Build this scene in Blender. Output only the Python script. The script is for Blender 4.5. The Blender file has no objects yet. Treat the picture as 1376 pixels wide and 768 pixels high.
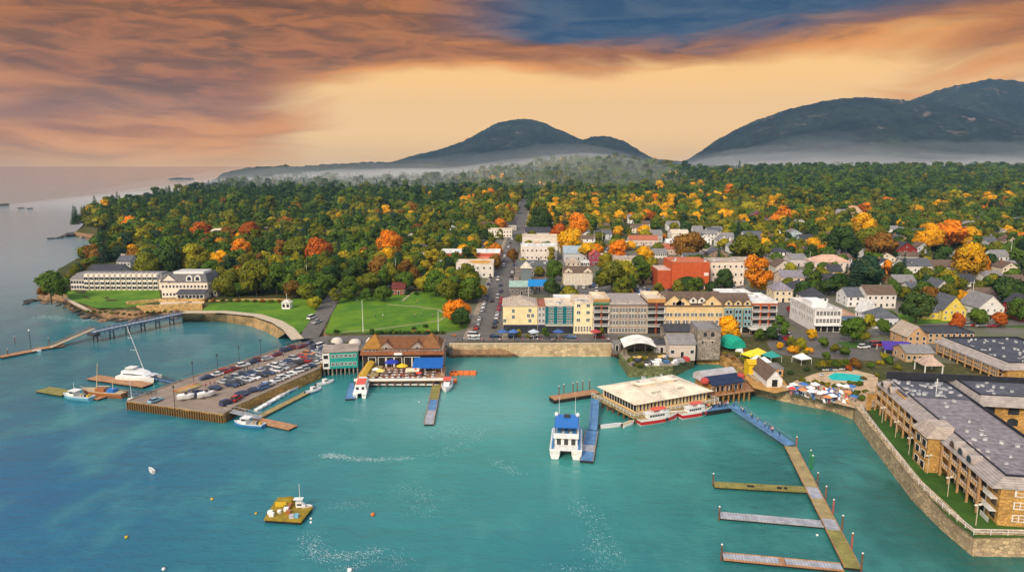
import bpy, bmesh, math, random
import numpy as np
from mathutils import Vector, Matrix

random.seed(7)
RNG = np.random.default_rng(7)
R = math.radians
S = bpy.context.scene
COL = S.collection

# ---------------------------------------------------------------- camera
H = 75.0; F = 917.0; PITCH = R(10.02)
cam_d = bpy.data.cameras.new("camera"); cam = bpy.data.objects.new("camera", cam_d); COL.objects.link(cam)
cam_d.sensor_fit = 'HORIZONTAL'; cam_d.sensor_width = 36.0; cam_d.lens = 36.0*F/1376.0
cam_d.clip_start = 1.0; cam_d.clip_end = 60000.0
cam.location = (0, 0, H); cam.rotation_euler = (R(90)-PITCH, 0, 0)
S.camera = cam

# ---------------------------------------------------------------- light and exposure
SUN_EL, SUN_AZ = R(34), R(208)          # azimuth the light comes from, clockwise from +Y (behind the camera, to the left)
S.view_settings.view_transform = 'Standard'; S.view_settings.look = 'None'
S.view_settings.exposure = 1.0; S.view_settings.gamma = 1.0; S.view_settings.use_curve_mapping = False
S.cycles.max_bounces = 5; S.cycles.diffuse_bounces = 2; S.cycles.glossy_bounces = 2
S.cycles.transmission_bounces = 2; S.cycles.volume_bounces = 0; S.cycles.transparent_max_bounces = 6
S.cycles.use_denoising = True; S.cycles.sample_clamp_indirect = 4.0
S.cycles.use_adaptive_sampling = True; S.cycles.adaptive_threshold = 0.02
sun_d = bpy.data.lights.new("sun", 'SUN'); sun_d.energy = 1.5; sun_d.angle = R(10); sun_d.color = (1.0, 0.85, 0.64)
sun = bpy.data.objects.new("sun", sun_d); COL.objects.link(sun)
sdir = Vector((math.sin(SUN_AZ)*math.cos(SUN_EL), math.cos(SUN_AZ)*math.cos(SUN_EL), math.sin(SUN_EL)))
sun.rotation_euler = sdir.to_track_quat('Z', 'Y').to_euler()
sun.location = (-200, -200, 400)

class NT:
    """small helper to write node trees as expressions"""
    def __init__(s, tree): s.t = tree; s.n = tree.nodes; s.l = tree.links
    def new(s, typ, **kw):
        n = s.n.new(typ)
        for k, v in kw.items(): setattr(n, k, v)
        return n
    def put(s, sock, v):
        if isinstance(v, bpy.types.NodeSocket): s.l.new(v, sock)
        else: sock.default_value = v
    def math(s, op, a, b=None, c=None, clamp=False):
        n = s.new('ShaderNodeMath', operation=op, use_clamp=clamp); s.put(n.inputs[0], a)
        if b is not None: s.put(n.inputs[1], b)
        if c is not None: s.put(n.inputs[2], c)
        return n.outputs[0]
    def sstep(s, v, a, b, lo=0.0, hi=1.0):
        n = s.new('ShaderNodeMapRange', interpolation_type='SMOOTHSTEP')
        s.put(n.inputs[0], v); n.inputs[1].default_value = a; n.inputs[2].default_value = b
        n.inputs[3].default_value = lo; n.inputs[4].default_value = hi
        return n.outputs[0]
    def mix(s, f, a, b, blend='MIX'):
        n = s.new('ShaderNodeMix', data_type='RGBA', blend_type=blend); n.clamp_factor = True
        s.put(n.inputs[0], f)
        for i, v in ((6, a), (7, b)):
            s.put(n.inputs[i], v if isinstance(v, bpy.types.NodeSocket) else (*v[:3], 1))
        return n.outputs[2]
    def noise(s, vec, scale, detail=4.0, rough=0.55, dist=0.0, dims='3D'):
        n = s.new('ShaderNodeTexNoise', noise_dimensions=dims)
        if vec is not None: s.l.new(vec, n.inputs['Vector'])
        n.inputs['Scale'].default_value = scale; n.inputs['Detail'].default_value = detail
        n.inputs['Roughness'].default_value = rough; n.inputs['Distortion'].default_value = dist
        return n.outputs['Fac']
    def comb(s, x, y, z):
        n = s.new('ShaderNodeCombineXYZ')
        for i, v in enumerate((x, y, z)): s.put(n.inputs[i], v)
        return n.outputs[0]
    def sep(s, v):
        n = s.new('ShaderNodeSeparateXYZ'); s.l.new(v, n.inputs[0]); return n.outputs
    def vmul(s, v, m):
        n = s.new('ShaderNodeVectorMath', operation='MULTIPLY'); s.l.new(v, n.inputs[0]); n.inputs[1].default_value = m; return n.outputs[0]

def lin(r, g, b):
    f = lambda c: (c/255/12.92 if c/255 <= .04045 else ((c/255+.055)/1.055)**2.4)
    return (f(r), f(g), f(b))

# ---------------------------------------------------------------- sky
W = bpy.data.worlds.new("World"); S.world = W; W.use_nodes = True
def make_sky():
    t = NT(W.node_tree); t.n.clear()
    out = t.new('ShaderNodeOutputWorld'); bg = t.new('ShaderNodeBackground'); t.l.new(bg.outputs[0], out.inputs[0])
    sky = t.new('ShaderNodeTexSky', sky_type='NISHITA'); sky.sun_disc = False
    sky.sun_elevation = SUN_EL; sky.sun_rotation = SUN_AZ; sky.dust_density = 3.0; sky.air_density = 1.2
    tc = t.new('ShaderNodeTexCoord'); d = t.sep(tc.outputs['Generated'])
    az = t.math('ARCTAN2', d[0], d[1]); el = t.math('ARCSINE', d[2])          # radians
    azd = t.math('MULTIPLY', az, 57.2958); eld = t.math('MULTIPLY', el, 57.2958)
    # cloud plane coordinates, streaked along the horizon
    v = t.comb(t.math('MULTIPLY', az, 1.0), t.math('MULTIPLY', el, 3.4), 0.0)
    warp = t.noise(v, 2.2, 3)
    v2 = t.comb(t.math('ADD', t.math('MULTIPLY', az, .85), t.math('MULTIPLY', warp, .2)), t.math('ADD', t.math('MULTIPLY', el, 4.6), t.math('MULTIPLY', warp, .55)), 2.7)
    n1 = t.noise(v2, 3.2, 6, .55, .25)
    v3 = t.comb(t.math('MULTIPLY', az, 1.4), t.math('ADD', t.math('MULTIPLY', el, 13.0), t.math('MULTIPLY', warp, 1.6)), 5.0)
    n2 = t.noise(v3, 2.6, 7, .6, .3)
    fine = t.noise(t.comb(t.math('MULTIPLY', az, 2.0), t.math('MULTIPLY', el, 11.0), 1.0), 6.0, 6, .6, .8)
    # clear light behind the clouds: pale peach low, warm gold higher
    base = t.mix(t.sstep(eld, -0.5, 3.0), lin(208, 184, 172), lin(238, 204, 168))
    base = t.mix(t.sstep(eld, 2.5, 9), base, lin(240, 200, 150))
    orange = t.mix(t.sstep(n2, .36, .66), lin(146, 90, 42), lin(220, 152, 80))
    grey = t.mix(t.sstep(fine, .35, .65), lin(92, 58, 30), lin(156, 98, 52))
    left = t.sstep(azd, 0, -26)
    glow = t.math('MULTIPLY', t.sstep(azd, -26, -4), t.sstep(azd, 32, 18))
    cov = t.math('ADD', t.math('MULTIPLY', n1, 1.05), t.math('MULTIPLY', n2, .55))
    cov = t.math('ADD', cov, t.math('MULTIPLY', left, .20))
    cov = t.math('SUBTRACT', cov, t.math('MULTIPLY', t.math('MULTIPLY', glow, t.sstep(eld, 9.5, 5.5)), .42))
    cov = t.math('ADD', cov, t.math('MULTIPLY', t.sstep(eld, 5.5, 9.0), .22))
    cl = t.math('MULTIPLY', t.sstep(cov, .60, .95), t.sstep(t.math('ADD', eld, t.math('MULTIPLY', left, 2.5)), .6, 5.0))
    c = t.mix(cl, base, orange)
    c = t.mix(t.math('MULTIPLY', t.sstep(cov, .86, 1.06), t.math('MULTIPLY', t.sstep(eld, 1.5, 6.0), .85)), c, grey)
    # blue rain cloud high on the right
    edge = t.math('ADD', eld, t.math('MULTIPLY', t.math('SUBTRACT', n1, .5), 7.0))
    edge = t.math('ADD', edge, t.math('MULTIPLY', t.math('SUBTRACT', n2, .5), 3.0))
    edge = t.math('SUBTRACT', edge, t.math('MULTIPLY', t.math('ABSOLUTE', t.math('SUBTRACT', azd, 17.0)), .06))
    bl = t.math('MULTIPLY', t.sstep(edge, 7.9, 10.2), t.sstep(azd, -9, 3))
    bluec = t.mix(t.sstep(fine, .35, .7), lin(10, 66, 132), lin(52, 88, 144))
    bluec = t.mix(t.sstep(t.math('ADD', azd, t.math('MULTIPLY', n2, 14)), 30, 44), bluec, lin(104, 76, 78))
    c = t.mix(t.math('MULTIPLY', bl, .95), c, bluec)
    c = t.mix(1.0, c, (.67, .575, .335), 'MULTIPLY')
    # overcast above the picture and behind the camera: what lights the place
    up = t.sstep(eld, 16, 34); back = t.sstep(d[1], .35, -.25)
    over = t.mix(t.noise(v2, 1.5, 3), (.23, .255, .31), (.38, .365, .35))
    c = t.mix(t.math('MAXIMUM', up, t.math('MULTIPLY', back, t.sstep(eld, -2, 8))), c, over)
    add = t.new('ShaderNodeMix', data_type='RGBA', blend_type='ADD'); add.inputs[0].default_value = 1.0
    t.l.new(c, add.inputs[6])
    sc = t.mix(1.0, sky.outputs[0], (.055, .055, .055), 'MULTIPLY')
    sc = t.mix(t.sstep(eld, 14, 30), (0, 0, 0), sc)
    t.l.new(sc, add.inputs[7])
    t.l.new(add.outputs[2], bg.inputs[0]); bg.inputs[1].default_value = 1.0
make_sky()

# ---------------------------------------------------------------- pixel of the photograph -> point of the place
def ray(px, py):
    cx = (px-688.0)/F; cy = -(py-384.0)/F
    c, s = math.cos(PITCH), math.sin(PITCH)
    return Vector((cx, c + cy*s, -s + cy*c))
def P(px, py, z=0.0):
    d = ray(px, py); k = (z-H)/d.z
    return Vector((d.x*k, d.y*k, z))
def proj(x, y, z):
    c, s = math.cos(PITCH), math.sin(PITCH)
    dz = z-H; dep = y*c - dz*s; up = y*s + dz*c
    return 688.0 + F*x/dep, 384.0 - F*up/dep, dep
H0 = 4.5

def smooth01(t): t = np.clip(t, 0, 1); return t*t*(3-2*t)
def vnoise(x, y, seed=0):
    xi = np.floor(x).astype(np.int64); yi = np.floor(y).astype(np.int64); fx = x-xi; fy = y-yi
    def hsh(a, b):
        n = (a*374761393 + b*668265263 + seed*982451653) & 0x7fffffff
        n = ((n ^ (n >> 13))*1274126177) & 0x7fffffff
        return ((n ^ (n >> 16)) & 0xffff)/65535.0
    u = fx*fx*(3-2*fx); v = fy*fy*(3-2*fy)
    return (hsh(xi, yi)*(1-u)+hsh(xi+1, yi)*u)*(1-v)+(hsh(xi, yi+1)*(1-u)+hsh(xi+1, yi+1)*u)*v
def fbm(x, y, oct=4, seed=0):
    r = 0; a = .5; f = 1.0
    for i in range(oct): r = r + a*vnoise(x*f, y*f, seed+i*17); a *= .5; f *= 2.03
    return r

def base_h(x, y):
    """height of the town's ground, without the shore"""
    x = np.asarray(x, float); y = np.asarray(y, float)
    z = H0 + .019*np.clip(y-300, 0, 500) + .003*np.clip(y-800, 0, 3000)
    az = x/np.maximum(y, 50)
    z = z + smooth01((az-.16)/.3)*np.clip(y-800, 0, 900)*.036
    z = z + 60*np.exp(-((x-235)/300)**2 - ((y-2050)/420)**2)
    z = z + 14*np.exp(-((x-20)/240)**2 - ((y-1700)/260)**2)
    z = z + smooth01((y-900)/500)*smooth01((az+.05)/.1)*(fbm(x/260, y/260, 3, 5)-.45)*14
    return z

# shoreline at the water's edge (pixels of the photograph)
COASTPX = [(1500, 746), (1305, 743), (1272, 713), (1232, 673), (1197, 627), (1166, 586), (1150, 563), (1122, 552), (1060, 539), (1016, 529),
  (1003, 512), (990, 497), (968, 486), (937, 486), (925, 497), (905, 504), (845, 504), (836, 484), (822, 479), (700, 479), (606, 481), (596, 474), (560, 470), (490, 474), (436, 485), (405, 468), (384, 452),
  (372, 445), (352, 433), (322, 428), (290, 426), (255, 425), (238, 429), (205, 427), (182, 433), (160, 431), (142, 434), (122, 428), (104, 420), (88, 411), (70, 407), (52, 408), (40, 402),
  (50, 396), (58, 386), (66, 376), (92, 362), (118, 350), (138, 337), (168, 327), (150, 322.5), (118, 322), (96, 319), (88, 316.5), (104, 313), (110, 309), (122, 304), (150, 297), (190, 289), (232, 280), (270, 270), (304, 263),
  (338, 259.5), (352, 256.5), (330, 252.5), (306, 251), (303, 249)]
COAST = [tuple(P(a, b, 0)[:2]) for a, b in COASTPX] + [(-2300, 6000), (-4000, 14000), (14000, 14000), (14000, 120)]
def seg_dist(x, y, pts, closed=True):
    pts = np.array(pts); q = np.roll(pts, -1, 0) if closed else pts[1:]
    a = pts if closed else pts[:-1]
    best = np.full(x.shape, 1e18)
    for (ax, ay), (bx, by) in zip(a, q):
        dx, dy = bx-ax, by-ay; L = dx*dx+dy*dy+1e-9
        t = np.clip(((x-ax)*dx+(y-ay)*dy)/L, 0, 1)
        best = np.minimum(best, (x-ax-t*dx)**2+(y-ay-t*dy)**2)
    return np.sqrt(best)
def inside(x, y, poly):
    x = np.asarray(x, float); y = np.asarray(y, float); r = np.zeros(x.shape, bool); n = len(poly)
    for i in range(n):
        ax, ay = poly[i]; bx, by = poly[(i+1) % n]
        if ay == by: continue
        c = ((ay > y) != (by > y)) & (x < (bx-ax)*(y-ay)/(by-ay)+ax); r ^= c
    return r
def sdist(x, y):
    d = seg_dist(x, y, COAST); return np.where(inside(x, y, COAST), d, -d)
def land_h(x, y):
    x = np.asarray(x, float); y = np.asarray(y, float)
    d = sdist(x, y)
    # natural shore on the left, quay walls elsewhere
    nat = smooth01((-x-60)/20)*smooth01((y-255)/25)
    beach = smooth01((-x-70)/14)*smooth01((x+150)/14)*smooth01((y-255)/15)*(y < 360)
    w = 1.2 + nat*6 + beach*9 + smooth01((y-480)/200)*14
    rough = nat*(fbm(x/5, y/5, 3, 3)-.45)*5*np.exp(-np.clip(d-4, 0, 99)/5)*(1-beach*.8)
    t = smooth01(np.clip(d+.2, -2, 1e9)/w)
    z = -2.5 + (base_h(x, y)+2.5)*t + rough*smooth01((d+2)/4)*(d > -2)
    return np.where(d < -3, -2.5, z)
def gz(x, y): return float(base_h(np.array([x]), np.array([y]))[0])
def G(px, py, dz=0.0):
    """point of the ground seen at a pixel"""
    z = H0
    for _ in range(25):
        p = P(px, py, z+dz); z = z*.4 + .6*gz(p.x, p.y)
    p = P(px, py, z+dz); return Vector((p.x, p.y, z))

# ---------------------------------------------------------------- materials
MATS = {}
def pmat(name, color, rough=.75, var=.25, scale=.6, bump=0.0, metal=0.0, spec=.3, objcol=False, stretch=(1, 1, 1), detail=5, color2=None):
    """plain procedural material: colour with dirt-like variation from noise"""
    if name in MATS: return MATS[name]
    m = bpy.data.materials.new(name); m.use_nodes = True; t = NT(m.node_tree)
    b = t.n['Principled BSDF']; b.inputs['Roughness'].default_value = rough; b.inputs['Metallic'].default_value = metal
    b.inputs['Specular IOR Level'].default_value = spec
    g = t.new('ShaderNodeNewGeometry'); pos = t.vmul(g.outputs['Position'], stretch)
    n = t.noise(pos, scale, detail, .6)
    if objcol:
        oi = t.new('ShaderNodeObjectInfo'); c0 = oi.outputs['Color']
    else: c0 = (*color, 1)
    if color2 is not None:
        c = t.mix(t.sstep(n, .35, .65), color, color2)
    else:
        k = t.sstep(n, .25, .75, 1-var, 1+var*.6)
        c = t.mix(1.0, c0 if isinstance(c0, bpy.types.NodeSocket) else c0[:3], t.comb(k, k, k), 'MULTIPLY')
    t.put(b.inputs['Base Color'], c)
    if bump:
        bn = t.new('ShaderNodeBump'); bn.inputs['Strength'].default_value = bump; bn.inputs['Distance'].default_value = .3
        t.l.new(t.noise(pos, scale*4, 4), bn.inputs['Height']); t.l.new(bn.outputs[0], b.inputs['Normal'])
    MATS[name] = m; return m

def striped(name, color, color2, period, axis=2, width=.15, rough=.7, objcol=False, var=.2):
    """boards, shingles or courses: thin darker joints every `period` metres along an axis"""
    if name in MATS: return MATS[name]
    m = bpy.data.materials.new(name); m.use_nodes = True; t = NT(m.node_tree); b = t.n['Principled BSDF']
    b.inputs['Roughness'].default_value = rough; b.inputs['Specular IOR Level'].default_value = .25
    tc = t.new('ShaderNodeTexCoord'); s = t.sep(tc.outputs['Object'])
    a = t.math('FRACT', t.math('DIVIDE', s[axis], period)); j = t.math('LESS_THAN', a, width)
    idx = t.math('FLOOR', t.math('DIVIDE', s[axis], period))
    g = t.new('ShaderNodeNewGeometry'); n = t.noise(g.outputs['Position'], .7, 5, .6)
    wn = t.new('ShaderNodeTexWhiteNoise', noise_dimensions='1D'); t.l.new(idx, wn.inputs[1])
    k = t.math('ADD', t.sstep(n, .25, .75, 1-var, 1+var*.5), t.math('MULTIPLY', wn.outputs[0], .14))
    if objcol: c0 = t.new('ShaderNodeObjectInfo').outputs['Color']
    else: c0 = color
    c = t.mix(1.0, c0, t.comb(k, k, k), 'MULTIPLY')
    if color2 is None:
        cj = t.mix(1.0, c, (.6, .6, .6), 'MULTIPLY')
    else: cj = color2
    t.put(b.inputs['Base Color'], t.mix(j, c, cj))
    MATS[name] = m; return m

def stone(name, c1, c2, mortar, scale=1.0, rough=.85):
    """random rubble or cut stone"""
    if name in MATS: return MATS[name]
    m = bpy.data.materials.new(name); m.use_nodes = True; t = NT(m.node_tree); b = t.n['Principled BSDF']
    b.inputs['Roughness'].default_value = rough; b.inputs['Specular IOR Level'].default_value = .2
    g = t.new('ShaderNodeNewGeometry'); pos = t.vmul(g.outputs['Position'], (1, 1, 1.7))
    vo = t.new('ShaderNodeTexVoronoi'); vo.inputs['Scale'].default_value = scale; t.l.new(pos, vo.inputs['Vector'])
    ve = t.new('ShaderNodeTexVoronoi', feature='DISTANCE_TO_EDGE'); ve.inputs['Scale'].default_value = scale; t.l.new(pos, ve.inputs['Vector'])
    cs = t.sep(vo.outputs['Color'])
    c = t.mix(cs[0], c1, c2); k = t.sstep(cs[1], 0, 1, .75, 1.2); c = t.mix(1.0, c, t.comb(k, k, k), 'MULTIPLY')
    n = t.noise(g.outputs['Position'], .35, 4); kk = t.sstep(n, .3, .7, .8, 1.15); c = t.mix(1.0, c, t.comb(kk, kk, kk), 'MULTIPLY')
    t.put(b.inputs['Base Color'], t.mix(t.sstep(ve.outputs['Distance'], .02, .07), mortar, c))
    bn = t.new('ShaderNodeBump'); bn.inputs['Strength'].default_value = .6; bn.inputs['Distance'].default_value = .15
    t.l.new(ve.outputs['Distance'], bn.inputs['Height']); t.l.new(bn.outputs[0], b.inputs['Normal'])
    MATS[name] = m; return m

# ---------------------------------------------------------------- mesh helpers
class MB:
    """collects faces with materials, then links them as ONE mesh object"""
    def __init__(s): s.v = []; s.f = []; s.m = []; s.mats = []
    def mi(s, m):
        if m not in s.mats: s.mats.append(m)
        return s.mats.index(m)
    def face(s, pts, m):
        i = len(s.v); s.v += [tuple(p) for p in pts]; s.f.append(tuple(range(i, i+len(pts)))); s.m.append(s.mi(m)); return s
    def box(s, x0, x1, y0, y1, z0, z1, m, top=None, M=None):
        c = [Vector((x, y, z)) for z in (z0, z1) for y in (y0, y1) for x in (x0, x1)]
        if M is not None: c = [M @ p for p in c]
        i = len(s.v); s.v += [tuple(p) for p in c]; k = s.mi(m); kt = s.mi(top) if top else k
        for q, mm in (((0, 2, 3, 1), k), ((4, 5, 7, 6), kt), ((0, 1, 5, 4), k), ((2, 6, 7, 3), k), ((0, 4, 6, 2), k), ((1, 3, 7, 5), k)):
            s.f.append(tuple(i+j for j in q)); s.m.append(mm)
        return s
    def prism(s, poly, z0, z1, m, top=None, bottom=False):
        """poly: list of (x,y) counter-clockwise; z may be per-point lists"""
        n = len(poly); A = z0 if hasattr(z0, '__len__') else [z0]*n; B = z1 if hasattr(z1, '__len__') else [z1]*n
        i = len(s.v); s.v += [(p[0], p[1], a) for p, a in zip(poly, A)] + [(p[0], p[1], b) for p, b in zip(poly, B)]
        k = s.mi(m); kt = s.mi(top) if top else k
        for j in range(n):
            q = (j+1) % n; s.f.append((i+j, i+q, i+n+q, i+n+j)); s.m.append(k)
        s.f.append(tuple(i+n+j for j in range(n))); s.m.append(kt)
        if bottom: s.f.append(tuple(i+n-1-j for j in range(n))); s.m.append(k)
        return s
    def tube(s, p0, p1, r0, m, r1=None, n=6, cap=True):
        p0 = Vector(p0); p1 = Vector(p1); r1 = r0 if r1 is None else r1
        d = (p1-p0); d = d.normalized() if d.length > 1e-9 else Vector((0, 0, 1))
        a = d.orthogonal().normalized(); b = d.cross(a); i = len(s.v); k = s.mi(m)
        for p, r in ((p0, r0), (p1, r1)):
            for j in range(n):
                t = 2*math.pi*j/n; s.v.append(tuple(p + a*(r*math.cos(t)) + b*(r*math.sin(t))))
        for j in range(n):
            q = (j+1) % n; s.f.append((i+j, i+q, i+n+q, i+n+j)); s.m.append(k)
        if cap:
            s.f.append(tuple(i+n+j for j in range(n))); s.m.append(k); s.f.append(tuple(i+n-1-j for j in range(n))); s.m.append(k)
        return s
    def lathe(s, prof, m, c=(0, 0), n=12):
        """prof: list of (r, z)"""
        i = len(s.v); k = s.mi(m)
        for r, z in prof:
            for j in range(n):
                t = 2*math.pi*j/n; s.v.append((c[0]+r*math.cos(t), c[1]+r*math.sin(t), z))
        for a in range(len(prof)-1):
            for j in range(n):
                q = (j+1) % n; s.f.append((i+a*n+j, i+a*n+q, i+(a+1)*n+q, i+(a+1)*n+j)); s.m.append(k)
        return s
    def loft(s, rings, m, closed=True, caps=True):
        """rings: lists of points, all of one length"""
        n = len(rings[0]); i = len(s.v); k = s.mi(m)
        for r in rings: s.v += [tuple(p) for p in r]
        for a in range(len(rings)-1):
            for j in range(n if closed else n-1):
                q = (j+1) % n; s.f.append((i+a*n+j, i+a*n+q, i+(a+1)*n+q, i+(a+1)*n+j)); s.m.append(k)
        if caps:
            s.f.append(tuple(i+n-1-j for j in range(n))); s.m.append(k)
            b = i+(len(rings)-1)*n; s.f.append(tuple(b+j for j in range(n))); s.m.append(k)
        return s
    def build(s, name, parent=None, smooth=False, bevel=0.0, loc=None, rz=None):
        me = bpy.data.meshes.new(name); me.from_pydata(s.v, [], s.f)
        for m in s.mats: me.materials.append(m)
        me.polygons.foreach_set('material_index', s.m)
        bm = bmesh.new(); bm.from_mesh(me); bmesh.ops.remove_doubles(bm, verts=bm.verts, dist=1e-4); bmesh.ops.recalc_face_normals(bm, faces=bm.faces)
        if bevel: bmesh.ops.bevel(bm, geom=list(bm.edges), offset=bevel, segments=1, affect='EDGES', clamp_overlap=True)
        bm.to_mesh(me); bm.free()
        if smooth: me.polygons.foreach_set('use_smooth', [True]*len(me.polygons))
        o = bpy.data.objects.new(name, me); COL.objects.link(o)
        if parent is not None: o.parent = parent
        if loc is not None: o.location = loc
        if rz is not None: o.rotation_euler = (0, 0, rz)
        return o
def tag(o, label=None, cat=None, group=None, kind=None):
    if label: o['label'] = label
    if cat: o['category'] = cat
    if group: o['group'] = group
    if kind: o['kind'] = kind
    return o
def thing(name, loc, label, cat, group=None, rz=0.0):
    o = bpy.data.objects.new(name, None); COL.objects.link(o); o.location = loc; o.rotation_euler = (0, 0, rz)
    o.empty_display_size = .5
    return tag(o, label, cat, group)
def child(o, parent, loc=(0, 0, 0), rz=0.0, color=None, scale=None, name=None):
    """a copy of a part under a parent; mesh data are shared"""
    c = o.copy(); COL.objects.link(c); c.parent = parent; c.location = loc; c.rotation_euler = (0, 0, rz)
    if color: c.color = (*color[:3], 1)
    if scale: c.scale = scale
    return c
PROTO = {}
def hold(mb, name, **kw):
    """a mesh kept aside for copying; not in the scene itself"""
    o = mb.build(name, **kw); COL.objects.unlink(o); return o
def grid_mesh(name, X, Y, Z, mat, smooth=True):
    r, c = X.shape; me = bpy.data.meshes.new(name)
    v = np.stack([X, Y, Z], -1).reshape(-1, 3).astype(np.float32)
    idx = np.arange(r*c).reshape(r, c)
    f = np.stack([idx[:-1, :-1], idx[:-1, 1:], idx[1:, 1:], idx[1:, :-1]], -1).reshape(-1, 4)
    me.vertices.add(len(v)); me.vertices.foreach_set('co', v.ravel())
    me.loops.add(f.size); me.loops.foreach_set('vertex_index', f.ravel().astype(np.int32))
    me.polygons.add(len(f)); me.polygons.foreach_set('loop_start', np.arange(0, f.size, 4, dtype=np.int32))
    me.update(calc_edges=True); me.validate()
    me.materials.append(mat)
    if smooth: me.polygons.foreach_set('use_smooth', np.ones(len(f), bool))
    o = bpy.data.objects.new(name, me); COL.objects.link(o); return o
def drape(name, poly, off, mat, kind='structure', parent=None):
    """a sheet laid on the ground"""
    bm = bmesh.new(); vs = [bm.verts.new((p[0], p[1], 0)) for p in poly]; f = bm.faces.new(vs)
    bmesh.ops.triangulate(bm, faces=[f])
    for yy in (300, 800):
        bmesh.ops.bisect_plane(bm, geom=bm.verts[:]+bm.edges[:]+bm.faces[:], plane_co=(0, yy, 0), plane_no=(0, 1, 0))
    for v in bm.verts: v.co.z = gz(v.co.x, v.co.y)+off
    bmesh.ops.recalc_face_normals(bm, faces=bm.faces)
    if sum(f.normal.z for f in bm.faces) < 0: bmesh.ops.reverse_faces(bm, faces=bm.faces)
    me = bpy.data.meshes.new(name); bm.to_mesh(me); bm.free(); me.materials.append(mat)
    o = bpy.data.objects.new(name, me); COL.objects.link(o); o['kind'] = kind
    return o
def strip(name, pts, w, off, mat, kind='structure'):
    """a road or path along a line of (x,y)"""
    out = []
    for i in range(len(pts)-1):
        a = Vector(pts[i]); b = Vector(pts[i+1]); n = max(1, int((b-a).length/15))
        for k in range(n): out.append(a.lerp(b, k/n))
    out.append(Vector(pts[-1])); Lp = []; Rp = []
    for i, p in enumerate(out):
        d = (out[min(i+1, len(out)-1)]-out[max(i-1, 0)]).normalized(); nrm = Vector((-d.y, d.x))
        ww = w(i/(len(out)-1)) if callable(w) else w
        Lp.append(p+nrm*ww/2); Rp.append(p-nrm*ww/2)
    mb = MB()
    for i in range(len(out)-1):
        q = [Lp[i], Rp[i], Rp[i+1], Lp[i+1]]
        mb.face([(a.x, a.y, gz(a.x, a.y)+off) for a in q], mat)
    o = mb.build(name); o['kind'] = kind
    return o
# ================================================================ SETTING: ground, water, hills, haze
def ground_mat():
    m = bpy.data.materials.new("ground"); m.use_nodes = True; t = NT(m.node_tree); b = t.n['Principled BSDF']
    b.inputs['Roughness'].default_value = .95; b.inputs['Specular IOR Level'].default_value = .1
    g = t.new('ShaderNodeNewGeometry'); s = t.sep(g.outputs['Position']); nz = t.sep(g.outputs['Normal'])[2]
    n = t.noise(g.outputs['Position'], .05, 6, .6); n2 = t.noise(g.outputs['Position'], .6, 5, .65)
    grass = t.mix(t.sstep(n, .35, .65), (.045, .065, .016), (.10, .09, .032))
    grass = t.mix(t.sstep(n2, .4, .7), grass, (.06, .05, .025))
    rock = t.mix(t.sstep(n2, .3, .7), (.34, .20, .10), (.16, .10, .06))
    wet = t.mix(t.sstep(n2, .3, .7), (.035, .03, .02), (.09, .07, .035))
    zz = t.math('ADD', s[2], t.math('MULTIPLY', n2, 1.2))
    shore = t.mix(t.sstep(zz, 1.2, 2.1), wet, rock)
    near = t.sstep(s[1], 900, 500)
    steep = t.sstep(zz, 5.2, 4.2)
    t.put(b.inputs['Base Color'], t.mix(t.math('MULTIPLY', steep, 1.0), grass, shore))
    return m
def build_ground():
    rows = 520; cols = 560
    yy = 100*np.exp(np.linspace(0, math.log(5200/100), rows)); u = np.linspace(-1, 1, cols)
    Y = np.repeat(yy[:, None], cols, 1); X = u[None, :]*(Y*1.0+60)
    Z = land_h(X, Y)
    o = grid_mesh("ground", X, Y, Z, ground_mat()); o['kind'] = 'structure'
build_ground()

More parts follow.
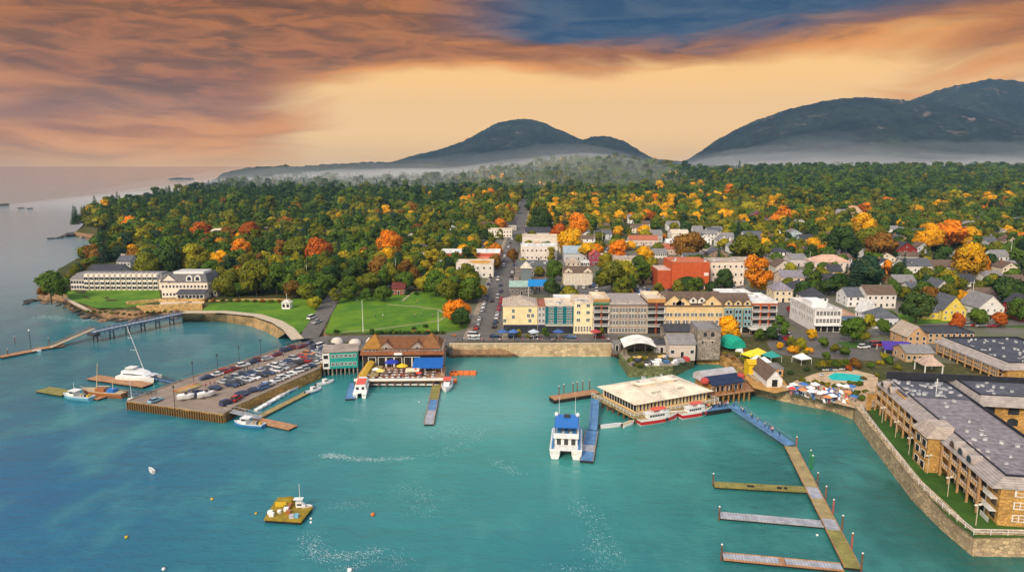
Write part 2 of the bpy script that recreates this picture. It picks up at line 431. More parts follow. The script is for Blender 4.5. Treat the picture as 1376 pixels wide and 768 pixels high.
def water_mat():
    m = bpy.data.materials.new("sea_water"); m.use_nodes = True; t = NT(m.node_tree); b = t.n['Principled BSDF']
    b.inputs['IOR'].default_value = 1.33; b.inputs['Specular IOR Level'].default_value = .5; b.inputs['Roughness'].default_value = .09
    g = t.new('ShaderNodeNewGeometry'); pos = g.outputs['Position']; s = t.sep(pos)
    big = t.noise(pos, .012, 4, .55); mid = t.noise(t.vmul(pos, (1, .7, 1)), .05, 5, .6)
    # silt-green shallows by the quays, clear blue farther out
    dx = t.math('SUBTRACT', s[0], 40.0); dy = t.math('SUBTRACT', s[1], 205.0)
    rr = t.math('SQRT', t.math('ADD', t.math('MULTIPLY', dx, t.math('MULTIPLY', dx, .55)), t.math('MULTIPLY', dy, dy)))
    rr = t.math('ADD', rr, t.math('MULTIPLY', t.math('SUBTRACT', big, .5), 110.0))
    c = t.mix(t.sstep(rr, 20, 150), (0.0396, 0.2400, 0.2106), (0.0101, 0.1296, 0.1685))
    lx = t.sstep(t.math('ADD', s[0], t.math('MULTIPLY', big, 60)), 10, -90)
    c = t.mix(t.math('MULTIPLY', lx, t.sstep(s[1], 240, 140)), c, (.004, .105, .205))
    rx = t.sstep(t.math('ADD', s[0], t.math('MULTIPLY', big, 30)), 20, 90)
    c = t.mix(t.math('MULTIPLY', rx, t.sstep(s[1], 215, 150)), c, (0.0101, 0.1037, 0.0880))
    c = t.mix(t.math('MULTIPLY', t.sstep(mid, .45, .7), .5), c, (0.0540, 0.2688, 0.2340))
    c = t.mix(t.sstep(s[1], 215, 560), c, (.19, .33, .37))  # paler with distance: reflected sky painted into the base colour
    # churned pale water off the restaurant float
    ex = t.math('DIVIDE', t.math('SUBTRACT', s[0], -12.0), 34.0); ey = t.math('DIVIDE', t.math('SUBTRACT', s[1], 203.0), 26.0)
    er = t.math('SQRT', t.math('ADD', t.math('MULTIPLY', ex, ex), t.math('MULTIPLY', ey, ey)))
    er = t.math('ADD', er, t.math('MULTIPLY', t.math('SUBTRACT', mid, .5), 1.1))
    c = t.mix(t.math('MULTIPLY', t.sstep(er, 1.25, .35), .55), c, (.14, .35, .32))
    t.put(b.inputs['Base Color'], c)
    w1 = t.noise(t.vmul(pos, (.8, 1.3, 1)), .30, 3, .6, .3); w2 = t.noise(t.vmul(pos, (.7, 1.5, 1)), 1.1, 3, .65, .4)
    w0 = t.noise(t.vmul(pos, (.6, 1.6, 1)), .06, 2, .5)
    hgt = t.math('ADD', t.math('ADD', t.math('MULTIPLY', w1, 1.0), t.math('MULTIPLY', w2, .42)), t.math('MULTIPLY', w0, 2.0))
    bn = t.new('ShaderNodeBump'); bn.inputs['Distance'].default_value = .9
    fade = t.sstep(s[1], 110, 300, .42, .14); t.put(bn.inputs['Strength'], fade)
    t.l.new(hgt, bn.inputs['Height']); t.l.new(bn.outputs[0], b.inputs['Normal'])
    return m
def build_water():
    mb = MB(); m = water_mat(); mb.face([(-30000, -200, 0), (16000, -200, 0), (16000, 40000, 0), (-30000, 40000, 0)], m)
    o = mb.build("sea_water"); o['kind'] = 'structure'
build_water()

def hill_mat(name, c1, c2, rockc, rock):
    m = bpy.data.materials.new(name); m.use_nodes = True; t = NT(m.node_tree); b = t.n['Principled BSDF']
    b.inputs['Roughness'].default_value = .95; b.inputs['Specular IOR Level'].default_value = .05
    g = t.new('ShaderNodeNewGeometry'); pos = g.outputs['Position']; s = t.sep(pos)
    n = t.noise(pos, .004, 6, .65); n2 = t.noise(pos, .03, 5, .7); n3 = t.noise(t.vmul(pos, (1, 1, 2.2)), .007, 6, .7, .6)
    c = t.mix(t.sstep(n, .35, .65), c1, c2); k = t.sstep(n2, .3, .7, .45, 1.6); c = t.mix(1.0, c, t.comb(k, k, k), 'MULTIPLY')
    r = t.math('MULTIPLY', t.sstep(n3, .57, .68), t.math('MULTIPLY', t.sstep(s[2], 110, 260), rock))
    r = t.math('MULTIPLY', r, t.sstep(n2, .35, .6))
    t.put(b.inputs['Base Color'], t.mix(r, c, rockc))
    bn = t.new('ShaderNodeBump'); bn.inputs['Strength'].default_value = 1.0; bn.inputs['Distance'].default_value = 10
    t.l.new(n2, bn.inputs['Height']); t.l.new(bn.outputs[0], b.inputs['Normal'])
    return m
def mountain(name, ridge, Y, depth_f, depth_b, mat, seed, tree=9.0, amp=.2):
    """a hill whose skyline at distance Y passes the pixels `ridge`"""
    px = np.array([p[0] for p in ridge], float); py = np.array([p[1] for p in ridge], float)
    X = (px-688)/F*Y/math.cos(PITCH)*1.0
    zs = []
    for a, b in ridge:
        d = ray(a, b); zs.append(H + d.z/d.y*Y)
    xs = np.array([ray(a, b).x/ray(a, b).y*Y for a, b in ridge]); zs = np.array(zs)
    nx, ny = 460, 130
    gx = np.linspace(xs.min()-1500, xs.max()+1500, nx); gy = np.linspace(Y-depth_f, Y+depth_b, ny)
    XX, YY = np.meshgrid(gx, gy)
    xw = XX*(1-.0*(YY-Y)/Y)
    ridge_z = np.interp(xw, xs, zs, left=-60, right=zs[-1])
    # smooth the polyline
    k = np.ones(9)/9
    for i in range(ny): ridge_z[i] = np.convolve(np.pad(ridge_z[i], 4, mode='edge'), k, 'valid')
    tt = np.where(YY < Y, (YY-(Y-depth_f))/depth_f, ((Y+depth_b)-YY)/depth_b); tt = np.clip(tt, 0, 1)
    shape = np.sin(tt*math.pi/2)**1.25
    n = (fbm(XX/420, YY/420, 5, seed)-.48)
    gul = np.abs(fbm(XX/300+7, YY/700, 4, seed+3)-.47)
    Z = ridge_z*shape + n*amp*ridge_z*(1-tt**6)*1.2*tt*2 - gul*ridge_z*.35*tt*(1-tt**4)
    Z += (vnoise(XX/11, YY/11, seed+5)-.5)*tree + (vnoise(XX/30, YY/30, seed+9)-.5)*tree
    Z = np.where(ridge_z < -20, -60, Z-4)
    o = grid_mesh(name, XX, YY, Z, mat); o['kind'] = 'structure'
    return o
HM1 = hill_mat("mountain_forest", (.008, .017, .016), (.022, .032, .020), (.24, .16, .13), .9)
HM2 = hill_mat("headland_forest", (.012, .025, .014), (.03, .04, .016), (.2, .14, .1), .0)
mountain("mountain", [(500, 226), (534, 217), (560, 208), (600, 199), (625, 189), (645, 178), (665, 169), (682, 164), (703, 161), (722, 165), (742, 174), (762, 181), (776, 187), (800, 196), (850, 212), (900, 222)], 4600, 1500, 600, HM1, 11)
mountain("mountain", [(690, 222), (740, 206), (770, 192), (790, 184), (808, 181), (824, 184), (840, 191), (853, 201), (866, 212), (900, 216), (925, 217), (960, 222)], 3900, 1000, 1000, HM1, 23)
mountain("mountain", [(890, 226), (930, 216), (950, 203), (972, 188), (1000, 172), (1030, 158), (1060, 147), (1090, 139), (1120, 133), (1145, 130), (1170, 130.5), (1195, 134), (1215, 137.5), (1240, 141), (1290, 150), (1376, 170), (1500, 200)], 3700, 1200, 900, HM1, 37)
mountain("mountain", [(1090, 190), (1140, 165), (1190, 145), (1215, 137), (1232, 131), (1255, 122), (1280, 115), (1310, 111.5), (1345, 110), (1376, 109), (1440, 112), (1550, 125)], 4500, 1400, 700, HM1, 41)
mountain("hill", [(290, 258), (302, 251), (304, 243), (309, 233), (320, 227), (338, 224), (370, 223.5), (420, 222.5), (470, 219.5), (520, 217.5), (560, 217), (640, 220), (760, 222)], 2760, 330, 900, HM2, 53, tree=14, amp=.06)

def build_haze():
    m = bpy.data.materials.new("haze"); m.use_nodes = True; t = NT(m.node_tree); t.n.clear()
    out = t.new('ShaderNodeOutputMaterial'); v = t.new('ShaderNodeVolumePrincipled'); t.l.new(v.outputs[0], out.inputs['Volume'])
    v.inputs['Color'].default_value = (.40, .67, 1.0, 1); v.inputs['Density'].default_value = HAZE; v.inputs['Anisotropy'].default_value = .25
    mb = MB(); mb.box(-5600, 5600, -300, 5400, -4, 535, m); o = mb.build("haze"); o['kind'] = 'stuff'
HAZE = .00007
build_haze()

def mist(px0, px1, y0, y1, ztop, dens, seed):
    """a low bank of ground mist lying in the valley: a soft-edged lens of even density, thinner towards its rim"""
    m = bpy.data.materials.new("mist"); m.use_nodes = True; t = NT(m.node_tree); t.n.clear()
    out = t.new('ShaderNodeOutputMaterial'); v = t.new('ShaderNodeVolumePrincipled'); t.l.new(v.outputs[0], out.inputs['Volume'])
    v.inputs['Color'].default_value = (1, .985, .97, 1); v.inputs['Density'].default_value = dens; v.inputs['Anisotropy'].default_value = -.15
    x0 = (px0-688)/F*(y0+y1)/2; x1 = (px1-688)/F*(y0+y1)/2
    nx, ny = 70, 24; u = np.linspace(-1, 1, nx); w = np.linspace(-1, 1, ny); U, V = np.meshgrid(u, w)
    X = x0+(x1-x0)*(U+1)/2; Y = y0+(y1-y0)*(V+1)/2
    e = np.clip(1-np.abs(U)**3.0, 0, 1)**.6*np.clip(1-np.abs(V)**4, 0, 1)**.6
    Zt = -2+e*(2+base_h(X, Y)+ztop*(.35+1.3*fbm(X/330, Y/330, 4, seed)))
    me = bpy.data.meshes.new("mist"); n = nx*ny
    vv = [(a, b, c) for a, b, c in zip(X.ravel(), Y.ravel(), Zt.ravel())] + [(a, b, -3.0) for a, b in zip(X.ravel(), Y.ravel())]
    f = []; I = np.arange(n).reshape(ny, nx)
    for i in range(ny-1):
        for j in range(nx-1):
            f.append((I[i, j], I[i, j+1], I[i+1, j+1], I[i+1, j])); f.append((n+I[i, j], n+I[i+1, j], n+I[i+1, j+1], n+I[i, j+1]))
    rim = list(I[0, :])+list(I[1:, -1])+list(I[-1, -2::-1])+list(I[-2:0:-1, 0])
    for a, b in zip(rim, rim[1:]+rim[:1]): f.append((b, a, n+a, n+b))
    me.from_pydata(vv, [], [tuple(int(k) for k in q) for q in f]); me.materials.append(m); me.polygons.foreach_set('use_smooth', [True]*len(f))
    o = bpy.data.objects.new("mist", me); COL.objects.link(o); o['kind'] = 'stuff'
for zt, dn, sd in ((18, .0016, 3), (38, .0010, 13), (62, .00035, 23)): mist(230+sd, 1000-sd*2, 1100+sd*9, 2740, zt, dn, sd)
for zt, dn, sd in ((22, .0016, 8), (45, .0008, 18), (80, .0004, 28), (130, .0002, 38)): mist(770+sd, 1720, 1900+sd*4, 3350, zt, dn, sd)
# ================================================================ roads, lawns, quays, docks
OBST = []          # ground plans where no tree may stand
def XY(p): return (p.x, p.y)
def Gs(*pp): return [XY(G(a, b)) for a, b in pp]
def Ps(z, *pp): return [XY(P(a, b, z)) for a, b in pp]

asphalt = pmat("asphalt", (.13, .115, .10), .9, .22, .25)
pier_asphalt = pmat("pier_asphalt", (.26, .195, .15), .9, .2, .22)
paving = pmat("paving", (.30, .235, .17), .9, .3, .3)
grassm = pmat("lawn_grass", (.055, .15, .004), .95, .35, .09, color2=(.12, .22, .006))
grass2 = pmat("hotel_lawn_grass", (.028, .085, .008), .95, .3, .2, color2=(.05, .115, .012))
gravelm = pmat("path_gravel", (.50, .40, .28), .95, .2, .8)
sand = pmat("beach_sand", (.40, .29, .17), .95, .3, .35)
towng = pmat("town_dirt", (.16, .14, .125), .95, .4, .06, color2=(.12, .125, .06))
stonewall = stone("granite_blocks", (.56, .41, .23), (.42, .32, .20), (.24, .17, .10), .9)
ochre = stone("ochre_blocks", (.52, .30, .09), (.40, .22, .07), (.22, .12, .04), .55)
buffwall = stone("buff_blocks", (.60, .44, .26), (.53, .38, .22), (.40, .28, .16), .5)
darkstone = stone("dark_rubble", (.20, .18, .15), (.12, .11, .10), (.05, .045, .04), 1.0)
greystone = stone("grey_rubble", (.40, .33, .27), (.26, .22, .18), (.13, .11, .09), 1.1)
timber = striped("weathered_timber", (.30, .17, .05), (.07, .05, .03), .9, 0, .22)
planks_tan = striped("tan_planks", (.36, .27, .12), (.16, .12, .06), .6, 0, .14, var=.35)
planks_grey = striped("grey_planks", (.36, .36, .39), (.20, .20, .22), .6, 0, .14, var=.35)
planks_brown = striped("brown_planks", (.42, .22, .11), (.2, .1, .05), .6, 0, .12, var=.35)
planks_olive = striped("olive_planks", (.25, .22, .06), (.12, .10, .04), .6, 0, .14, var=.4)
pile_m = pmat("wet_pile_wood", (.17, .09, .055), .8, .5, 1.2)
black = pmat("black_rubber", (.02, .02, .022), .7, .3, 1)
bluedeck = pmat("blue_deck_paint", (.10, .22, .40), .6, .35, .5)
steelblue = pmat("blue_steel", (.13, .22, .33), .55, .3, .8)
whitep = pmat("white_paint", (.80, .78, .74), .5, .1, .5)
greym = pmat("grey_metal", (.40, .40, .41), .45, .2, .6, metal=.3)
darkm = pmat("dark_metal", (.05, .05, .055), .5, .2, .6)
glass = pmat("window_glass", (.035, .042, .052), .12, .5, .35, spec=.6)
glassb = pmat("blue_glass", (.03, .07, .12), .12, .3, .4, spec=.6)

# ground sheets
drape("town_ground", Gs((598, 452), (640, 452), (1040, 452), (1235, 484), (1400, 500), (1400, 432), (1240, 405), (1130, 345), (900, 322), (640, 322), (585, 372), (610, 420)), .02, towng)
drape("pier_approach_road", Gs((398, 462), (432, 452), (520, 449.5), (604, 449.5), (830, 449.5), (830, 458.5), (612, 458.5), (604, 464), (560, 468), (490, 470), (437, 480), (404, 464)), .045, asphalt)
main_pts = [Vector(p) for p in Gs((652, 457), (661, 428), (670, 396), (679, 364), (687, 338), (694, 314), (701, 290), (706, 268))]
strip("main_street", main_pts, 13.0, .09, asphalt)
OBST.append(('line', [XY(p) if hasattr(p, 'z') else tuple(p) for p in main_pts], 9.5))
for s in (-1, 1):
    side = []
    for i, p in enumerate(main_pts):
        d = (main_pts[min(i+1, len(main_pts)-1)]-main_pts[max(i-1, 0)]).normalized(); side.append(p+Vector((-d.y, d.x))*s*8.1)
    strip("pavement", side, 2.8, .20, paving)
park_road = [Vector(p) for p in Gs((414, 455), (424, 438), (434, 421), (445, 404), (452, 390), (470, 380), (520, 377), (580, 379), (640, 385))]
strip("park_road", park_road, lambda t: 8.0 if t < .55 else 7, .10, asphalt)
OBST.append(('line', [tuple(p) for p in park_road], 6))
side_road = [Vector(p) for p in Gs((1036, 396), (1062, 420), (1095, 445), (1140, 464), (1190, 470), (1260, 470))]
strip("side_street", side_road, 13, .09, asphalt); OBST.append(('line', [tuple(p) for p in side_road], 8))
hill_road = [Vector(p) for p in Gs((1120, 455), (1190, 446), (1260, 438), (1400, 432))]
strip("cross_street", hill_road, 9, .12, asphalt); OBST.append(('line', [tuple(p) for p in hill_road], 6))
cross = [Vector(p) for p in Gs((600, 376), (690, 372), (800, 376), (905, 385), (1010, 392), (1036, 396))]
drape("parking_lot", Gs((752, 398), (1030, 397), (1000, 386), (900, 389), (860, 380), (790, 379), (752, 384)), .07, asphalt)
drape("parking_lot", Gs((1048, 440), (1100, 452), (1180, 470), (1225, 478), (1200, 486), (1120, 482), (1040, 476), (1030, 460)), .06, asphalt)
drape("parking_lot", Gs((470, 376), (600, 378), (596, 386), (560, 388), (500, 386), (462, 388)), .08, asphalt)
drape("lawn", Gs((458, 401), (446, 422), (436, 448), (470, 447), (540, 447), (612, 445), (630, 440), (622, 412), (604, 394), (560, 391), (510, 396)), .06, grassm)
OBST.append(('poly', Gs((452, 396), (430, 450), (616, 450), (634, 440), (628, 412), (606, 391), (560, 388), (510, 392))))
drape("lawn", Gs((282, 408), (270, 418), (322, 420), (362, 428), (392, 441), (402, 448), (414, 440), (428, 420), (436, 404), (400, 401), (340, 401)), .07, grassm)
OBST.append(('poly', Gs((275, 403), (262, 420), (360, 432), (402, 455), (420, 440), (436, 404), (400, 400), (340, 400))))
drape("lawn", Gs((88, 391), (92, 402), (130, 414), (180, 413), (216, 403), (214, 390), (150, 389)), .07, grassm)
OBST.append(('poly', Gs((84, 389), (88, 404), (130, 420), (180, 420), (290, 420), (290, 385), (150, 386))))
drape("lawn", Gs((1206, 421), (1212, 438), (1275, 440), (1300, 436), (1250, 424)), .07, grassm)
drape("lawn", Gs((1124, 460), (1150, 458), (1168, 463), (1166, 468), (1138, 468)), .15, grass2)
drape("lawn", Gs((1340, 420), (1400, 430), (1400, 442), (1330, 438)), .07, grass2)
shore = [Vector(p) for p in Gs((246, 419.5), (300, 419), (345, 423.5), (372, 432), (388, 442), (400, 456))]
strip("shore_path", shore, 5.0, .14, gravelm)
mb = MB(); beach_m = pmat("beach_shingle", (.44, .27, .12), .95, .4, .3, color2=(.20, .15, .07))
bu = [(246, 424), (275, 422.5), (305, 422.5), (343, 427), (366, 435), (384, 447)]; bl_ = [(244, 431), (275, 431.5), (305, 433.5), (334, 438.5), (355, 446), (372, 455)]
for i in range(5): mb.face([tuple(P(*bu[i], 4.45)), tuple(P(*bl_[i], -.4)), tuple(P(*bl_[i+1], -.4)), tuple(P(*bu[i+1], 4.45))], beach_m)
o = mb.build("beach"); o['kind'] = 'structure'
parkpath = pmat("park_path_gravel", (.34, .30, .16), .95, .2, .8)
for pts in ([(460, 446), (500, 443), (548, 437), (590, 431), (600, 424), (590, 416), (560, 412), (520, 409)], [(556, 392), (548, 398), (541, 404)]):
    strip("park_path", [Vector(p) for p in Gs(*pts)], 1.15, .12, parkpath)

# ---- quay walls: each a solid wall along the shore, footing below the water
def wall_line(name, pts, z1, th, m, label, cat="sea wall", z0=-2.6, cap=None, capm=None):
    root = thing(name, (pts[0][0], pts[0][1], 0), label, cat)
    ox, oy = pts[0]; mb = MB(); mc = MB()
    n = len(pts); L = []; Rr = []
    for i in range(n):
        p = Vector(pts[i]); d = (Vector(pts[min(i+1, n-1)])-Vector(pts[max(i-1, 0)])).normalized(); nn = Vector((-d.y, d.x))
        L.append(p+nn*th/2); Rr.append(p-nn*th/2)
    zz = z1 if hasattr(z1, '__len__') else [z1]*n
    def ring(i, e, a, b): return [(L[i].x-ox+(L[i]-Rr[i]).normalized().x*e, L[i].y-oy+(L[i]-Rr[i]).normalized().y*e, a), (Rr[i].x-ox-(L[i]-Rr[i]).normalized().x*e, Rr[i].y-oy-(L[i]-Rr[i]).normalized().y*e, a),
                                   (Rr[i].x-ox-(L[i]-Rr[i]).normalized().x*e, Rr[i].y-oy-(L[i]-Rr[i]).normalized().y*e, b), (L[i].x-ox+(L[i]-Rr[i]).normalized().x*e, L[i].y-oy+(L[i]-Rr[i]).normalized().y*e, b)]
    mb.loft([ring(i, 0, z0, zz[i]) for i in range(n)], m); mb.build("wall_body", root)
    if capm: mc.loft([ring(i, .12, zz[i]+.003, zz[i]+.3) for i in range(n)], capm); mc.build("coping", root)
    return root
pw = [XY(P(604, 478.5, 0)), XY(P(700, 478.2, 0)), XY(P(821, 478, 0))]
wall_line("promenade_wall", pw, H0+.55, 1.6, buffwall, "long buff granite promenade wall below the hotel row", capm=gravelm)
r = [(1500, 747), (1305, 744), (1271, 713), (1231, 673), (1196, 627), (1165, 586), (1149, 563), (1121, 552), (1060, 539.5), (1016, 530), (1006, 520)]
wall_line("hotel_sea_wall", [XY(P(a, b, 0)) for a, b in r], H0+.15, 1.5, stonewall, "curving rough stone sea wall below the hotel lawn", capm=stonewall)
wall_line("pavilion_cove_wall", [XY(P(a, b, 0)) for a, b in [(1008, 514), (990, 499), (968, 488), (935, 487)]], H0-1.5, 2.6, ochre, "low ochre stone bank under the stone tower house")
# restaurant quay face
wall_line("restaurant_quay_wall", [XY(P(a, b, 0)) for a, b in [(606, 480), (596, 475), (560, 471.5), (490, 475), (433, 487)]], H0-.1, 1.2, darkstone, "dark stone quay wall behind the teal building's stilts")

# ---- town pier
ZP = 4.2
pier_px = [(170, 539), (300, 557), (316, 546), (430, 495), (436, 478), (404, 459), (332, 483), (240, 512)]
_o = P(235, 548, 2.5); _e = P(420, 470, 4.2)-_o; _L = Vector((_e.x, _e.y)).length; _e = Vector((_e.x, _e.y)).normalized()
def zpier(x, y): return 2.5+1.75*min(1.05, max(-.15, ((x-_o.x)*_e.x+(y-_o.y)*_e.y)/_L))
def PP(px, py):
    """point of the gently rising pier deck seen at a pixel"""
    z = 3.2
    for _ in range(12): p = P(px, py, z); z = zpier(p.x, p.y)
    return P(px, py, z)
pier_pt = [PP(a, b) for a, b in pier_px]; pier_xy = [XY(p) for p in pier_pt]; pz = [p.z for p in pier_pt]
def ctr(poly): return (sum(p[0] for p in poly)/len(poly), sum(p[1] for p in poly)/len(poly))
def rel(poly, c): return [(p[0]-c[0], p[1]-c[1]) for p in poly]
pc = ctr(pier_xy)
pier = thing("town_pier", (pc[0], pc[1], 0), "broad town pier covered with parked cars", "pier")
pr = rel(pier_xy, pc)
MB().prism(pr, -2.6, [z-.005 for z in pz], ochre).build("pier_wall", pier)
def inset(poly, d):
    c = Vector(ctr(poly)); return [tuple(Vector(p)+(c-Vector(p)).normalized()*d) for p in poly]
mb = MB(); ip = inset(pr, .3); mb.prism(ip, [z-.3 for z in pz], [zpier(x+pc[0], y+pc[1])+.02 for x, y in ip], pier_asphalt); mb.build("pier_deck", pier)
# low kerb beams along the edges
mb = MB()
for i in range(len(pr)):
    if i in (3, 4): continue
    a = Vector(pr[i]); b = Vector(pr[(i+1) % len(pr)]); d = (b-a).normalized(); n = Vector((-d.y, d.x))
    za, zb = pz[i], pz[(i+1) % len(pr)]; mb.prism([tuple(a), tuple(b), tuple(b+n*.5), tuple(a+n*.5)], [za+.024, zb+.024, zb+.024, za+.024], [za+.3, zb+.3, zb+.3, za+.3], paving)
mb.build("kerb_beam", pier)
pileP = hold(MB().tube((0, 0, -2.6), (0, 0, 4.15), .24, pile_m, .21, 7), "pile")
pileT = hold(MB().tube((0, 0, -2.6), (0, 0, 2.5), .26, timber, .24, 7), "pile")
def piles_along(root, a, b, n, proto=None, out=.3, jit=.2):
    a = Vector(a); b = Vector(b); d = (b-a).normalized(); nn = Vector((d.y, -d.x))
    for k in range(n):
        p = a.lerp(b, (k+.5)/n)+nn*out
        c = child(proto or pileT, root, (p.x, p.y, random.uniform(-jit, .05)))
piles_along(pier, pr[0], pr[1], 40)
piles_along(pier, pr[1], pr[2], 6)
piles_along(pier, pr[7], pr[0], 16)
drape_y = None
fence_m = pmat("fence_grey", (.20, .21, .22), .6, .2, 1)
def railing(name, pts, z, label, h=1.05, step=2.4, mat=None, group=None, cat="railing"):
    mat = mat or fence_m
    zl = z if hasattr(z, "__len__") else [z]*len(pts); root = thing(name, (pts[0][0], pts[0][1], zl[0]), label, cat, group); o = Vector(pts[0])
    mr = MB(); pp = hold(MB().tube((0, 0, 0), (0, 0, h+.05), .06, mat, n=4), "rail_post")
    for i in range(len(pts)-1):
        a = Vector(pts[i])-o; b = Vector(pts[i+1])-o; n = max(1, round((b-a).length/step))
        da = zl[i]-zl[0]; db = zl[i+1]-zl[0]
        for zz in (h, h*.55): mr.tube((a.x, a.y, zz+da), (b.x, b.y, zz+db), .05, mat, n=4)
        for k in range(n+(i == len(pts)-2)):
            p = a.lerp(b, k/n); child(pp, root, (p.x, p.y, da+(db-da)*k/n))
    mr.build("rails", root); return root
_rp = [PP(a, b) for a, b in [(245, 509), (290, 495), (332, 482), (368, 470), (402, 459)]]
railing("pier_railing", [XY(p) for p in _rp], [p.z+.3 for p in _rp], "thin grey railing along the pier's beach side")
# street lamps of the pier
lampP_pole = hold(MB().tube((0, 0, 0), (0, 0, 6.0), .11, darkm, .07, 6), "lamp_pole")
lb = MB(); lb.lathe([(.02, 6.0), (.28, 6.05), (.30, 6.55), (.06, 6.8), (0, 6.95)], darkm, n=7); lampP_head = hold(lb, "lamp_head")
def lamp_post(p, label, group=None, tall=1.0):
    r = thing("street_lamp", p, label, "street lamp", group); child(lampP_pole, r, scale=(1, 1, tall)); child(lampP_head, r, (0, 0, 6*(tall-1))); return r
for a, b, w in [(260, 511, "beside the tan kayak rack"), (293, 500, "above the red cars on the pier rail"), (322, 489, "at the middle of the pier rail"), (351, 478.5, "near the landward end of the pier rail"), (235, 546, "on the outer timber edge of the pier"), (361, 519, "on the ochre wall side of the car park")]:
    p = PP(a, b); lamp_post(p, "dark lamp post standing " + w, "lamp posts on the pier")

# ---- generic float / dock
def dock(name, a, b, w, z, m, label, cat="dock", th=.55, group=None, sections=None, skirt=black):
    a = Vector((a[0], a[1])); b = Vector((b[0], b[1])); L = (b-a).length; ang = math.atan2(b.y-a.y, b.x-a.x)
    root = thing(name, (a.x, a.y, 0), label, cat, group, ang)
    secs = sections or [(0, 1, m)]
    for i, (t0, t1, mm) in enumerate(secs):
        mb = MB(); g = .06
        mb.box(t0*L+g, t1*L-g, -w/2, w/2, z-.16, z, mm); mb.build("deck_section" if len(secs) > 1 else "deck", root)
    mb = MB(); mb.box(.1, L-.1, -w/2+.06, w/2-.06, -.4, z-.165, skirt); mb.build("float", root)
    mb = MB()
    for s in (-1, 1): mb.box(0, L, s*w/2-.08, s*w/2+.08, z-.22, z+.12, m if not sections else planks_brown)
    mb.build("edge_beam", root)
    return root
def piling(px, py, z_top, label, mat=None, r=.2, lean=0, group="mooring pilings"):
    p = P(px, py, 0); root = thing("mooring_piling", (p.x, p.y, 0), label, "piling", group)
    MB().tube((0, 0, -3), (lean, 0, z_top), r, mat or pile_m, r*.9, 8).build("post", root)
    MB().lathe([(r*.98, z_top+.003), (r*1.0, z_top+.12), (0, z_top+.28)], whitep, c=(lean, 0), n=8).build("cap", root)
    return root
dA = P(1062, 599, .7); dB = P(1146, 762, .7)
dock("floating_dock", XY(dA), XY(dB), 2.9, .7, planks_tan, "long tan plank floating dock with three fingers", "floating dock",
     sections=[(0, .20, planks_tan), (.20, .42, planks_tan), (.42, .52, planks_grey), (.52, .68, planks_tan), (.68, .76, planks_grey), (.76, 1, planks_olive)])
f1 = dock("finger_dock", XY(P(959, 650, .6)), XY(P(1083, 657, .6)), 2.3, .6, planks_olive, "mossy olive finger dock, farthest of three", "finger dock", group="finger docks")
f2 = dock("finger_dock", XY(P(967, 691, .6)), XY(P(1105, 703, .6)), 2.3, .6, planks_grey, "bare grey finger dock between two others", "finger dock", group="finger docks")
f3 = dock("finger_dock", XY(P(971, 746, .6)), XY(P(1132, 761, .6)), 2.3, .6, planks_grey, "grey finger dock with a rusty cross patch", "finger dock", group="finger docks", sections=[(0, .48, planks_grey), (.48, .53, planks_brown), (.53, 1, planks_grey)])
bm_ = MB(); bm_.box(14.4, 15.4, -.6, -.1, .605, .95, black); bm_.box(16.0, 16.6, -.5, 0, .605, .9, black); bm_.build("fender", f1)
bm_ = MB(); bm_.box(7.6, 9.2, -.5, .1, .605, .85, black); bm_.build("fender", f1)
redpile = pmat("red_pile_paint", (.36, .10, .07), .8, .4, 1.2); greenpile = pmat("green_pile_paint", (.03, .22, .06), .8, .3, 1.2)
for a, b, z, lab, mm in [(958, 652, 3.0, "brown piling at the outer end of the mossy finger", pile_m), (966, 699, 3.2, "dark piling at the outer end of the middle finger", pile_m),
    (969, 753, 3.4, "brown piling at the outer end of the nearest finger", pile_m), (1070, 599, 2.6, "red piling at the foot of the blue gangway", redpile),
    (1088, 628, 4.6, "taller green piling beside the tan dock", greenpile), (1091, 630, 3.6, "shorter green piling beside the tan dock", greenpile),
    (1098, 652, 3.2, "grey-topped brown piling just below the green pair", pile_m), (1109, 672, 3.4, "brown piling opposite the mossy finger's root", pile_m), (1119, 690, 3.3, "bright red piling along the tan dock", redpile),
    (1131, 714, 3.6, "weathered brown piling opposite the middle finger's root", pile_m), (1144, 738, 3.5, "red-brown piling beside the olive dock planks", redpile), (1157, 768, 3.8, "dark piling at the dock's near corner", pile_m)]:
    piling(a, b, z, lab, mm)

def gangway(a, za, b, zb, w, label, cat="gangway", mat=None, deckm=None, h=1.1, name="gangway", nb=None, group=None):
    mat = mat or steelblue; deckm = deckm or bluedeck
    a = Vector((*a, za)); b = Vector((*b, zb)); d = b-a; L = d.length; ang = math.atan2(d.y, d.x)
    root = thing(name, a, label, cat, group, ang)
    slope = (zb-za)/math.hypot(d.x, d.y); Lh = math.hypot(d.x, d.y)
    def pt(t, y, dz): return (t*Lh, y, t*(zb-za)+dz)
    mb = MB(); mb.loft([[pt(t, -w/2, -.15), pt(t, w/2, -.15), pt(t, w/2, 0), pt(t, -w/2, 0)] for t in (0, 1)], deckm); mb.build("walkway", root)
    n = nb or max(4, int(Lh/2.2))
    for s in (-1, 1):
        mb = MB(); y = s*(w/2+.08)
        for dz in (0, h): mb.tube(pt(0, y, dz), pt(1, y, dz), .09, mat, n=4)
        for k in range(n+1): mb.tube(pt(k/n, y, 0), pt(k/n, y, h), .05, mat, n=4)
        for k in range(n): mb.tube(pt(k/n, y, 0 if k % 2 else h), pt((k+1)/n, y, h if k % 2 else 0), .045, mat, n=4)
        mb.build("truss", root)
    return root
gangway(XY(P(982, 544, 3.6)), 3.6, XY(P(1062, 597, .9)), .9, 3.0, "long blue truss gangway leading down to the tan dock")

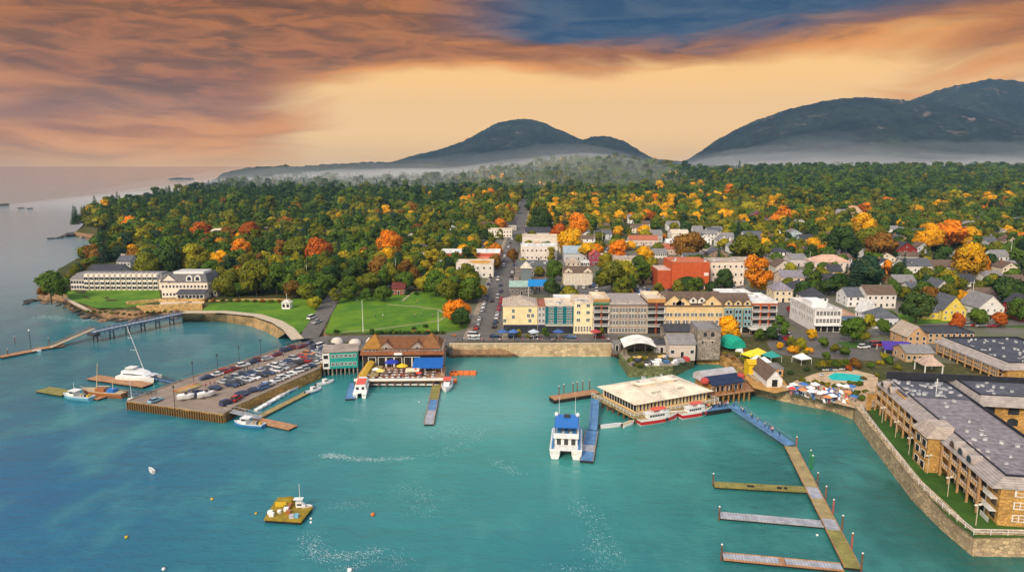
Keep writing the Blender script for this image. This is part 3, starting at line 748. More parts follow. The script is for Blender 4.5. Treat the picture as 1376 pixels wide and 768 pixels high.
# left harbour: yacht float, fishing float, lobster-boat float
yf = dock("yacht_float", XY(P(124, 506, .8)), XY(P(199, 517, .8)), 4.2, .8, planks_brown, "long brown float beside the white motor catamaran", "float")
dock("work_float", XY(P(57, 522, .7)), XY(P(92, 528, .7)), 4.4, .7, planks_olive, "olive wooden float behind the pale blue boat", "float")
dock("work_float", XY(P(118, 529, .6)), XY(P(140, 533.5, .6)), 4.0, .6, planks_brown, "small brown float behind the wooden ketch", "float")
gangway(XY(PP(239, 514)), 2.8, XY(P(203, 507, 1.0)), 1.0, 1.6, "narrow steel gangway from pier to yacht float", mat=darkm, deckm=bluedeck)
gangway(XY(PP(207, 531)), 2.6, XY(P(165, 527, .8)), .8, 1.4, "narrow steel gangway from pier to fishing float", mat=darkm, deckm=steelblue)
# dinghy float south of the pier
dock("dinghy_float", XY(P(347, 560, .6)), XY(P(416, 525, .6)), 2.2, .6, planks_tan, "narrow tan float lined with white dinghies", "float")
dock("crossing_float", XY(P(342, 563, .6)), XY(P(394, 574, .6)), 3.2, .6, planks_brown, "brown float end carrying a heap of yellow gear", "float")
gangway(XY(PP(303, 550)), 2.6, XY(P(350, 561, .8)), .8, 2.2, "grey gangway from pier corner to dinghy float", mat=greym, deckm=planks_grey)
# restaurant floats
dock("restaurant_float", XY(P(488, 514.5, .7)), XY(P(590, 515, .7)), 2.4, .7, whitep, "white-edged float in front of restaurant terrace", "float")
dock("long_finger_float", XY(P(587.5, 514, .7)), XY(P(576, 569, .7)), 2.8, .7, planks_grey, "narrow grey finger float pointing out from restaurant", "float", sections=[(0, .45, planks_olive), (.45, .7, bluedeck), (.7, 1, planks_grey)])
dock("blue_side_float", XY(P(476, 514, .7)), XY(P(470, 535, .7)), 3.0, .7, bluedeck, "short blue float beside the red-roofed catamaran", "float")
gangway(XY(P(500, 499, 2.5)), 2.5, XY(P(487, 513, 1.0)), 1.0, 1.6, "steep white gangway beside the restaurant terrace", mat=whitep, deckm=planks_grey)
# ferry float
dock("ferry_float", XY(P(795.5, 578, .8)), XY(P(788, 618, .8)), 3.4, .8, bluedeck, "blue ferry float beside the large catamaran", "float", sections=[(0, .5, bluedeck), (.5, .72, planks_grey), (.72, 1, bluedeck)])
gangway(XY(P(800, 536, 3.2)), 3.2, XY(P(796.5, 577, 1.0)), 1.0, 2.2, "blue gangway running from terminal to ferry float")
# slanting timber jetty with posts
jt = dock("timber_jetty", XY(P(741, 534.5, 1.4)), XY(P(803, 525, 1.4)), 3.6, 1.4, planks_brown, "slanting brown timber jetty with a row of posts", "jetty", th=1)
for k, (a, b) in enumerate([(751, 532), (757.5, 529.5), (770, 527.5), (775.5, 526), (783, 524.5), (792, 523)]):
    piling(a, b+4, 4.4, "dark post at the slanting timber jetty's " + ["outer corner", "outer end, second out", "middle, outer side", "middle, inner side", "inner end, second in", "landward corner"][k], pile_m, .18)

# inn's long trestle pier on the left
def trestle():
    a = P(245, 419, 5.0); b = P(126, 447, 4.0); d = Vector((b.x-a.x, b.y-a.y)); L = d.length; ang = math.atan2(d.y, d.x)
    root = thing("trestle_pier", (a.x, a.y, 0), "long dark trestle pier running out from inn", "pier", rz=ang)
    MB().box(0, L, -1.6, 1.6, 4.1, 4.5, steelblue, planks_grey).build("walkway", root)
    for s in (-1, 1):
        mb = MB(); n = 22
        for z in (3.0, 4.6, 5.6): mb.box(0, L, s*1.7-.08, s*1.7+.08, z-.08, z+.08, steelblue)
        for k in range(n):
            x0 = L*k/n; x1 = L*(k+1)/n; mb.tube((x0, s*1.7, 3.0), (x1, s*1.7, 5.6), .07, steelblue, n=4); mb.tube((x0, s*1.7, 3.0), (x0, s*1.7, 5.6), .07, steelblue, n=4)
        mb.build("truss", root)
    for k in range(6):
        mb = MB(); x = L*(.14+.17*k)
        for s in (-1, 1): mb.tube((x, s*1.5, -3), (x, s*1.4, 3.9), .28, darkm)
        mb.box(x-.2, x+.2, -1.6, 1.6, 2.5, 2.85, darkm); mb.build("pier_bent", root)
    MB().box(L*.97, L+1.5, -2.4, 2.4, 2.8, 4.0, darkm).build("head_platform", root)
trestle()
gangway(XY(P(126, 441, 4.2)), 4.2, XY(P(68, 466, .9)), .9, 2.4, "long pale gangway from trestle pier to outer float", mat=planks_brown, deckm=gravelm, h=.8)
dock("outer_float", XY(P(0, 479, .7)), XY(P(47, 470, .7)), 3.6, .7, planks_brown, "outermost brown float of the inn's pier", "float", group="inn pier floats")
dock("outer_float", XY(P(46, 469, .7)), XY(P(86, 463, .7)), 3.4, .7, planks_brown, "brown float below the inn's pale gangway", "float", group="inn pier floats")
mp_ = P(42, 470, 0)
t_ = thing("signal_mast", (mp_.x, mp_.y, 0), "tall thin mast standing on the inn's outer float", "mast")
MB().tube((0, 0, -1), (0, 0, 8.0), .12, darkm).build("pole", t_); MB().lathe([(.05, 8.003), (.35, 8.1), (.35, 8.6), (.05, 8.75)], whitep).build("light_head", t_)
for a, b, w in [(11, 479, "at the outermost inn float"), (66, 463, "beside the pale inn gangway")]:
    piling(a, b, 3.0, "short dark piling " + w, pile_m, .18)
piling(20, 460, 2.6, "lone dark piling standing in open water", pile_m, .18)

# hotel lawn, its fence and lamps
hl = [XY(P(a, b, H0)) for a, b in [(1168, 551), (1186, 548), (1260, 624), (1340, 706), (1400, 710), (1500, 722), (1310, 722), (1274, 694), (1234, 652), (1200, 607)]]
drape("hotel_lawn", hl, .08, grass2); OBST.append(('poly', hl))
railing("sea_wall_fence", [XY(P(a, b, H0+.15)) for a, b in [(1156, 549), (1168, 566), (1199, 607), (1234, 652), (1275, 693), (1308, 720), (1400, 722)]], H0+.45, "white post-and-rail fence on top of hotel sea wall", 1.2, 3.0, whitep, cat="fence")
glass_w = pmat("lamp_glass", (.85, .78, .6), .3, .05, 1)
lp = MB(); lp.tube((0, 0, 0), (0, 0, 4.3), .09, pmat("cream_pole", (.55, .47, .33), .6, .2, 1), n=6); lp.build; lpole = hold(lp, "lamp_pole")
lh = MB(); lh.box(-.75, .75, -.12, .12, 4.303, 4.4, greym); lh.box(-.8, -.3, -.2, .2, 4.403, 4.62, glass_w); lh.box(.3, .8, -.2, .2, 4.403, 4.62, glass_w); lhead = hold(lh, "lamp_head")
for k, (a, b) in enumerate([(1185, 568), (1203, 588), (1221, 611), (1246, 636), (1273, 667), (1311, 706)]):
    p = P(a, b, H0); r_ = thing("lawn_lamp", (p.x, p.y, H0), "cream twin-head lamp post, %s along the hotel lawn from pool" % ["first", "second", "third", "fourth", "fifth", "sixth"][k], "lamp post", "lamp posts on the hotel lawn", rz=.3)
    child(lpole, r_); child(lhead, r_)

# islets and rocks
rockm = pmat("shore_rock", (.30, .19, .11), .9, .5, .5, bump=.8, color2=(.13, .09, .065)); darkrock = pmat("wet_rock", (.055, .045, .04), .7, .4, .5, bump=.8)
def rock_mesh(seed, n=2):
    bm = bmesh.new(); bmesh.ops.create_icosphere(bm, subdivisions=n, radius=1); rr = random.Random(seed)
    off = Vector((rr.uniform(0, 9), rr.uniform(0, 9), rr.uniform(0, 9)))
    from mathutils import noise as mn
    for v in bm.verts: v.co *= .75+.55*mn.fractal(v.co*1.1+off, 1, 2, 3)+.1; v.co.z *= .6
    me = bpy.data.meshes.new("rock"); bm.to_mesh(me); bm.free(); return me
for nm, px0, px1, py, hh, lab in [("islet", 222, 261, 241, 15, "low dark wooded islet on the hazy sea"), ("islet", -20, 16, 276.5, 8, "dark flat islet at the picture's left edge")]:
    a = P(px0, py, 0); b = P(px1, py, 0); L = (b-a).length
    me = rock_mesh(3 if px0 > 0 else 4, 4); me.materials.append(HM2); o = bpy.data.objects.new(nm, me); COL.objects.link(o)
    o.location = ((a.x+b.x)/2, a.y, 0); o.scale = (L/2, L*.3, hh); tag(o, lab, "islet", kind="structure")
ROCKS = [rock_mesh(i) for i in range(5)]
for me in ROCKS[:3]: me.materials.append(rockm)
for me in ROCKS[3:]: me.materials.append(darkrock)
def rock(px, py, s, lab, dark=False, flat=1.0):
    p = P(px, py, 0); o = bpy.data.objects.new("shore_rock", random.choice(ROCKS[3:] if dark else ROCKS[:3])); COL.objects.link(o)
    o.location = (p.x, p.y, .1); o.scale = (s*random.uniform(1, 1.7), s*random.uniform(.8, 1.2), s*.8*flat); o.rotation_euler = (0, 0, random.uniform(0, 6)); tag(o, lab, "rock", "rocks along the shore")
for a, b, s, d in [(28, 280, 5, 1), (40, 280.5, 4, 1), (116, 278.5, 4, 1), (68, 321, 4, 1), (80, 320, 3, 1), (92, 317.5, 8, 1), (98, 315, 6, 1), (104, 316, 6, 1), (112, 319, 5, 0), (124, 321, 5, 0), (140, 323, 5, 0), (36, 408, 2.2, 1), (42, 405, 3.4, 1), (47, 404, 3, 0)]:
    rock(a, b, s, ("dark wet rock " if d else "tan shore rock ") + ("off the wooded point" if b < 300 or b > 400 else "at the tip of wooded point"), d)
for k in range(60):
    t = random.random(); q = [(52, 407), (70, 407), (88, 411.5), (104, 420), (122, 428), (142, 434), (160, 431), (182, 433), (205, 427), (238, 429)]
    i = min(int(t*9), 8); f = t*9-i; a = q[i][0]*(1-f)+q[i+1][0]*f; b = q[i][1]*(1-f)+q[i+1][1]*f
    rock(a+random.uniform(-3, 3), b+random.uniform(-3.0, 1.2), random.uniform(.9, 2.6), ("tan boulder" if k % 3 else "dark boulder") + " on the shore below inn lawn", not k % 3)
# ================================================================ boats
def bpaint(name, c, rough=.35): return pmat(name, c, rough, .12, .8, spec=.5)
W_HULL = bpaint("boat_white", (.78, .77, .74)); B_HULL = bpaint("boat_blue", (.05, .20, .42)); R_BAND = bpaint("boat_red", (.55, .02, .025)); PB_HULL = bpaint("boat_pale_blue", (.16, .42, .55))
WOOD = bpaint("varnished_wood", (.36, .13, .045)); ROOFBLUE = bpaint("canvas_blue", (.02, .16, .50), .6); REDROOF = bpaint("roof_red", (.70, .10, .06), .6); TAN = bpaint("deck_tan", (.46, .36, .22), .7); ORANGE = bpaint("buoy_orange", (.75, .16, .02), .6)
GREY = bpaint("boat_grey", (.42, .43, .44), .6); YELL = bpaint("gear_yellow", (.60, .40, .02), .7)
def hull_rings(L, B, D, bow=.35, n=11, keel=.35, stern=.85, flare=.8, z0=0, zt=None, sheer=.35):
    out = []
    for i in range(n):
        t = i/(n-1); x = -L/2+L*t
        w = B/2*(stern+(1-stern)*min(1, t/.35)) if t < .35 else B/2*(1-max(0, (t-(1-bow))/bow)**2.0*.97)
        zg = D*(1+sheer*max(0, (t-.45)/.55)**2); xx = x+(.0 if t < .9 else 0)
        out.append((xx, w, zg))
    return out
def hull_mesh(L, B, D, mlow, mtop, band=.5, **kw):
    rs = hull_rings(L, B, D, **kw); mb = MB(); lo = []; hi = []
    for x, w, zg in rs:
        zb = D*band
        k = 1-.10*(x+L/2)/L
        lo.append([(x*k, -w*.55, -.5), (x*k, w*.55, -.5), (x*.98, w*.93, zb), (x*.98, -w*.93, zb)])
        hi.append([(x*.98, -w*.93, zb), (x*.98, w*.93, zb), (x, w, zg), (x, -w, zg)])
    mb.loft(lo, mlow, caps=True); mb.loft(hi, mtop, caps=True)
    return mb, rs
def gunwale(rs, m, h=.12, t=.14):
    mb = MB()
    for s in (-1, 1):
        mb.loft([[(x, s*(w), z), (x, s*(w-t), z), (x, s*(w-t), z+h), (x, s*w, z+h)] for x, w, z in rs], m)
    return mb
def deck_of(rs, m, dz=-.02, k=.9):
    mb = MB()
    mb.loft([[(x*.97, -w*k, z+dz+.03), (x*.97, w*k, z+dz+.03)] for x, w, z in rs], m, closed=False, caps=False); return mb
def place(px, py, z=0): p = P(px, py, z); return (p.x, p.y, z)
def heading(pa, pb):
    a = P(*pa); b = P(*pb); return math.atan2(b.y-a.y, b.x-a.x), (b-a).length, ((a.x+b.x)/2, (a.y+b.y)/2, 0)

def lobster_boat(stern, bow, label, hullm, topm=None, cabin=True, beam=.30):
    rz, L, loc = heading(stern, bow); B = L*beam; D = L*.11
    root = thing("lobster_boat", loc, label, "boat", rz=rz)
    mb, rs = hull_mesh(L, B, D, hullm, topm or hullm); mb.build("hull", root); gunwale(rs, W_HULL).build("gunwale", root); deck_of(rs, GREY, .01).build("deck", root)
    cx = L*.1
    mb = MB(); mb.loft([[(x, -w, z), (x, w, z), (x-.2*(z > D*1.5), w*.9, z+1.7), (x-.2, -w*.9, z+1.7)] for x, w, z in ((cx-L*.06, B*.36, D+.02), (cx+L*.10, B*.36, D+.02))], W_HULL); cb = mb.build("cabin", root)
    mb = MB(); mb.box(cx-L*.17, cx+L*.12, -B*.40, B*.40, D+1.72, D+1.86, W_HULL); mb.build("cabin_roof", root)
    mb = MB(); mb.box(cx+L*.098, cx+L*.106, -B*.28, B*.28, D+.95, D+1.5, glass)
    mb.box(cx-L*.05, cx+L*.08, -B*.365, B*.365, D+.95, D+1.5, glass); mb.build("cabin_window", root)
    MB().box(L*.2, L*.34, -B*.24, B*.24, D*1.05, D*1.35+.35, W_HULL).build("trunk_cabin", root)
    for k in range(4): MB().box(-L*.40+k*L*.07, -L*.40+k*L*.07+L*.055, -B*.25+.2*(k % 2), B*.12+.2*(k % 2), D+.05, D+.6+.2*(k % 2), [YELL, darkm, GREY, TAN][k]).build("trap_crate", root)
    MB().tube((cx, 0, D+1.86), (cx, 0, D+4.4), .06, W_HULL, .03).build("mast", root)
    return root
lobster_boat((124, 538), (86, 534), "pale blue lobster boat with teal and dark gear on deck", PB_HULL, PB_HULL)
lobster_boat((355, 575), (315, 571), "blue lobster boat with white cluttered deck at pier corner", B_HULL, B_HULL)

def ketch():
    rz, L, loc = heading((168, 534), (112, 530)); B = L*.24; D = 1.7
    root = thing("wooden_ketch", loc, "old varnished wooden sailing boat with bare stub masts", "sailing boat", rz=rz)
    mb, rs = hull_mesh(L, B, D, WOOD, WOOD); mb.build("hull", root); gunwale(rs, TAN, .3).build("gunwale", root); deck_of(rs, TAN).build("deck", root)
    MB().box(-1, 2.4, -1.0, 1.0, D+.03, D+1.1, WOOD).build("deckhouse", root)
    MB().box(-4.5, -2, -1.1, 1.1, D+.03, D+1.0, ROOFBLUE).build("sail_cover", root)
    spar = bpaint("spar_cream", (.66, .52, .30))
    MB().tube((2.6, 0, D), (1.2, 0, D+9.5), .18, spar, .09).build("mast", root); MB().tube((-3.6, 0, D), (-3.8, 0, D+4), .13, spar, .07).build("mast", root)
    MB().tube((2.4, 0, D+1.6), (-2.6, 0, D+1.9), .1, spar).build("boom", root); MB().tube((L*.45, 0, D+.6), (L*.56, 0, D+1.2), .1, spar, .05).build("bowsprit", root)
    mb = MB()
    for s in (-1, 1): mb.tube((1.3, 0, D+8.8), (1.0, s*B*.45, D+.2), .025, darkm, n=3)
    mb.tube((1.2, 0, D+9.3), (L*.55, 0, D+1.2), .025, darkm, n=3); mb.build("rigging", root)
ketch()

def yacht():
    rz, L, loc = heading((165, 509), (211, 512)); L *= 1.08; B = 6.2; D = 1.7
    root = thing("motor_catamaran", loc, "sleek white motor catamaran yacht with tall leaning mast", "yacht", rz=rz)
    for s in (-1, 1):
        mb, rs = hull_mesh(L, 2.2, D, W_HULL, W_HULL, bow=.5, sheer=.1)
        for i, v in enumerate(mb.v): mb.v[i] = (v[0], v[1]+s*2.0, v[2])
        mb.build("hull", root)
    MB().loft([[(x, -w, D+.01), (x, w, D+.01), (x, w, D+.35), (x, -w, D+.35)] for x, w in ((-L*.47, 3.0), (L*.25, 2.9), (L*.38, 2.4))], W_HULL).build("bridge_deck", root)
    def ring(x, w, z, h): return [(x, -w, z), (x, w, z), (x, w*.8, z+h), (x, -w*.8, z+h)]
    MB().loft([ring(-L*.36, 2.6, D+.36, 1.7), ring(-.5, 2.7, D+.36, 1.7), ring(L*.16, 2.5, D+.36, 1.0), ring(L*.27, 2.0, D+.36, .25)], W_HULL, caps=True).build("cabin", root)
    MB().loft([ring(-L*.30, 2.62, D+.95, .6), ring(-.4, 2.72, D+.95, .6), ring(L*.17, 2.45, D+.8, .4), ring(L*.21, 2.25, D+.7, .25)], glass).build("cabin_window", root)
    MB().box(-L*.30, -1.2, -1.5, 1.5, D+2.9, D+3.02, W_HULL).build("flybridge_roof", root)
    mb = MB()
    for x in (-L*.28, -1.5):
        for s in (-1, 1): mb.tube((x, s*1.3, D+2.0), (x, s*1.3, D+2.9), .06, W_HULL)
    mb.build("roof_frame", root)
    MB().tube((2.3, 0, D+1.5), (-1.2, -2.2, D+18.5), .14, W_HULL, .08).build("mast", root)
    mb = MB(); mb.tube((.3, -1.0, D+9.5), (-1.5, -1.4, D+9.8), .05, W_HULL); mb.tube((-.3, -1.6, D+14), (-1.8, -1.8, D+14.2), .05, W_HULL); mb.build("spreader", root)
yacht()
def mastboat():
    loc = place(178, 541); root = thing("small_sailboat", loc, "little white sailboat with one mast at pier's outer corner", "sailing boat", rz=2.4)
    mb, rs = hull_mesh(6, 2.0, .8, W_HULL, W_HULL); mb.build("hull", root); deck_of(rs, TAN).build("deck", root)
    MB().box(-.3, 1.4, -.6, .6, .82, 1.3, W_HULL).build("cabin", root); MB().tube((.4, 0, .8), (.4, 0, 8.5), .09, W_HULL, .05).build("mast", root); MB().tube((.4, 0, 1.9), (-2.2, 0, 2.0), .07, W_HULL).build("boom", root)
mastboat()

def ferry():
    rz, L, loc = heading((760, 613), (763, 569)); L = 19; B = 8.4; D = 2.3
    a = P(760, 617, 0); loc = (a.x+L/2*math.cos(rz), a.y+L/2*math.sin(rz), 0)
    root = thing("ferry_catamaran", loc, "large white catamaran ferry with bright blue upper roof", "ferry", rz=rz)
    for s in (-1, 1):
        mb, rs = hull_mesh(L, 2.7, D, W_HULL, W_HULL, bow=.4, sheer=.15, stern=1.0)
        for i, v in enumerate(mb.v): mb.v[i] = (v[0], v[1]+s*2.8, v[2])
        mb.build("hull", root)
    MB().loft([[(x, -w, D+.01), (x, w, D+.01), (x, w, D+.4), (x, -w, D+.4)] for x, w in ((-L/2+.1, B/2), (L*.22, B/2), (L*.36, B*.42), (L*.46, B*.22))], W_HULL).build("main_deck", root)
    for s in (-1, 1):
        MB().box(-L/2+.2, L*.3, s*(B/2-.75)-.28, s*(B/2-.75)+.28, D+.403, D+.9, B_HULL).build("side_bench", root)
    # main saloon, upper deck with canopy
    MB().loft([[(x, -w, D+.42), (x, w, D+.42), (x, w, D+2.6), (x, -w, D+2.6)] for x, w in ((-L*.34, 3.0), (L*.18, 3.0), (L*.30, 2.1))], W_HULL).build("saloon", root)
    for y in (-1.9, 0, 1.9): MB().box(-L*.34-.03, -L*.34+.02, y-.55, y+.55, D+.45, D+2.1, darkm).build("doorway", root)
    for s in (-1, 1):
        for k in range(6): MB().box(-L*.28+k*1.5, -L*.28+k*1.5+1.1, s*3.0-.02, s*3.0+.02, D+1.3, D+2.2, glass).build("saloon_window", root)
    MB().box(-L*.40, L*.2, -3.3, 3.3, D+2.603, D+2.8, W_HULL).build("upper_deck", root)
    MB().box(-L*.40, -L*.38, -3.3, 3.3, D+2.803, D+3.9, W_HULL).build("stern_bulwark", root)
    for s in (-1, 1): MB().box(-L*.38, L*.16, s*3.25-.05, s*3.25+.05, D+2.803, D+3.7, W_HULL).build("side_bulwark", root)
    for s in (-1, 0, 1): MB().box(-L*.30, -.5, s*2.0-.5, s*2.0+.5, D+2.803, D+3.3, B_HULL).build("bench_row", root)
    MB().loft([[(x, -3.2, z), (x, 3.2, z), (x, 3.0, z+.3), (x, -3.0, z+.3)] for x, z in ((-L*.30, D+4.75), (L*.16, D+4.95))], ROOFBLUE).build("canopy_roof", root)
    for x in (-L*.29, -L*.07, L*.14):
        for s in (-1, 1): MB().tube((x, s*3.05, D+2.8), (x, s*3.05, D+4.8), .07, W_HULL).build("canopy_post", root)
    MB().loft([[(x, -w, z), (x, w, z), (x, w*.85, z+1.3), (x, -w*.85, z+1.3)] for x, w, z in ((L*.165, 2.0, D+2.81), (L*.24, 1.7, D+2.61))], W_HULL).build("wheelhouse", root)
    MB().box(.5, 1.6, -.8, .8, D+5.28, D+6.0, darkm).build("radar_housing", root)
    for s in (-1, 1): MB().tube((2.5, s*2.2, D+5.2), (2.5, s*2.2, D+10.5), .07, W_HULL, .04).build("antenna", root)
    for s in (-1, 1):
        mb = MB(); mb.lathe([(.0, D+5.24), (.45, D+5.3), (.55, D+5.8), (.3, D+6.2), (0, D+6.3)], W_HULL, c=(1.9, s*2.9), n=8); mb.build("life_raft_pod", root)
ferry()

def tour_boat(stern, bow, label):
    rz, L, loc = heading(stern, bow); B = L*.27; D = 1.6
    root = thing("tour_boat", loc, label, "tour boat", "red and white tour boats", rz)
    rs = hull_rings(L, B, D, bow=.45, sheer=.3); lo, md, hi = [], [], []
    for x, w, zg in rs:
        lo.append([(x*.9, -w*.5, -.6), (x*.9, w*.5, -.6), (x*.96, w*.93, zg*.30), (x*.96, -w*.93, zg*.30)])
        md.append([(x*.96, -w*.93, zg*.30), (x*.96, w*.93, zg*.30), (x*.99, w*.98, zg*.93), (x*.99, -w*.98, zg*.93)])
        hi.append([(x*.99, -w*.98, zg*.93), (x*.99, w*.98, zg*.93), (x, w, zg+.12), (x, -w, zg+.12)])
    mb = MB(); mb.loft(lo, W_HULL); mb.loft(hi, W_HULL); mb.build("hull", root); mb = MB(); mb.loft(md, R_BAND); mb.build("hull_band", root)
    deck_of(rs, TAN, .13).build("deck", root); gunwale(rs, W_HULL, .45, .08).build("bulwark", root)
    z = D+.3
    MB().loft([[(x, -w, z), (x, w, z), (x, w*.93, z+1.3), (x, -w*.93, z+1.3)] for x, w in ((-L*.30, B*.36), (L*.12, B*.36), (L*.24, B*.22))], W_HULL).build("cabin", root)
    for s in (-1, 1):
        for k in range(6): MB().box(-L*.27+k*L*.062, -L*.27+k*L*.062+L*.045, s*B*.36-.06, s*B*.36+.02, z+.5, z+1.05, glass).build("cabin_window", root)
    MB().box(-L*.33, L*.16, -B*.38, B*.38, z+1.31, z+1.43, W_HULL).build("upper_deck", root)
    MB().loft([[(x, -w, z+2.3), (x, w, z+2.3), (x, w*.9, z+2.5), (x, -w*.9, z+2.5)] for x, w in ((-L*.18, B*.30), (L*.08, B*.30), (L*.16, B*.2))], REDROOF).build("canopy_roof", root)
    mb = MB()
    for x in (-L*.17, L*.06):
        for s in (-1, 1): mb.tube((x, s*B*.27, z+1.43), (x, s*B*.27, z+2.3), .06, W_HULL)
    mb.build("canopy_frame", root)
    MB().box(L*.0, L*.1, -B*.2, B*.2, z+1.44, z+2.25, W_HULL).build("wheelhouse", root); MB().box(L*.098, L*.104, -B*.17, B*.17, z+1.7, z+2.15, glass).build("wheelhouse_window", root)
    mb = MB(); mb.lathe([(.12, 0), (.5, 0), (.62, .15), (.5, .3), (.12, .3)], darkm, n=10); o = mb.build("side_emblem", root); o.location = (L*.12, -B*.49, 1.2); o.rotation_euler = (R(82), 0, 0)
tour_boat((857, 571), (911, 562), "red and white tour boat at terminal corner, nearer of two")
tour_boat((913, 562.5), (956, 555), "red and white tour boat by crowded dock, farther of two")

def launch(stern, bow, label, name="motor_launch", hm=None, roof=None, cabin=True, cat="boat", deckm=None, group=None, beam=.32):
    rz, L, loc = heading(stern, bow); B = L*beam; D = max(.7, L*.1)
    root = thing(name, loc, label, cat, group, rz); mb, rs = hull_mesh(L, B, D, hm or W_HULL, W_HULL); mb.build("hull", root); deck_of(rs, deckm or GREY).build("deck", root); gunwale(rs, W_HULL).build("gunwale", root)
    if cabin:
        MB().loft([[(x, -w, D), (x, w, D), (x-.15, w*.85, D+h), (x-.15, -w*.85, D+h)] for x, w, h in ((-L*.1, B*.33, 1.3), (L*.12, B*.33, 1.2), (L*.26, B*.22, .4))], W_HULL).build("cabin", root)
        MB().loft([[(x, -w, D+.6), (x, w, D+.6), (x-.1, w*.9, D+1.0), (x-.1, -w*.9, D+1.0)] for x, w in ((-L*.06, B*.335), (L*.12, B*.335))], glass).build("cabin_window", root)
    if roof: MB().box(-L*.2, L*.16, -B*.35, B*.35, D+1.9, D+2.0, roof).build("canopy", root)
    if cat == "boat": MB().box(-L*.5-.35, -L*.5+.05, -.25, .25, .2, D+.5, darkm).build("outboard_motor", root)
    return root
launch((806, 575), (836, 572), "long white flat launch at terminal's left corner", cabin=False, beam=.22)
launch((836, 574), (852, 568), "small grey skiff between white launch and tour boat", cabin=False, deckm=TAN)
launch((425, 519), (449, 513), "white speedboat nearest the teal building", roof=None)
launch((410, 530), (432, 523), "white speedboat with blue trim at end of dinghy float", hm=B_HULL)
launch((603, 513), (599, 528), "white workboat moored at end of restaurant terrace", roof=REDROOF)
launch((207, 636), (201, 632), "lone white dinghy anchored in open water", cabin=False, name="dinghy", cat="dinghy")
launch((44, 473), (56, 472), "white tender tied to the inn's outer float", cabin=False, name="dinghy", cat="dinghy")
rr = random.Random(5)
for k in range(11):
    t = k/10; a = 348+t*(408-348); b = 551+t*(515-551)+rr.uniform(-.4, .4); lab = ["outermost", "second", "third", "fourth", "fifth", "middle", "fifth-last", "fourth-last", "third-last", "second-last", "innermost"][k]
    r_ = launch((a-4.6, b+1.8), (a+4.6, b-2.2), f"{lab} white dinghy along the narrow tan float", "dinghy", hm=[W_HULL, GREY, W_HULL, B_HULL][k % 4], cabin=False, cat="dinghy", group="dinghies along the tan float", deckm=[W_HULL, W_HULL, GREY][k % 3], beam=.56)

def red_cat():
    rz, L, loc = heading((483, 536), (490, 514)); L *= .95; B = 4.4; D = 1.5
    root = thing("harbour_catamaran", loc, "white catamaran with red roof beside short blue float", "boat", rz=rz)
    for s in (-1, 1):
        mb, rs = hull_mesh(L, 1.5, D, W_HULL, W_HULL, bow=.4, stern=1)
        for i, v in enumerate(mb.v): mb.v[i] = (v[0], v[1]+s*1.4, v[2])
        mb.build("hull", root)
    MB().box(-L*.45, L*.36, -B/2, B/2, D+.01, D+.3, W_HULL).build("deck", root)
    MB().loft([[(x, -w, D+.31), (x, w, D+.31), (x, w*.9, D+2.0), (x, -w*.9, D+2.0)] for x, w in ((-L*.33, 1.9), (L*.15, 1.9), (L*.28, 1.4))], W_HULL).build("cabin", root)
    for y in (-.9, .9): MB().box(-L*.33-.04, -L*.33+.03, y-.45, y+.45, D+.6, D+1.6, glass).build("cabin_window", root)
    MB().box(-L*.25, L*.14, -1.5, 1.5, D+2.02, D+2.2, REDROOF).build("cabin_roof", root)
red_cat()

# moored work barge in the foreground
def barge():
    a = P(356, 697, .8); b = P(404, 700, .8); c = P(419, 681, .8); d = P(371, 672, .8)
    poly = [XY(p) for p in (a, b, c, d)]; cc = ctr(poly)
    root = thing("work_barge", (cc[0], cc[1], 0), "moored square mossy work float carrying gear", "work float"); q = rel(poly, cc)
    deckmoss = pmat("mossy_deck", (.34, .22, .015), .9, .5, .5, color2=(.20, .15, .02))
    MB().prism(q, -.5, .6, black).build("float", root); MB().prism(inset(q, -.25), .603, .85, deckmoss).build("deck", root)
    MB().box(-3.6, -1.2, 2.2, 4.4, .853, 2.0, YELL, deckmoss).build("gear_pile", root)
    MB().lathe([(0, 2.4), (1.3, 2.0), (1.5, 1.2), (1.6, .855)], deckmoss, c=(-1.2, 3.6), n=9).build("net_heap", root)
    for x, y, m in ((-3.6, -.9, W_HULL), (-3.0, -1.8, W_HULL), (-.6, .5, W_HULL), (2.5, -2.4, PB_HULL), (1.6, -2.6, GREY), (.3, -.8, WOOD)):
        MB().box(x-.5, x+.5, y-.45, y+.45, .853, 1.55, m).build("gear_crate", root)
    MB().lathe([(.45, .854), (.5, 1.4), (.3, 1.5), (0, 1.5)], W_HULL, c=(-1.8, -.4), n=9).build("barrel", root)
    for x in (-3.2, -1, 1.2, 3.2):
        MB().tube((x, -2.9, -.8), (x, -2.9, .5), .25, darkm).build("fender", root)
barge()
def barge_boat():
    r_ = launch((385, 685), (420, 684), "white sport boat with raised canopy tied to mossy float", roof=W_HULL)
    MB().tube((.2, 0, 2.6), (.2, 0, 6.2), .07, W_HULL, .04).build("antenna", r_); MB().box(-2.2, -1.6, -1.2, 1.2, .9, 1.6, WOOD).build("stern_seat", r_)
barge_boat()
def buoy(px, py, r, m, label):
    p = P(px, py, 0); root = thing("mooring_buoy", (p.x, p.y, 0), label, "buoy", "mooring buoys")
    MB().lathe([(0, -.4*r), (.8*r, 0), (r, .5*r), (.8*r, 1.1*r), (.3*r, 1.4*r), (0, 1.45*r)], m, n=10).build("float_ball", root, smooth=True)
    MB().tube((0, 0, 1.4*r), (0, 0, 2.1*r), .08*r+.02, darkm).build("eye_post", root)
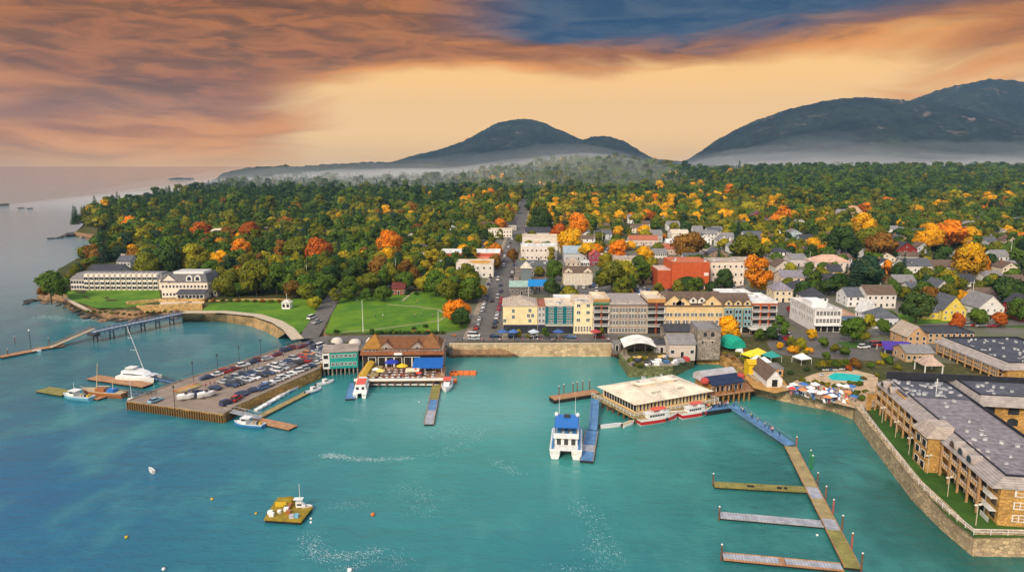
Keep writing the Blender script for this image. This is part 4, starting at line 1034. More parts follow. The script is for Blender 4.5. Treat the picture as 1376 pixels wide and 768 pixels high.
for a, b, r_, m, l in [(170, 722, .5, YELL, "small yellow buoy in the dark lower-left water"), (285, 671, .5, YELL, "yellow buoy beyond the barge toward the pier"), (344, 690, .4, YELL, "yellow buoy just left of the mossy barge"), (418, 697, .4, W_HULL, "upper white buoy off the barge's corner"),
    (418, 702, .4, W_HULL, "lower white buoy off the barge's corner"), (501, 692, .65, ORANGE, "orange buoy alone among foam patches"), (220, 765, .5, W_HULL, "white buoy at the photo's bottom edge, left"), (470, 767, .7, W_HULL, "white buoy at the photo's bottom edge, center"), (1098, 719, .35, W_HULL, "tiny white buoy between two grey fingers"), (563, 540, .3, W_HULL, "tiny white buoy by long finger float")]:
    buoy(a, b, r_*.72, m, l)
# orange containment floats by the restaurant
for k, (a, b, c, d, l) in enumerate([(606, 502, 640, 501, "long orange float beside restaurant terrace"), (604, 503, 616, 503, "short orange float next to terrace end"), (604, 513, 614, 513, "orange float at the foot of the terrace")]):
    A = P(a, b, 0); B_ = P(c, d, 0); L = (B_-A).length; root = thing("orange_float", A, l, "float", rz=0)
    for i in range(max(2, int(L/2.2))):
        n = max(2, int(L/2.2)); MB().box(i*L/n+.05, (i+1)*L/n-.05, -1.5, 1.5, -.3, .9, ORANGE).build("float_block", root, bevel=.15)
# foam streaks: small flecks lying on the water
def foam():
    m = pmat("sea_foam", (.42, .58, .56), .9, .1, 2); m2 = pmat("sea_foam_bright", (.72, .80, .79), .9, .1, 2); mb = MB(); rr = random.Random(11)
    def fleck(x, y, s):
        n = rr.randint(5, 7); ph = rr.uniform(0, 6); st = rr.uniform(1.2, 3.0)
        pts = []
        for j in range(n):
            t = ph+2*math.pi*j/n; q = s*rr.uniform(.5, 1.1); pts.append((x+q*math.cos(2*math.pi*j/n)*st, y+q*math.sin(2*math.pi*j/n), .03))
        mb.face(pts, m2 if rr.random() < .35 else m)
    def curve(pts, n, spread, s0, s1):
        n = int(n*2.4); s0 *= .62; s1 *= .62
        ps = [P(a, b, 0) for a, b in pts]; k = len(ps)-1
        for _ in range(n):
            t = rr.random()*k; i = min(int(t), k-1); p = ps[i].lerp(ps[i+1], t-i); g = abs(rr.gauss(0, 1))
            fleck(p.x+rr.gauss(0, 1)*spread, p.y+rr.gauss(0, 1)*spread, rr.uniform(s0, s1)*.75/(1+.7*g))
    curve([(436, 611), (470, 615), (505, 618), (550, 615)], 330, .75, .08, .30)
    curve([(436, 611), (445, 613), (460, 614)], 70, .9, .1, .4)
    curve([(575, 612), (610, 603), (640, 588), (650, 575)], 130, 1.3, .06, .22)
    curve([(590, 580), (610, 578), (625, 582)], 160, 3.0, .06, .22)
    curve([(586, 525), (580, 540), (576, 560)], 220, 1.3, .08, .3)
    curve([(416, 718), (420, 735), (430, 745), (446, 750)], 260, 1.3, .06, .22)
    curve([(450, 748), (480, 745), (512, 738)], 200, .9, .06, .2)
    curve([(452, 768), (475, 762), (505, 750)], 90, 1.0, .06, .22)
    curve([(440, 680), (470, 679), (490, 676)], 80, 1.2, .05, .18)
    curve([(535, 655), (560, 660), (572, 672), (565, 690)], 200, 2.0, .05, .18)
    curve([(524, 742), (540, 748), (535, 762)], 80, 1.6, .05, .16)
    curve([(665, 620), (680, 627), (692, 635)], 120, 1.2, .05, .2)
    curve([(775, 675), (790, 688), (806, 710), (802, 735), (825, 745)], 320, 1.8, .05, .2)
    curve([(740, 766), (790, 764), (830, 755)], 120, 1.5, .05, .18)
    curve([(462, 562), (480, 565)], 40, 1.2, .06, .25)
    curve([(52, 424), (75, 428), (110, 430), (125, 430)], 330, 2.2, .12, .5)
    o = mb.build("sea_foam"); o['kind'] = 'stuff'
foam()
# ================================================================ cars
carpaint = pmat("car_paint", (1, 1, 1), .28, .06, 1, spec=.6, objcol=True); tyre = pmat("tyre_rubber", (.02, .02, .02), .8, .2, 2); rim = pmat("wheel_rim", (.4, .4, .42), .4, .1, 2, metal=.6)
lampw = pmat("headlight", (.75, .75, .72), .2, .05, 1); lampr = pmat("tail_light", (.4, .02, .02), .3, .05, 1)
def car_proto(kind):
    L, Wd = {'sedan': (4.6, 1.82), 'suv': (4.7, 1.9), 'van': (5.2, 2.0), 'pickup': (5.6, 1.95)}[kind]
    prof = {'sedan': [(-2.3, .35), (-2.3, .9), (-2.2, 1.0), (1.3, .98), (2.2, .82), (2.3, .6), (2.3, .35)], 'suv': [(-2.35, .38), (-2.35, 1.02), (1.4, 1.08), (2.25, .98), (2.35, .7), (2.35, .38)],
            'van': [(-2.6, .4), (-2.6, 1.15), (1.9, 1.1), (2.5, .95), (2.6, .7), (2.6, .4)], 'pickup': [(-2.8, .5), (-2.8, 1.05), (1.6, 1.1), (2.7, 1.0), (2.8, .75), (2.8, .5)]}[kind]
    cab = {'sedan': [(-1.9, .99), (-1.25, 1.42), (.25, 1.45), (1.15, .99)], 'suv': [(-2.25, 1.03), (-2.05, 1.68), (.3, 1.72), (1.2, 1.06)], 'van': [(-2.55, 1.14), (-2.45, 2.0), (1.0, 2.02), (2.0, 1.12)], 'pickup': [(-.9, 1.06), (-.75, 1.75), (.55, 1.78), (1.35, 1.1)]}[kind]
    def side(mb, pts, w0, w1, m):
        n = len(pts)
        zmin = min(p[1] for p in pts); zmax = max(p[1] for p in pts)
        w = [w0+(w1-w0)*(p[1]-zmin)/(zmax-zmin) for p in pts]
        mb.loft([[(x, -ww/2, z) for (x, z), ww in zip(pts, w)], [(x, ww/2, z) for (x, z), ww in zip(pts, w)]], m)
    b = MB(); side(b, prof, Wd*.97, Wd, carpaint)
    if kind == 'pickup': b.box(-2.7, -1.0, -.8, .8, .8, 1.06, darkm)
    # cabin: glass band with painted roof
    g = MB(); side(g, cab, Wd*.94, Wd*.74, glass)
    zt = max(p[1] for p in cab); r0 = min(p[0] for p in cab if p[1] > zt-.15)+.05; r1 = max(p[0] for p in cab if p[1] > zt-.15)-.05
    b.box(r0, r1, -Wd*.36, Wd*.36, zt+.002, zt+.06, carpaint)
    wh = MB(); wh.tube((0, -.11, 0), (0, .11, 0), .33, tyre, n=10); wh.tube((0, -.12, 0), (0, .12, 0), .18, rim, n=8)
    hl = MB(); x = max(p[0] for p in prof)
    for s in (-1, 1): hl.box(x-.05, x+.02, s*Wd*.38-.2, s*Wd*.38+.2, .62, .78, lampw)
    tl = MB(); x = min(p[0] for p in prof)
    for s in (-1, 1): tl.box(x-.02, x+.05, s*Wd*.4-.16, s*Wd*.4+.16, .72, .9, lampr)
    # one-mesh version for the far streets
    f = MB()
    for src in (b, g, hl, tl):
        i = len(f.v); f.v += src.v
        for q, mm in zip(src.f, src.m): f.f.append(tuple(a+i for a in q)); f.m.append(f.mi(src.mats[mm]))
    for wx in (-L*.31, L*.31):
        for s in (-1, 1): f.tube((wx, s*Wd*.48-.1, .33), (wx, s*Wd*.48+.1, .33), .33, tyre, n=8)
    return dict(body=hold(b, "body", bevel=.05), glass=hold(g, "windows"), wheel=hold(wh, "wheel"), head=hold(hl, "headlights"), tail=hold(tl, "tail_lights"), far=hold(f, "parked_car"), L=L, W=Wd)
CARP = {k: car_proto(k) for k in ('sedan', 'suv', 'van', 'pickup')}
CARC = {'white': (.78, .77, .75), 'black': (.02, .021, .024), 'dark blue': (.02, .05, .13), 'silver': (.45, .46, .47), 'grey': (.16, .165, .17), 'red': (.42, .02, .02), 'maroon': (.20, .02, .035), 'blue': (.05, .14, .32), 'light blue': (.24, .45, .55), 'orange': (.62, .16, .03), 'tan': (.40, .32, .22)}
def car(p, rz, colour, where, group, kind='sedan', far=False, dz=0.0, label=None):
    lab = label or f"{colour} {'car' if kind == 'sedan' else kind} {where}"
    K = CARP[kind]
    if far:
        o = K['far'].copy(); COL.objects.link(o); o.location = (p[0], p[1], p[2]+dz); o.rotation_euler = (0, 0, rz); o.color = (*CARC[colour], 1); o.name = "parked_car"
        tag(o, lab, {'sedan': 'car', 'suv': 'car', 'van': 'van', 'pickup': 'pickup truck'}[kind], group); return o
    r_ = thing("parked_car", (p[0], p[1], p[2]+dz), lab, {'sedan': 'car', 'suv': 'car', 'van': 'van', 'pickup': 'pickup truck'}[kind], group, rz)
    for q in ('body', 'glass', 'head', 'tail'): child(K[q], r_, color=CARC[colour])
    for wx in (-K['L']*.31, K['L']*.31):
        for s in (-1, 1): child(K['wheel'], r_, (wx, s*K['W']*.46, .33))
    return r_
PG = "cars parked on the town pier"
rc = random.Random(3)
KK = ['sedan', 'sedan', 'suv', 'suv', 'sedan']
def car_row(pxs, z, colours, ang, where, group, far=False, kinds=None, jit=.06):
    for (a, b), c in zip(pxs, colours):
        p = PP(a, b) if z is not None else G(a, b, .1)
        car((p.x, p.y, p.z+.03 if z is not None else p.z+.1), ang+rc.gauss(0, jit)+(math.pi if rc.random() < .5 else 0), c, where, group, kinds or rc.choice(KK), far)
def lerp_px(a, b, n): return [(a[0]+(b[0]-a[0])*k/(n-1), a[1]+(b[1]-a[1])*k/(n-1)) for k in range(n)]
ed = Vector(pier_xy[5])-Vector(pier_xy[7]); ea = math.atan2(ed.y, ed.x)
zp = 'pier'
car_row([(277, 509), (291, 505), (303, 501), (314, 497), (327, 492.5), (337, 488.5), (348, 485), (359, 483.5), (371, 478), (384, 472), (395, 468.5), (405, 467)], zp, ['dark blue', 'white', 'red', 'maroon', 'white', 'dark blue', 'maroon', 'silver', 'maroon', 'dark blue', 'maroon', 'maroon'], ea-.25, "in pier row along the beach rail", PG)
car_row(lerp_px((300, 515), (434, 471), 15), zp, ['silver', 'grey', 'silver', 'dark blue', 'dark blue', 'silver', 'grey', 'white', 'silver', 'dark blue', 'silver', 'red', 'orange', 'silver', 'dark blue'], ea+1.75, "in pier's middle row, rail side", PG)
car_row(lerp_px((312, 519), (440, 476), 14), zp, ['dark blue', 'black', 'silver', 'white', 'black', 'dark blue', 'white', 'silver', 'grey', 'black', 'red', 'grey', 'silver', 'black'], ea+1.75, "in pier's middle row, wall side", PG)
car_row([(342, 526), (352, 523), (361, 518.5), (372, 513), (380, 509.5), (390, 505), (399, 501), (407, 497.5), (416, 494), (424, 490), (432, 487)], zp, ['dark blue', 'blue', 'silver', 'white', 'white', 'white', 'white', 'silver', 'dark blue', 'white', 'white'], ea-.3, "in pier row along the ochre wall", PG)
for a, b, c, k, w in [(209, 540, 'light blue', 'sedan', "alone near the pier's outer timber edge"), (289, 523, 'dark blue', 'sedan', "in open lane at middle of pier"), (305, 543, 'dark blue', 'suv', "at pier's seaward corner beside red car"), (318, 537.5, 'red', 'suv', "at pier's seaward corner above ochre wall"), (325, 530.5, 'dark blue', 'sedan', "above red car near ochre wall"), (263, 531, 'dark blue', 'pickup', "towing between two trailer boats on pier"),
    (416, 462, 'dark blue', 'sedan', "at the pier entrance by shore path"), (424, 468, 'dark blue', 'suv', "first of entrance row by white vans"), (431, 466.5, 'white', 'van', "in the pier entrance row"), (437, 467.5, 'white', 'sedan', "at the pier entrance beside van"), (443, 466.5, 'black', 'suv', "at the pier entrance, landward end")]:
    p = PP(a, b); car((p.x, p.y, p.z+.03), ea+rc.choice([0.1, 1.7, .4]), c, w, PG, k)
# boats on trailers, kayak rack, gear on the pier
for a, b, dx, l in [(250, 537, .0, "white boat on a trailer, outer of two on pier"), (277, 534, .3, "white boat on a trailer, inner of two on pier")]:
    p = PP(a, b); root = thing("trailer_boat", (p.x, p.y, p.z+.03), l, "boat on trailer", rz=ea-.75+dx)
    mb, rs = hull_mesh(5.0, 2.0, .8, W_HULL, W_HULL)
    mb.v = [(x, y, z+.9) for x, y, z in mb.v]; mb.build("hull", root)
    MB().loft([[(x, -w, 1.8), (x, w, 1.8), (x, w*.7, 1.8+h), (x, -w*.7, 1.8+h)] for x, w, h in ((-2.2, .8, .15), (-.5, .9, .3), (1.2, .6, .2), (2.1, .15, .1))], W_HULL).build("cover", root)
    MB().box(-.2, .6, -.7, .7, 2.05, 2.5, glass).build("windshield", root)
    MB().box(-2.2, 3.2, -.5, .5, .45, .55, darkm).build("trailer", root)
    for s in (-1, 1): child(CARP['sedan']['wheel'], root, (-.8, s*1.1, .33))
p = PP(252, 523); root = thing("kayak_rack", (p.x, p.y, p.z+.03), "stack of tan kayaks at the pier's outer edge", "kayaks", rz=ea)
for k in range(5):
    y = -1.6+k*.8; mb = MB(); mb.loft([[(x, y-w, .3), (x, y+w, .3), (x, y+w*.7, .75), (x, y-w*.7, .75)] for x, w in ((-4.4, .04), (-2.4, .32), (0, .38), (2.4, .32), (4.4, .04))], [TAN, YELL, TAN, ORANGE, TAN][k]); mb.build("kayak", root)
MB().box(-2, -1.8, -2, 2, .02, .3, darkm).box(1.8, 2, -2, 2, .02, .3, darkm).build("rack_frame", root)
# main street: two parked rows and traffic
def street_row(a, b, n, colours, where, group, kinds=KK, off=0):
    A = G(*a); B_ = G(*b); ang = math.atan2(B_.y-A.y, B_.x-A.x)
    for k in range(n):
        if rc.random() < .04: continue
        p = A.lerp(B_, k/(n-1)); z = gz(p.x, p.y)+.1
        car((p.x, p.y, z), ang+(math.pi if off else 0)+rc.gauss(0, .03), colours[k % len(colours)] if not isinstance(colours, str) else colours, where, group, rc.choice(kinds), True)
SG = "cars parked along the main street"
street_row((640, 442), (654, 399), 9, ['red', 'white', 'white', 'white', 'silver', 'white', 'silver', 'grey', 'dark blue'], "at the park-side kerb of main street", SG)
street_row((656, 383), (662, 366), 5, ['dark blue', 'silver', 'black', 'dark blue', 'grey'], "at kerb below white building with ochre roof", SG)
street_row((664, 440), (674, 402), 8, ['black', 'dark blue', 'white', 'silver', 'red', 'maroon', 'red', 'red'], "at hotel-side kerb of main street", SG)
street_row((686, 378), (692, 352), 6, ['silver', 'black', 'white', 'grey', 'dark blue', 'red'], "at kerb by dark-roofed restaurant", SG)
street_row((678, 345), (688, 322), 5, ['white', 'silver', 'white', 'black', 'white'], "at kerb by the long red-brick roof", SG)
for a, b, c, k, w in [(661, 405, 'black', 'sedan', "driving toward water on main street"), (669, 400, 'silver', 'van', "in middle of main street crossing"), (673, 392, 'dark blue', 'sedan', "driving up main street"), (672.5, 384, 'dark blue', 'suv', "queueing on the main street, nearer"), (669.5, 376, 'white', 'van', "large and boxy on the main street"), (677, 358, 'white', 'van', "on upper main street"), (676, 350, 'silver', 'sedan', "on upper main street"), (637, 452, 'white', 'van', "parked at foot of main street by park"), (637, 456.5, 'silver', 'sedan', "at the promenade corner"), (665, 453, 'dark blue', 'sedan', "turning from waterfront road"), (690, 452.5, 'blue', 'suv', "on waterfront road before yellow hotel wing"), (716, 452.5, 'silver', 'sedan', "on waterfront road before teal block"), (767, 454, 'blue', 'sedan', "on waterfront road below cream block"), (805, 454, 'maroon', 'suv', "on waterfront road by stone building"), (745, 455, 'black', 'sedan', "on waterfront road, middle"), (426, 434, 'silver', 'pickup', "driving down the park road"), (419, 428, 'white', 'van', "parked boxy on park road edge")]:
    p = G(a, b, .1); car((p.x, p.y, p.z+.1), (1.5 if b < 450 and a > 640 else (.0 if b > 450 else 1.2))+rc.gauss(0, .1), c, w, SG if a > 640 else "cars by the park", k, True)
def lot(a0, a1, b0, b1, rows, n, where, ang=1.5, group="cars in the back lots", cols=None):
    for r_ in range(rows):
        t = r_/max(1, rows-1)
        for k in range(n):
            if rc.random() < .22: continue
            s = (k+.3*rc.random())/n; q = (a0[0]+(a1[0]-a0[0])*s+(b0[0]-a0[0])*t, a0[1]+(a1[1]-a0[1])*s+(b0[1]-a0[1])*t)
            p = G(*q); c = rc.choice(['white', 'white', 'silver', 'silver', 'black', 'dark blue', 'grey', 'red', 'blue'])
            car((p.x, p.y, p.z+.1), ang+rc.gauss(0, .08), c, where+(", front row" if rows > 1 and r_ == 0 else ", rear row" if rows > 1 and r_ == rows-1 else ""), group, rc.choice(KK+['van']), True)
lot((756, 396), (790, 395), (756, 388), None, 2, 6, "in lot left of twin-gabled theatre")
lot((792, 393), (806, 390), (792, 386), None, 2, 3, "in lot right of twin-gabled theatre")
lot((842, 396), (880, 396), (845, 386), None, 3, 7, "in lot before cream flat-roofed building")
lot((892, 396), (945, 396), (900, 391), None, 2, 8, "in lot below red brick block")
lot((948, 395), (995, 396), (950, 391), None, 2, 7, "in lot beside white apartment house")
lot((985, 386), (1008, 388), None or (990, 383), None, 1, 4, "by bright orange tree")
lot((480, 384), (545, 386), (478, 380), None, 2, 9, "in lot behind the park lawn")
lot((438, 391), (458, 384), (444, 393), None, 2, 4, "on upper park road")
lot((805, 338), (836, 342), (806, 330), None, 3, 7, "in lot behind grey-roofed hall", group="cars in the back lots")
lot((962, 327), (985, 325), (965, 321), None, 2, 5, "in far lot right of town")
lot((1050, 448), (1064, 462), (1040, 452), None, 2, 4, "on street right of brick hotel wing", 2.2)
lot((1160, 468), (1182, 464), (1160, 468), None, 1, 3, "near the purple canopy", 0.2)
lot((1300, 438), (1350, 440), (1300, 438), None, 1, 6, "along road before white farmhouse", .1)
# ================================================================ buildings
clap = striped("clapboard", (1, 1, 1), None, .28, 2, .14, objcol=True, var=.12)
stucco = pmat("stucco", (1, 1, 1), .85, .14, .5, objcol=True)
brick = striped("brick_courses", (1, 1, 1), None, .24, 2, .2, objcol=True, var=.25)
shing = striped("roof_shingles", (1, 1, 1), None, .35, 2, .2, objcol=True, rough=.9, var=.3)
roofflat = pmat("roof_membrane", (1, 1, 1), .85, .3, .25, objcol=True)
trimw = pmat("window_trim", (.72, .70, .66), .6, .1, 1)
darkopen = pmat("dark_interior", (.018, .016, .016), .6, .3, .6)
awn = pmat("awning_canvas", (1, 1, 1), .8, .12, .8, objcol=True)
# unit window: frame (1 x 1 m) and its pane
mb = MB(); f = .09
for x0, x1, z0, z1 in ((0, 1, 0, f), (0, 1, 1-f, 1), (0, f, f, 1-f), (1-f, 1, f, 1-f), (.47, .53, f, 1-f), (f, .47, .48, .52), (.53, 1-f, .48, .52)): mb.box(x0, x1, -.09, .03, z0, z1, trimw)
WIN = hold(mb, "window"); PANE = hold(MB().box(f*.8, 1-f*.8, -.045, .02, f*.8, 1-f*.8, glass), "pane")
mb = MB(); mb.box(0, 1, -.05, .02, 0, 1, glass)
for x0, x1, z0, z1 in ((-.06, 1.06, -.1, 0), (-.06, 1.06, 1, 1.1), (-.08, 0, 0, 1), (1, 1.08, 0, 1)): mb.box(x0, x1, -.08, .02, z0, z1, trimw)
WINF = hold(mb, "window")
DOOR = hold(MB().box(0, 1, -.06, .02, 0, 1, darkopen).box(-.1, 0, -.1, .02, 0, 1, trimw).box(1, 1.1, -.1, .02, 0, 1, trimw).box(-.1, 1.1, -.1, .02, 1, 1.07, trimw), "door")
mb = MB(); n = 9
pts = [(.5+.5*math.cos(math.pi*k/n), .62+.38*math.sin(math.pi*k/n)) for k in range(n+1)]
mb.loft([[(x, -.06, z) for x, z in [(0, 0), (1, 0)]+pts], [(x, .02, z) for x, z in [(0, 0), (1, 0)]+pts]], glass); ARCH = hold(mb, "arched_window")
mb = MB(); mb.box(0, 1, -1.3, 0, -.16, 0, trimw); mb.box(0, 1, -1.3, -1.2, .95, 1.05, trimw)
for k in range(9): mb.box(k/8*.97, k/8*.97+.03, -1.28, -1.22, 0, .95, trimw)
BALC = hold(mb, "balcony")
VENT = hold(MB().box(-.5, .5, -.5, .5, 0, .7, pmat("vent_white", (.62, .62, .62), .5, .2, 1)).box(-.6, .6, -.6, .6, .703, .85, greym), "roof_vent")
SKYL = hold(MB().box(-.8, .8, -.6, .6, 0, .3, trimw).box(-.7, .7, -.5, .5, .303, .36, glass), "skylight")
CHIM = hold(MB().box(-.45, .45, -.45, .45, 0, 2.2, brick).box(-.55, .55, -.55, .55, 2.203, 2.4, brick), "chimney")
def put_window(root, x, y, z, w, h, side='f', proto=None, main=False):
    rz = {'f': 0, 'l': -math.pi/2, 'r': math.pi/2, 'b': math.pi}[side]
    c = child(proto or (WIN if main else WINF), root, (x, y, z), rz, scale=(w, 1, h))
    if main and proto is None: child(PANE, c)
    return c
def win_row(root, x0, x1, z, n, w, h, y=0, main=False, side='f', proto=None, D=0):
    for k in range(n):
        t = (k+.5)/n
        if side == 'f': put_window(root, x0+(x1-x0)*t-w/2, y, z, w, h, 'f', proto, main)
        elif side == 'l': put_window(root, y, x0+(x1-x0)*t+w/2, z, w, h, 'l', proto, main)
        elif side == 'r': put_window(root, y, x0+(x1-x0)*t-w/2, z, w, h, 'r', proto, main)
def colored(o, c):
    o.color = (*c[:3], 1); return o
def frame_px(px0, px1, py, peave, z=None, py1=None):
    a = G(px0, py) if z is None else P(px0, py, z); b = G(px1, py if py1 is None else py1) if z is None else P(px1, py if py1 is None else py1, z)
    zz = min(a.z, b.z); d = b-a; W_ = math.hypot(d.x, d.y); rz = math.atan2(d.y, d.x)
    m = (a+b)/2; rr_ = ray((px0+px1)/2, peave); top = H+rr_.z/rr_.y*m.y
    return (a.x, a.y, zz), W_, rz, top-zz
ROOFS = {'slate': (.11, .115, .13), 'grey': (.24, .225, .22), 'dark': (.055, .055, .065), 'brown': (.15, .10, .07), 'tan': (.45, .36, .28), 'white': (.72, .70, .66), 'pink': (.62, .38, .27), 'purplegrey': (.26, .23, .26), 'redbrown': (.33, .12, .07), 'bluegrey': (.22, .27, .32), 'teal': (.16, .36, .34), 'cream': (.68, .56, .42)}
def bld(label, px0, px1, py, peave, D, wall=(.7, .66, .6), roof='gx', rc='grey', rise=3.0, wm=None, rows=2, cols=3, side=2, name="house", cat="house", ww=1.0, wh=1.3, main=False, group=None, z=None, py1=None, door=True, chim=0, vents=0, skip=1, parapet=.6, over=.4, sill=None, tree=True, min_h=2.6, foot=True):
    loc, W_, rz, h = frame_px(px0, px1, py, peave, z, py1); h = max(h, min_h); wm = wm or clap; rcol = ROOFS.get(rc, rc)
    root = thing(name, loc, label, cat, group, rz); W = W_
    b0 = -1.2 if foot else 0
    mb = MB()
    if roof in ('gx',):
        mb.loft([[(x, 0, b0), (x, D, b0), (x, D, h), (x, D/2, h+rise), (x, 0, h)] for x in (0, W)], wm)
    elif roof == 'gy':
        mb.loft([[(0, y, b0), (W, y, b0), (W, y, h), (W/2, y, h+rise), (0, y, h)] for y in (0, D)], wm)
    else: mb.box(0, W, 0, D, b0, h-.004, wm)
    colored(mb.build("wall", root), wall)
    o_ = over; mb = MB(); t = .16
    if roof == 'gx':
        for s in (0, 1):
            y0, y1 = (-o_, D/2) if s == 0 else (D+o_, D/2); z0 = h-rise*o_/(D/2)
            mb.loft([[(x, y0, z0+.02), (x, y1, h+rise+.02), (x, y1, h+rise+t), (x, y0, z0+t)] for x in (-o_, W+o_)], shing)
    elif roof == 'gy':
        for s in (0, 1):
            x0, x1 = (-o_, W/2) if s == 0 else (W+o_, W/2); z0 = h-rise*o_/(W/2)
            mb.loft([[(x0, y, z0+.02), (x1, y, h+rise+.02), (x1, y, h+rise+t), (x0, y, z0+t)] for y in (-o_, D+o_)], shing)
    elif roof == 'hip':
        k = min(W, D)/2
        e = [(-o_, -o_, h), (W+o_, -o_, h), (W+o_, D+o_, h), (-o_, D+o_, h)]
        if W >= D: r0, r1 = (k, D/2, h+rise), (W-k, D/2, h+rise); F_ = [[e[0], e[1], r1, r0], [e[1], e[2], r1], [e[2], e[3], r0, r1], [e[3], e[0], r0]]
        else: r0, r1 = (W/2, k, h+rise), (W/2, D-k, h+rise); F_ = [[e[0], e[1], r0], [e[1], e[2], r1, r0], [e[2], e[3], r1], [e[3], e[0], r0, r1]]
        for q in F_: mb.face(q, shing)
        mb.face(e[::-1], shing)
    elif roof == 'mansard':
        i1 = 1.1; mb.loft([[(-o_, -o_, h), (W+o_, -o_, h), (W+o_, D+o_, h), (-o_, D+o_, h)], [(i1, i1, h+rise), (W-i1, i1, h+rise), (W-i1, D-i1, h+rise), (i1, D-i1, h+rise)]], shing)
    else:   # flat with parapet
        mb.box(.25, W-.25, .25, D-.25, h, h+.1, roofflat)
        p = parapet
        for q in ((0, W, -.06, .25), (0, W, D-.25, D+.06)): mb.box(q[0]-.06, q[1]+.06, q[2], q[3], h-.1, h+p, roofflat)
        for q in ((-.06, .25), (W-.25, W+.06)): mb.box(q[0], q[1], .252, D-.252, h-.1, h+p-.002, roofflat)
    rf = colored(mb.build("roof", root), rcol)
    if rows and cols:
        fh = h/rows
        for r_ in range(rows):
            z_ = fh*r_+fh*.30
            if r_ == 0 and door:
                put_window(root, W*.5-.55, 0, .02, 1.1, min(2.2, fh*.8), 'f', DOOR)
                for k in range(cols):
                    t_ = (k+.5)/cols
                    if abs(W*t_-W*.5) > 1.4: put_window(root, W*t_-ww/2, 0, z_, ww, wh, 'f', None, main)
            else: win_row(root, 0, W, z_, cols, ww, wh, 0, main)
            if side:
                win_row(root, 0, D, z_, side, ww, wh, 0, main, 'l'); win_row(root, 0, D, z_, side, ww, wh, W, main, 'r')
        if roof == 'gy' and rise > 2.2: put_window(root, W/2-ww*.45, 0, h+rise*.2, ww*.9, wh*.8, 'f', None, main)
    for k in range(chim):
        c = child(CHIM, rf, (W*(.3+.4*k), D*.55, h+rise*.55), color=(.34, .17, .12))
    rr = random.Random(hash(label) % 9999 if False else sum(map(ord, label)))
    for k in range(vents):
        c = child(VENT if rr.random() < .75 else SKYL, rf, (rr.uniform(1, W-1), rr.uniform(1, D-1), h+.1), rr.uniform(0, .1), scale=(rr.uniform(.6, 1.8), rr.uniform(.6, 1.5), rr.uniform(.5, 1.6)))
    M_ = Matrix.Translation(loc) @ Matrix.Rotation(rz, 4, 'Z'); mg = 2.0
    OBST.append(('poly', [tuple((M_ @ Vector(q))[:2]) for q in ((-mg, -mg, 0), (W+mg, -mg, 0), (W+mg, D+mg, 0), (-mg, D+mg, 0))]))
    return root, W, D, h
def gable_dormer(root, x, z, w, h, D, wall, rc, wm=None):
    """a gabled front on a roof slope, facing the street"""
    mb = MB(); mb.loft([[(x-w/2, y, z), (x+w/2, y, z), (x+w/2, y, z+h), (x, y, z+h+w*.42), (x-w/2, y, z+h)] for y in (-.12, D)], wm or stucco)
    g = colored(mb.build("gable", root), wall); mr = MB()
    for s in (-1, 1): mr.loft([[(x+s*(w/2+.25), y, z+h-.2), (x, y, z+h+w*.42+.03), (x, y, z+h+w*.42+.16), (x+s*(w/2+.25), y, z+h-.05)] for y in (-.4, D)], shing)
    colored(mr.build("gable_roof", g), ROOFS.get(rc, rc))
    put_window(g, x-.5, -.12, z+h*.35, 1.0, 1.2, 'f'); return g
def balcony_stack(root, x0, x1, z0, fh, rows, cols, y=0, col=None):
    for r_ in range(rows):
        for k in range(cols):
            a = x0+(x1-x0)*k/cols; b = x0+(x1-x0)*(k+1)/cols
            put_window(root, a+.35, y, z0+fh*r_+.05, b-a-.7, fh*.72, 'f', DOOR)
            child(BALC, root, (a+.2, y, z0+fh*r_), scale=(b-a-.4, 1, 1))

# ---------------------------------------------------------------- the hotel row behind the promenade
BY = 448.0
def row_bld(label, x0, x1, eave, D, wall, wm, rows, cols, **kw):
    return bld(label, x0, x1, BY, eave, D, wall, wm=wm, rows=rows, cols=cols, name=kw.pop('name', "hotel_block"), cat="hotel block", main=kw.pop('main', True), side=kw.pop('side', 0), group=None, door=False, **kw)
CREAM = (.80, .66, .36); TEAL = (.005, .13, .14); TANW = (.72, .52, .26)
def shopfront(root, W, n, h=3.2, c=(.03, .035, .07), aw=None):
    colored(MB().box(.05, W-.05, -.01, .005, .05, 3.28, awn).build("shop_front_shade", root), (.03, .03, .045))  # flat dark panel: shadow of the recessed ground floor put into its colour
    colored(MB().box(.1, W-.1, -.12, .0, 3.3, 3.9, awn).build("fascia", root), aw or c)
    for k in range(n): put_window(root, W*(k+.06)/n, -.02, .2, W/n*.88, 2.9, 'f', PANE)
r_, W, D, h = row_bld("yellow hotel wing with grey hipped roof at street corner", 676, 722, 411, 17, CREAM, stucco, 0, 0, roof='hip', rc='tan', rise=3)
for z_, xs in ((9.0, (.30,)), (6.4, (.30,)), (9.2, (.78,)), (7.0, (.74, .86)), (4.8, (.78, .05))):
    for t in xs: put_window(r_, W*t-.7, 0, z_, 1.4, 1.7, 'f', None, True)
shopfront(r_, W, 5); win_row(r_, 1, 16, 6, 3, 1.2, 1.5, 0, True, 'l'); win_row(r_, 1, 16, 9.4, 3, 1.2, 1.5, 0, True, 'l')
r_, W, D, h = row_bld("narrow grey hotel bay beside the teal block", 722.5, 732.5, 412, 15, (.50, .47, .45), stucco, 0, 0, roof='flat', rc='redbrown')
for z_ in (4.8, 7.4, 10): win_row(r_, 0, W, z_, 2, 1.1, 1.6, 0, True)
shopfront(r_, W, 1)
r_, W, D, h = row_bld("deep teal hotel block with white window columns", 733, 770, 411, 15, TEAL, stucco, 0, 0, roof='flat', rc='cream', vents=4)
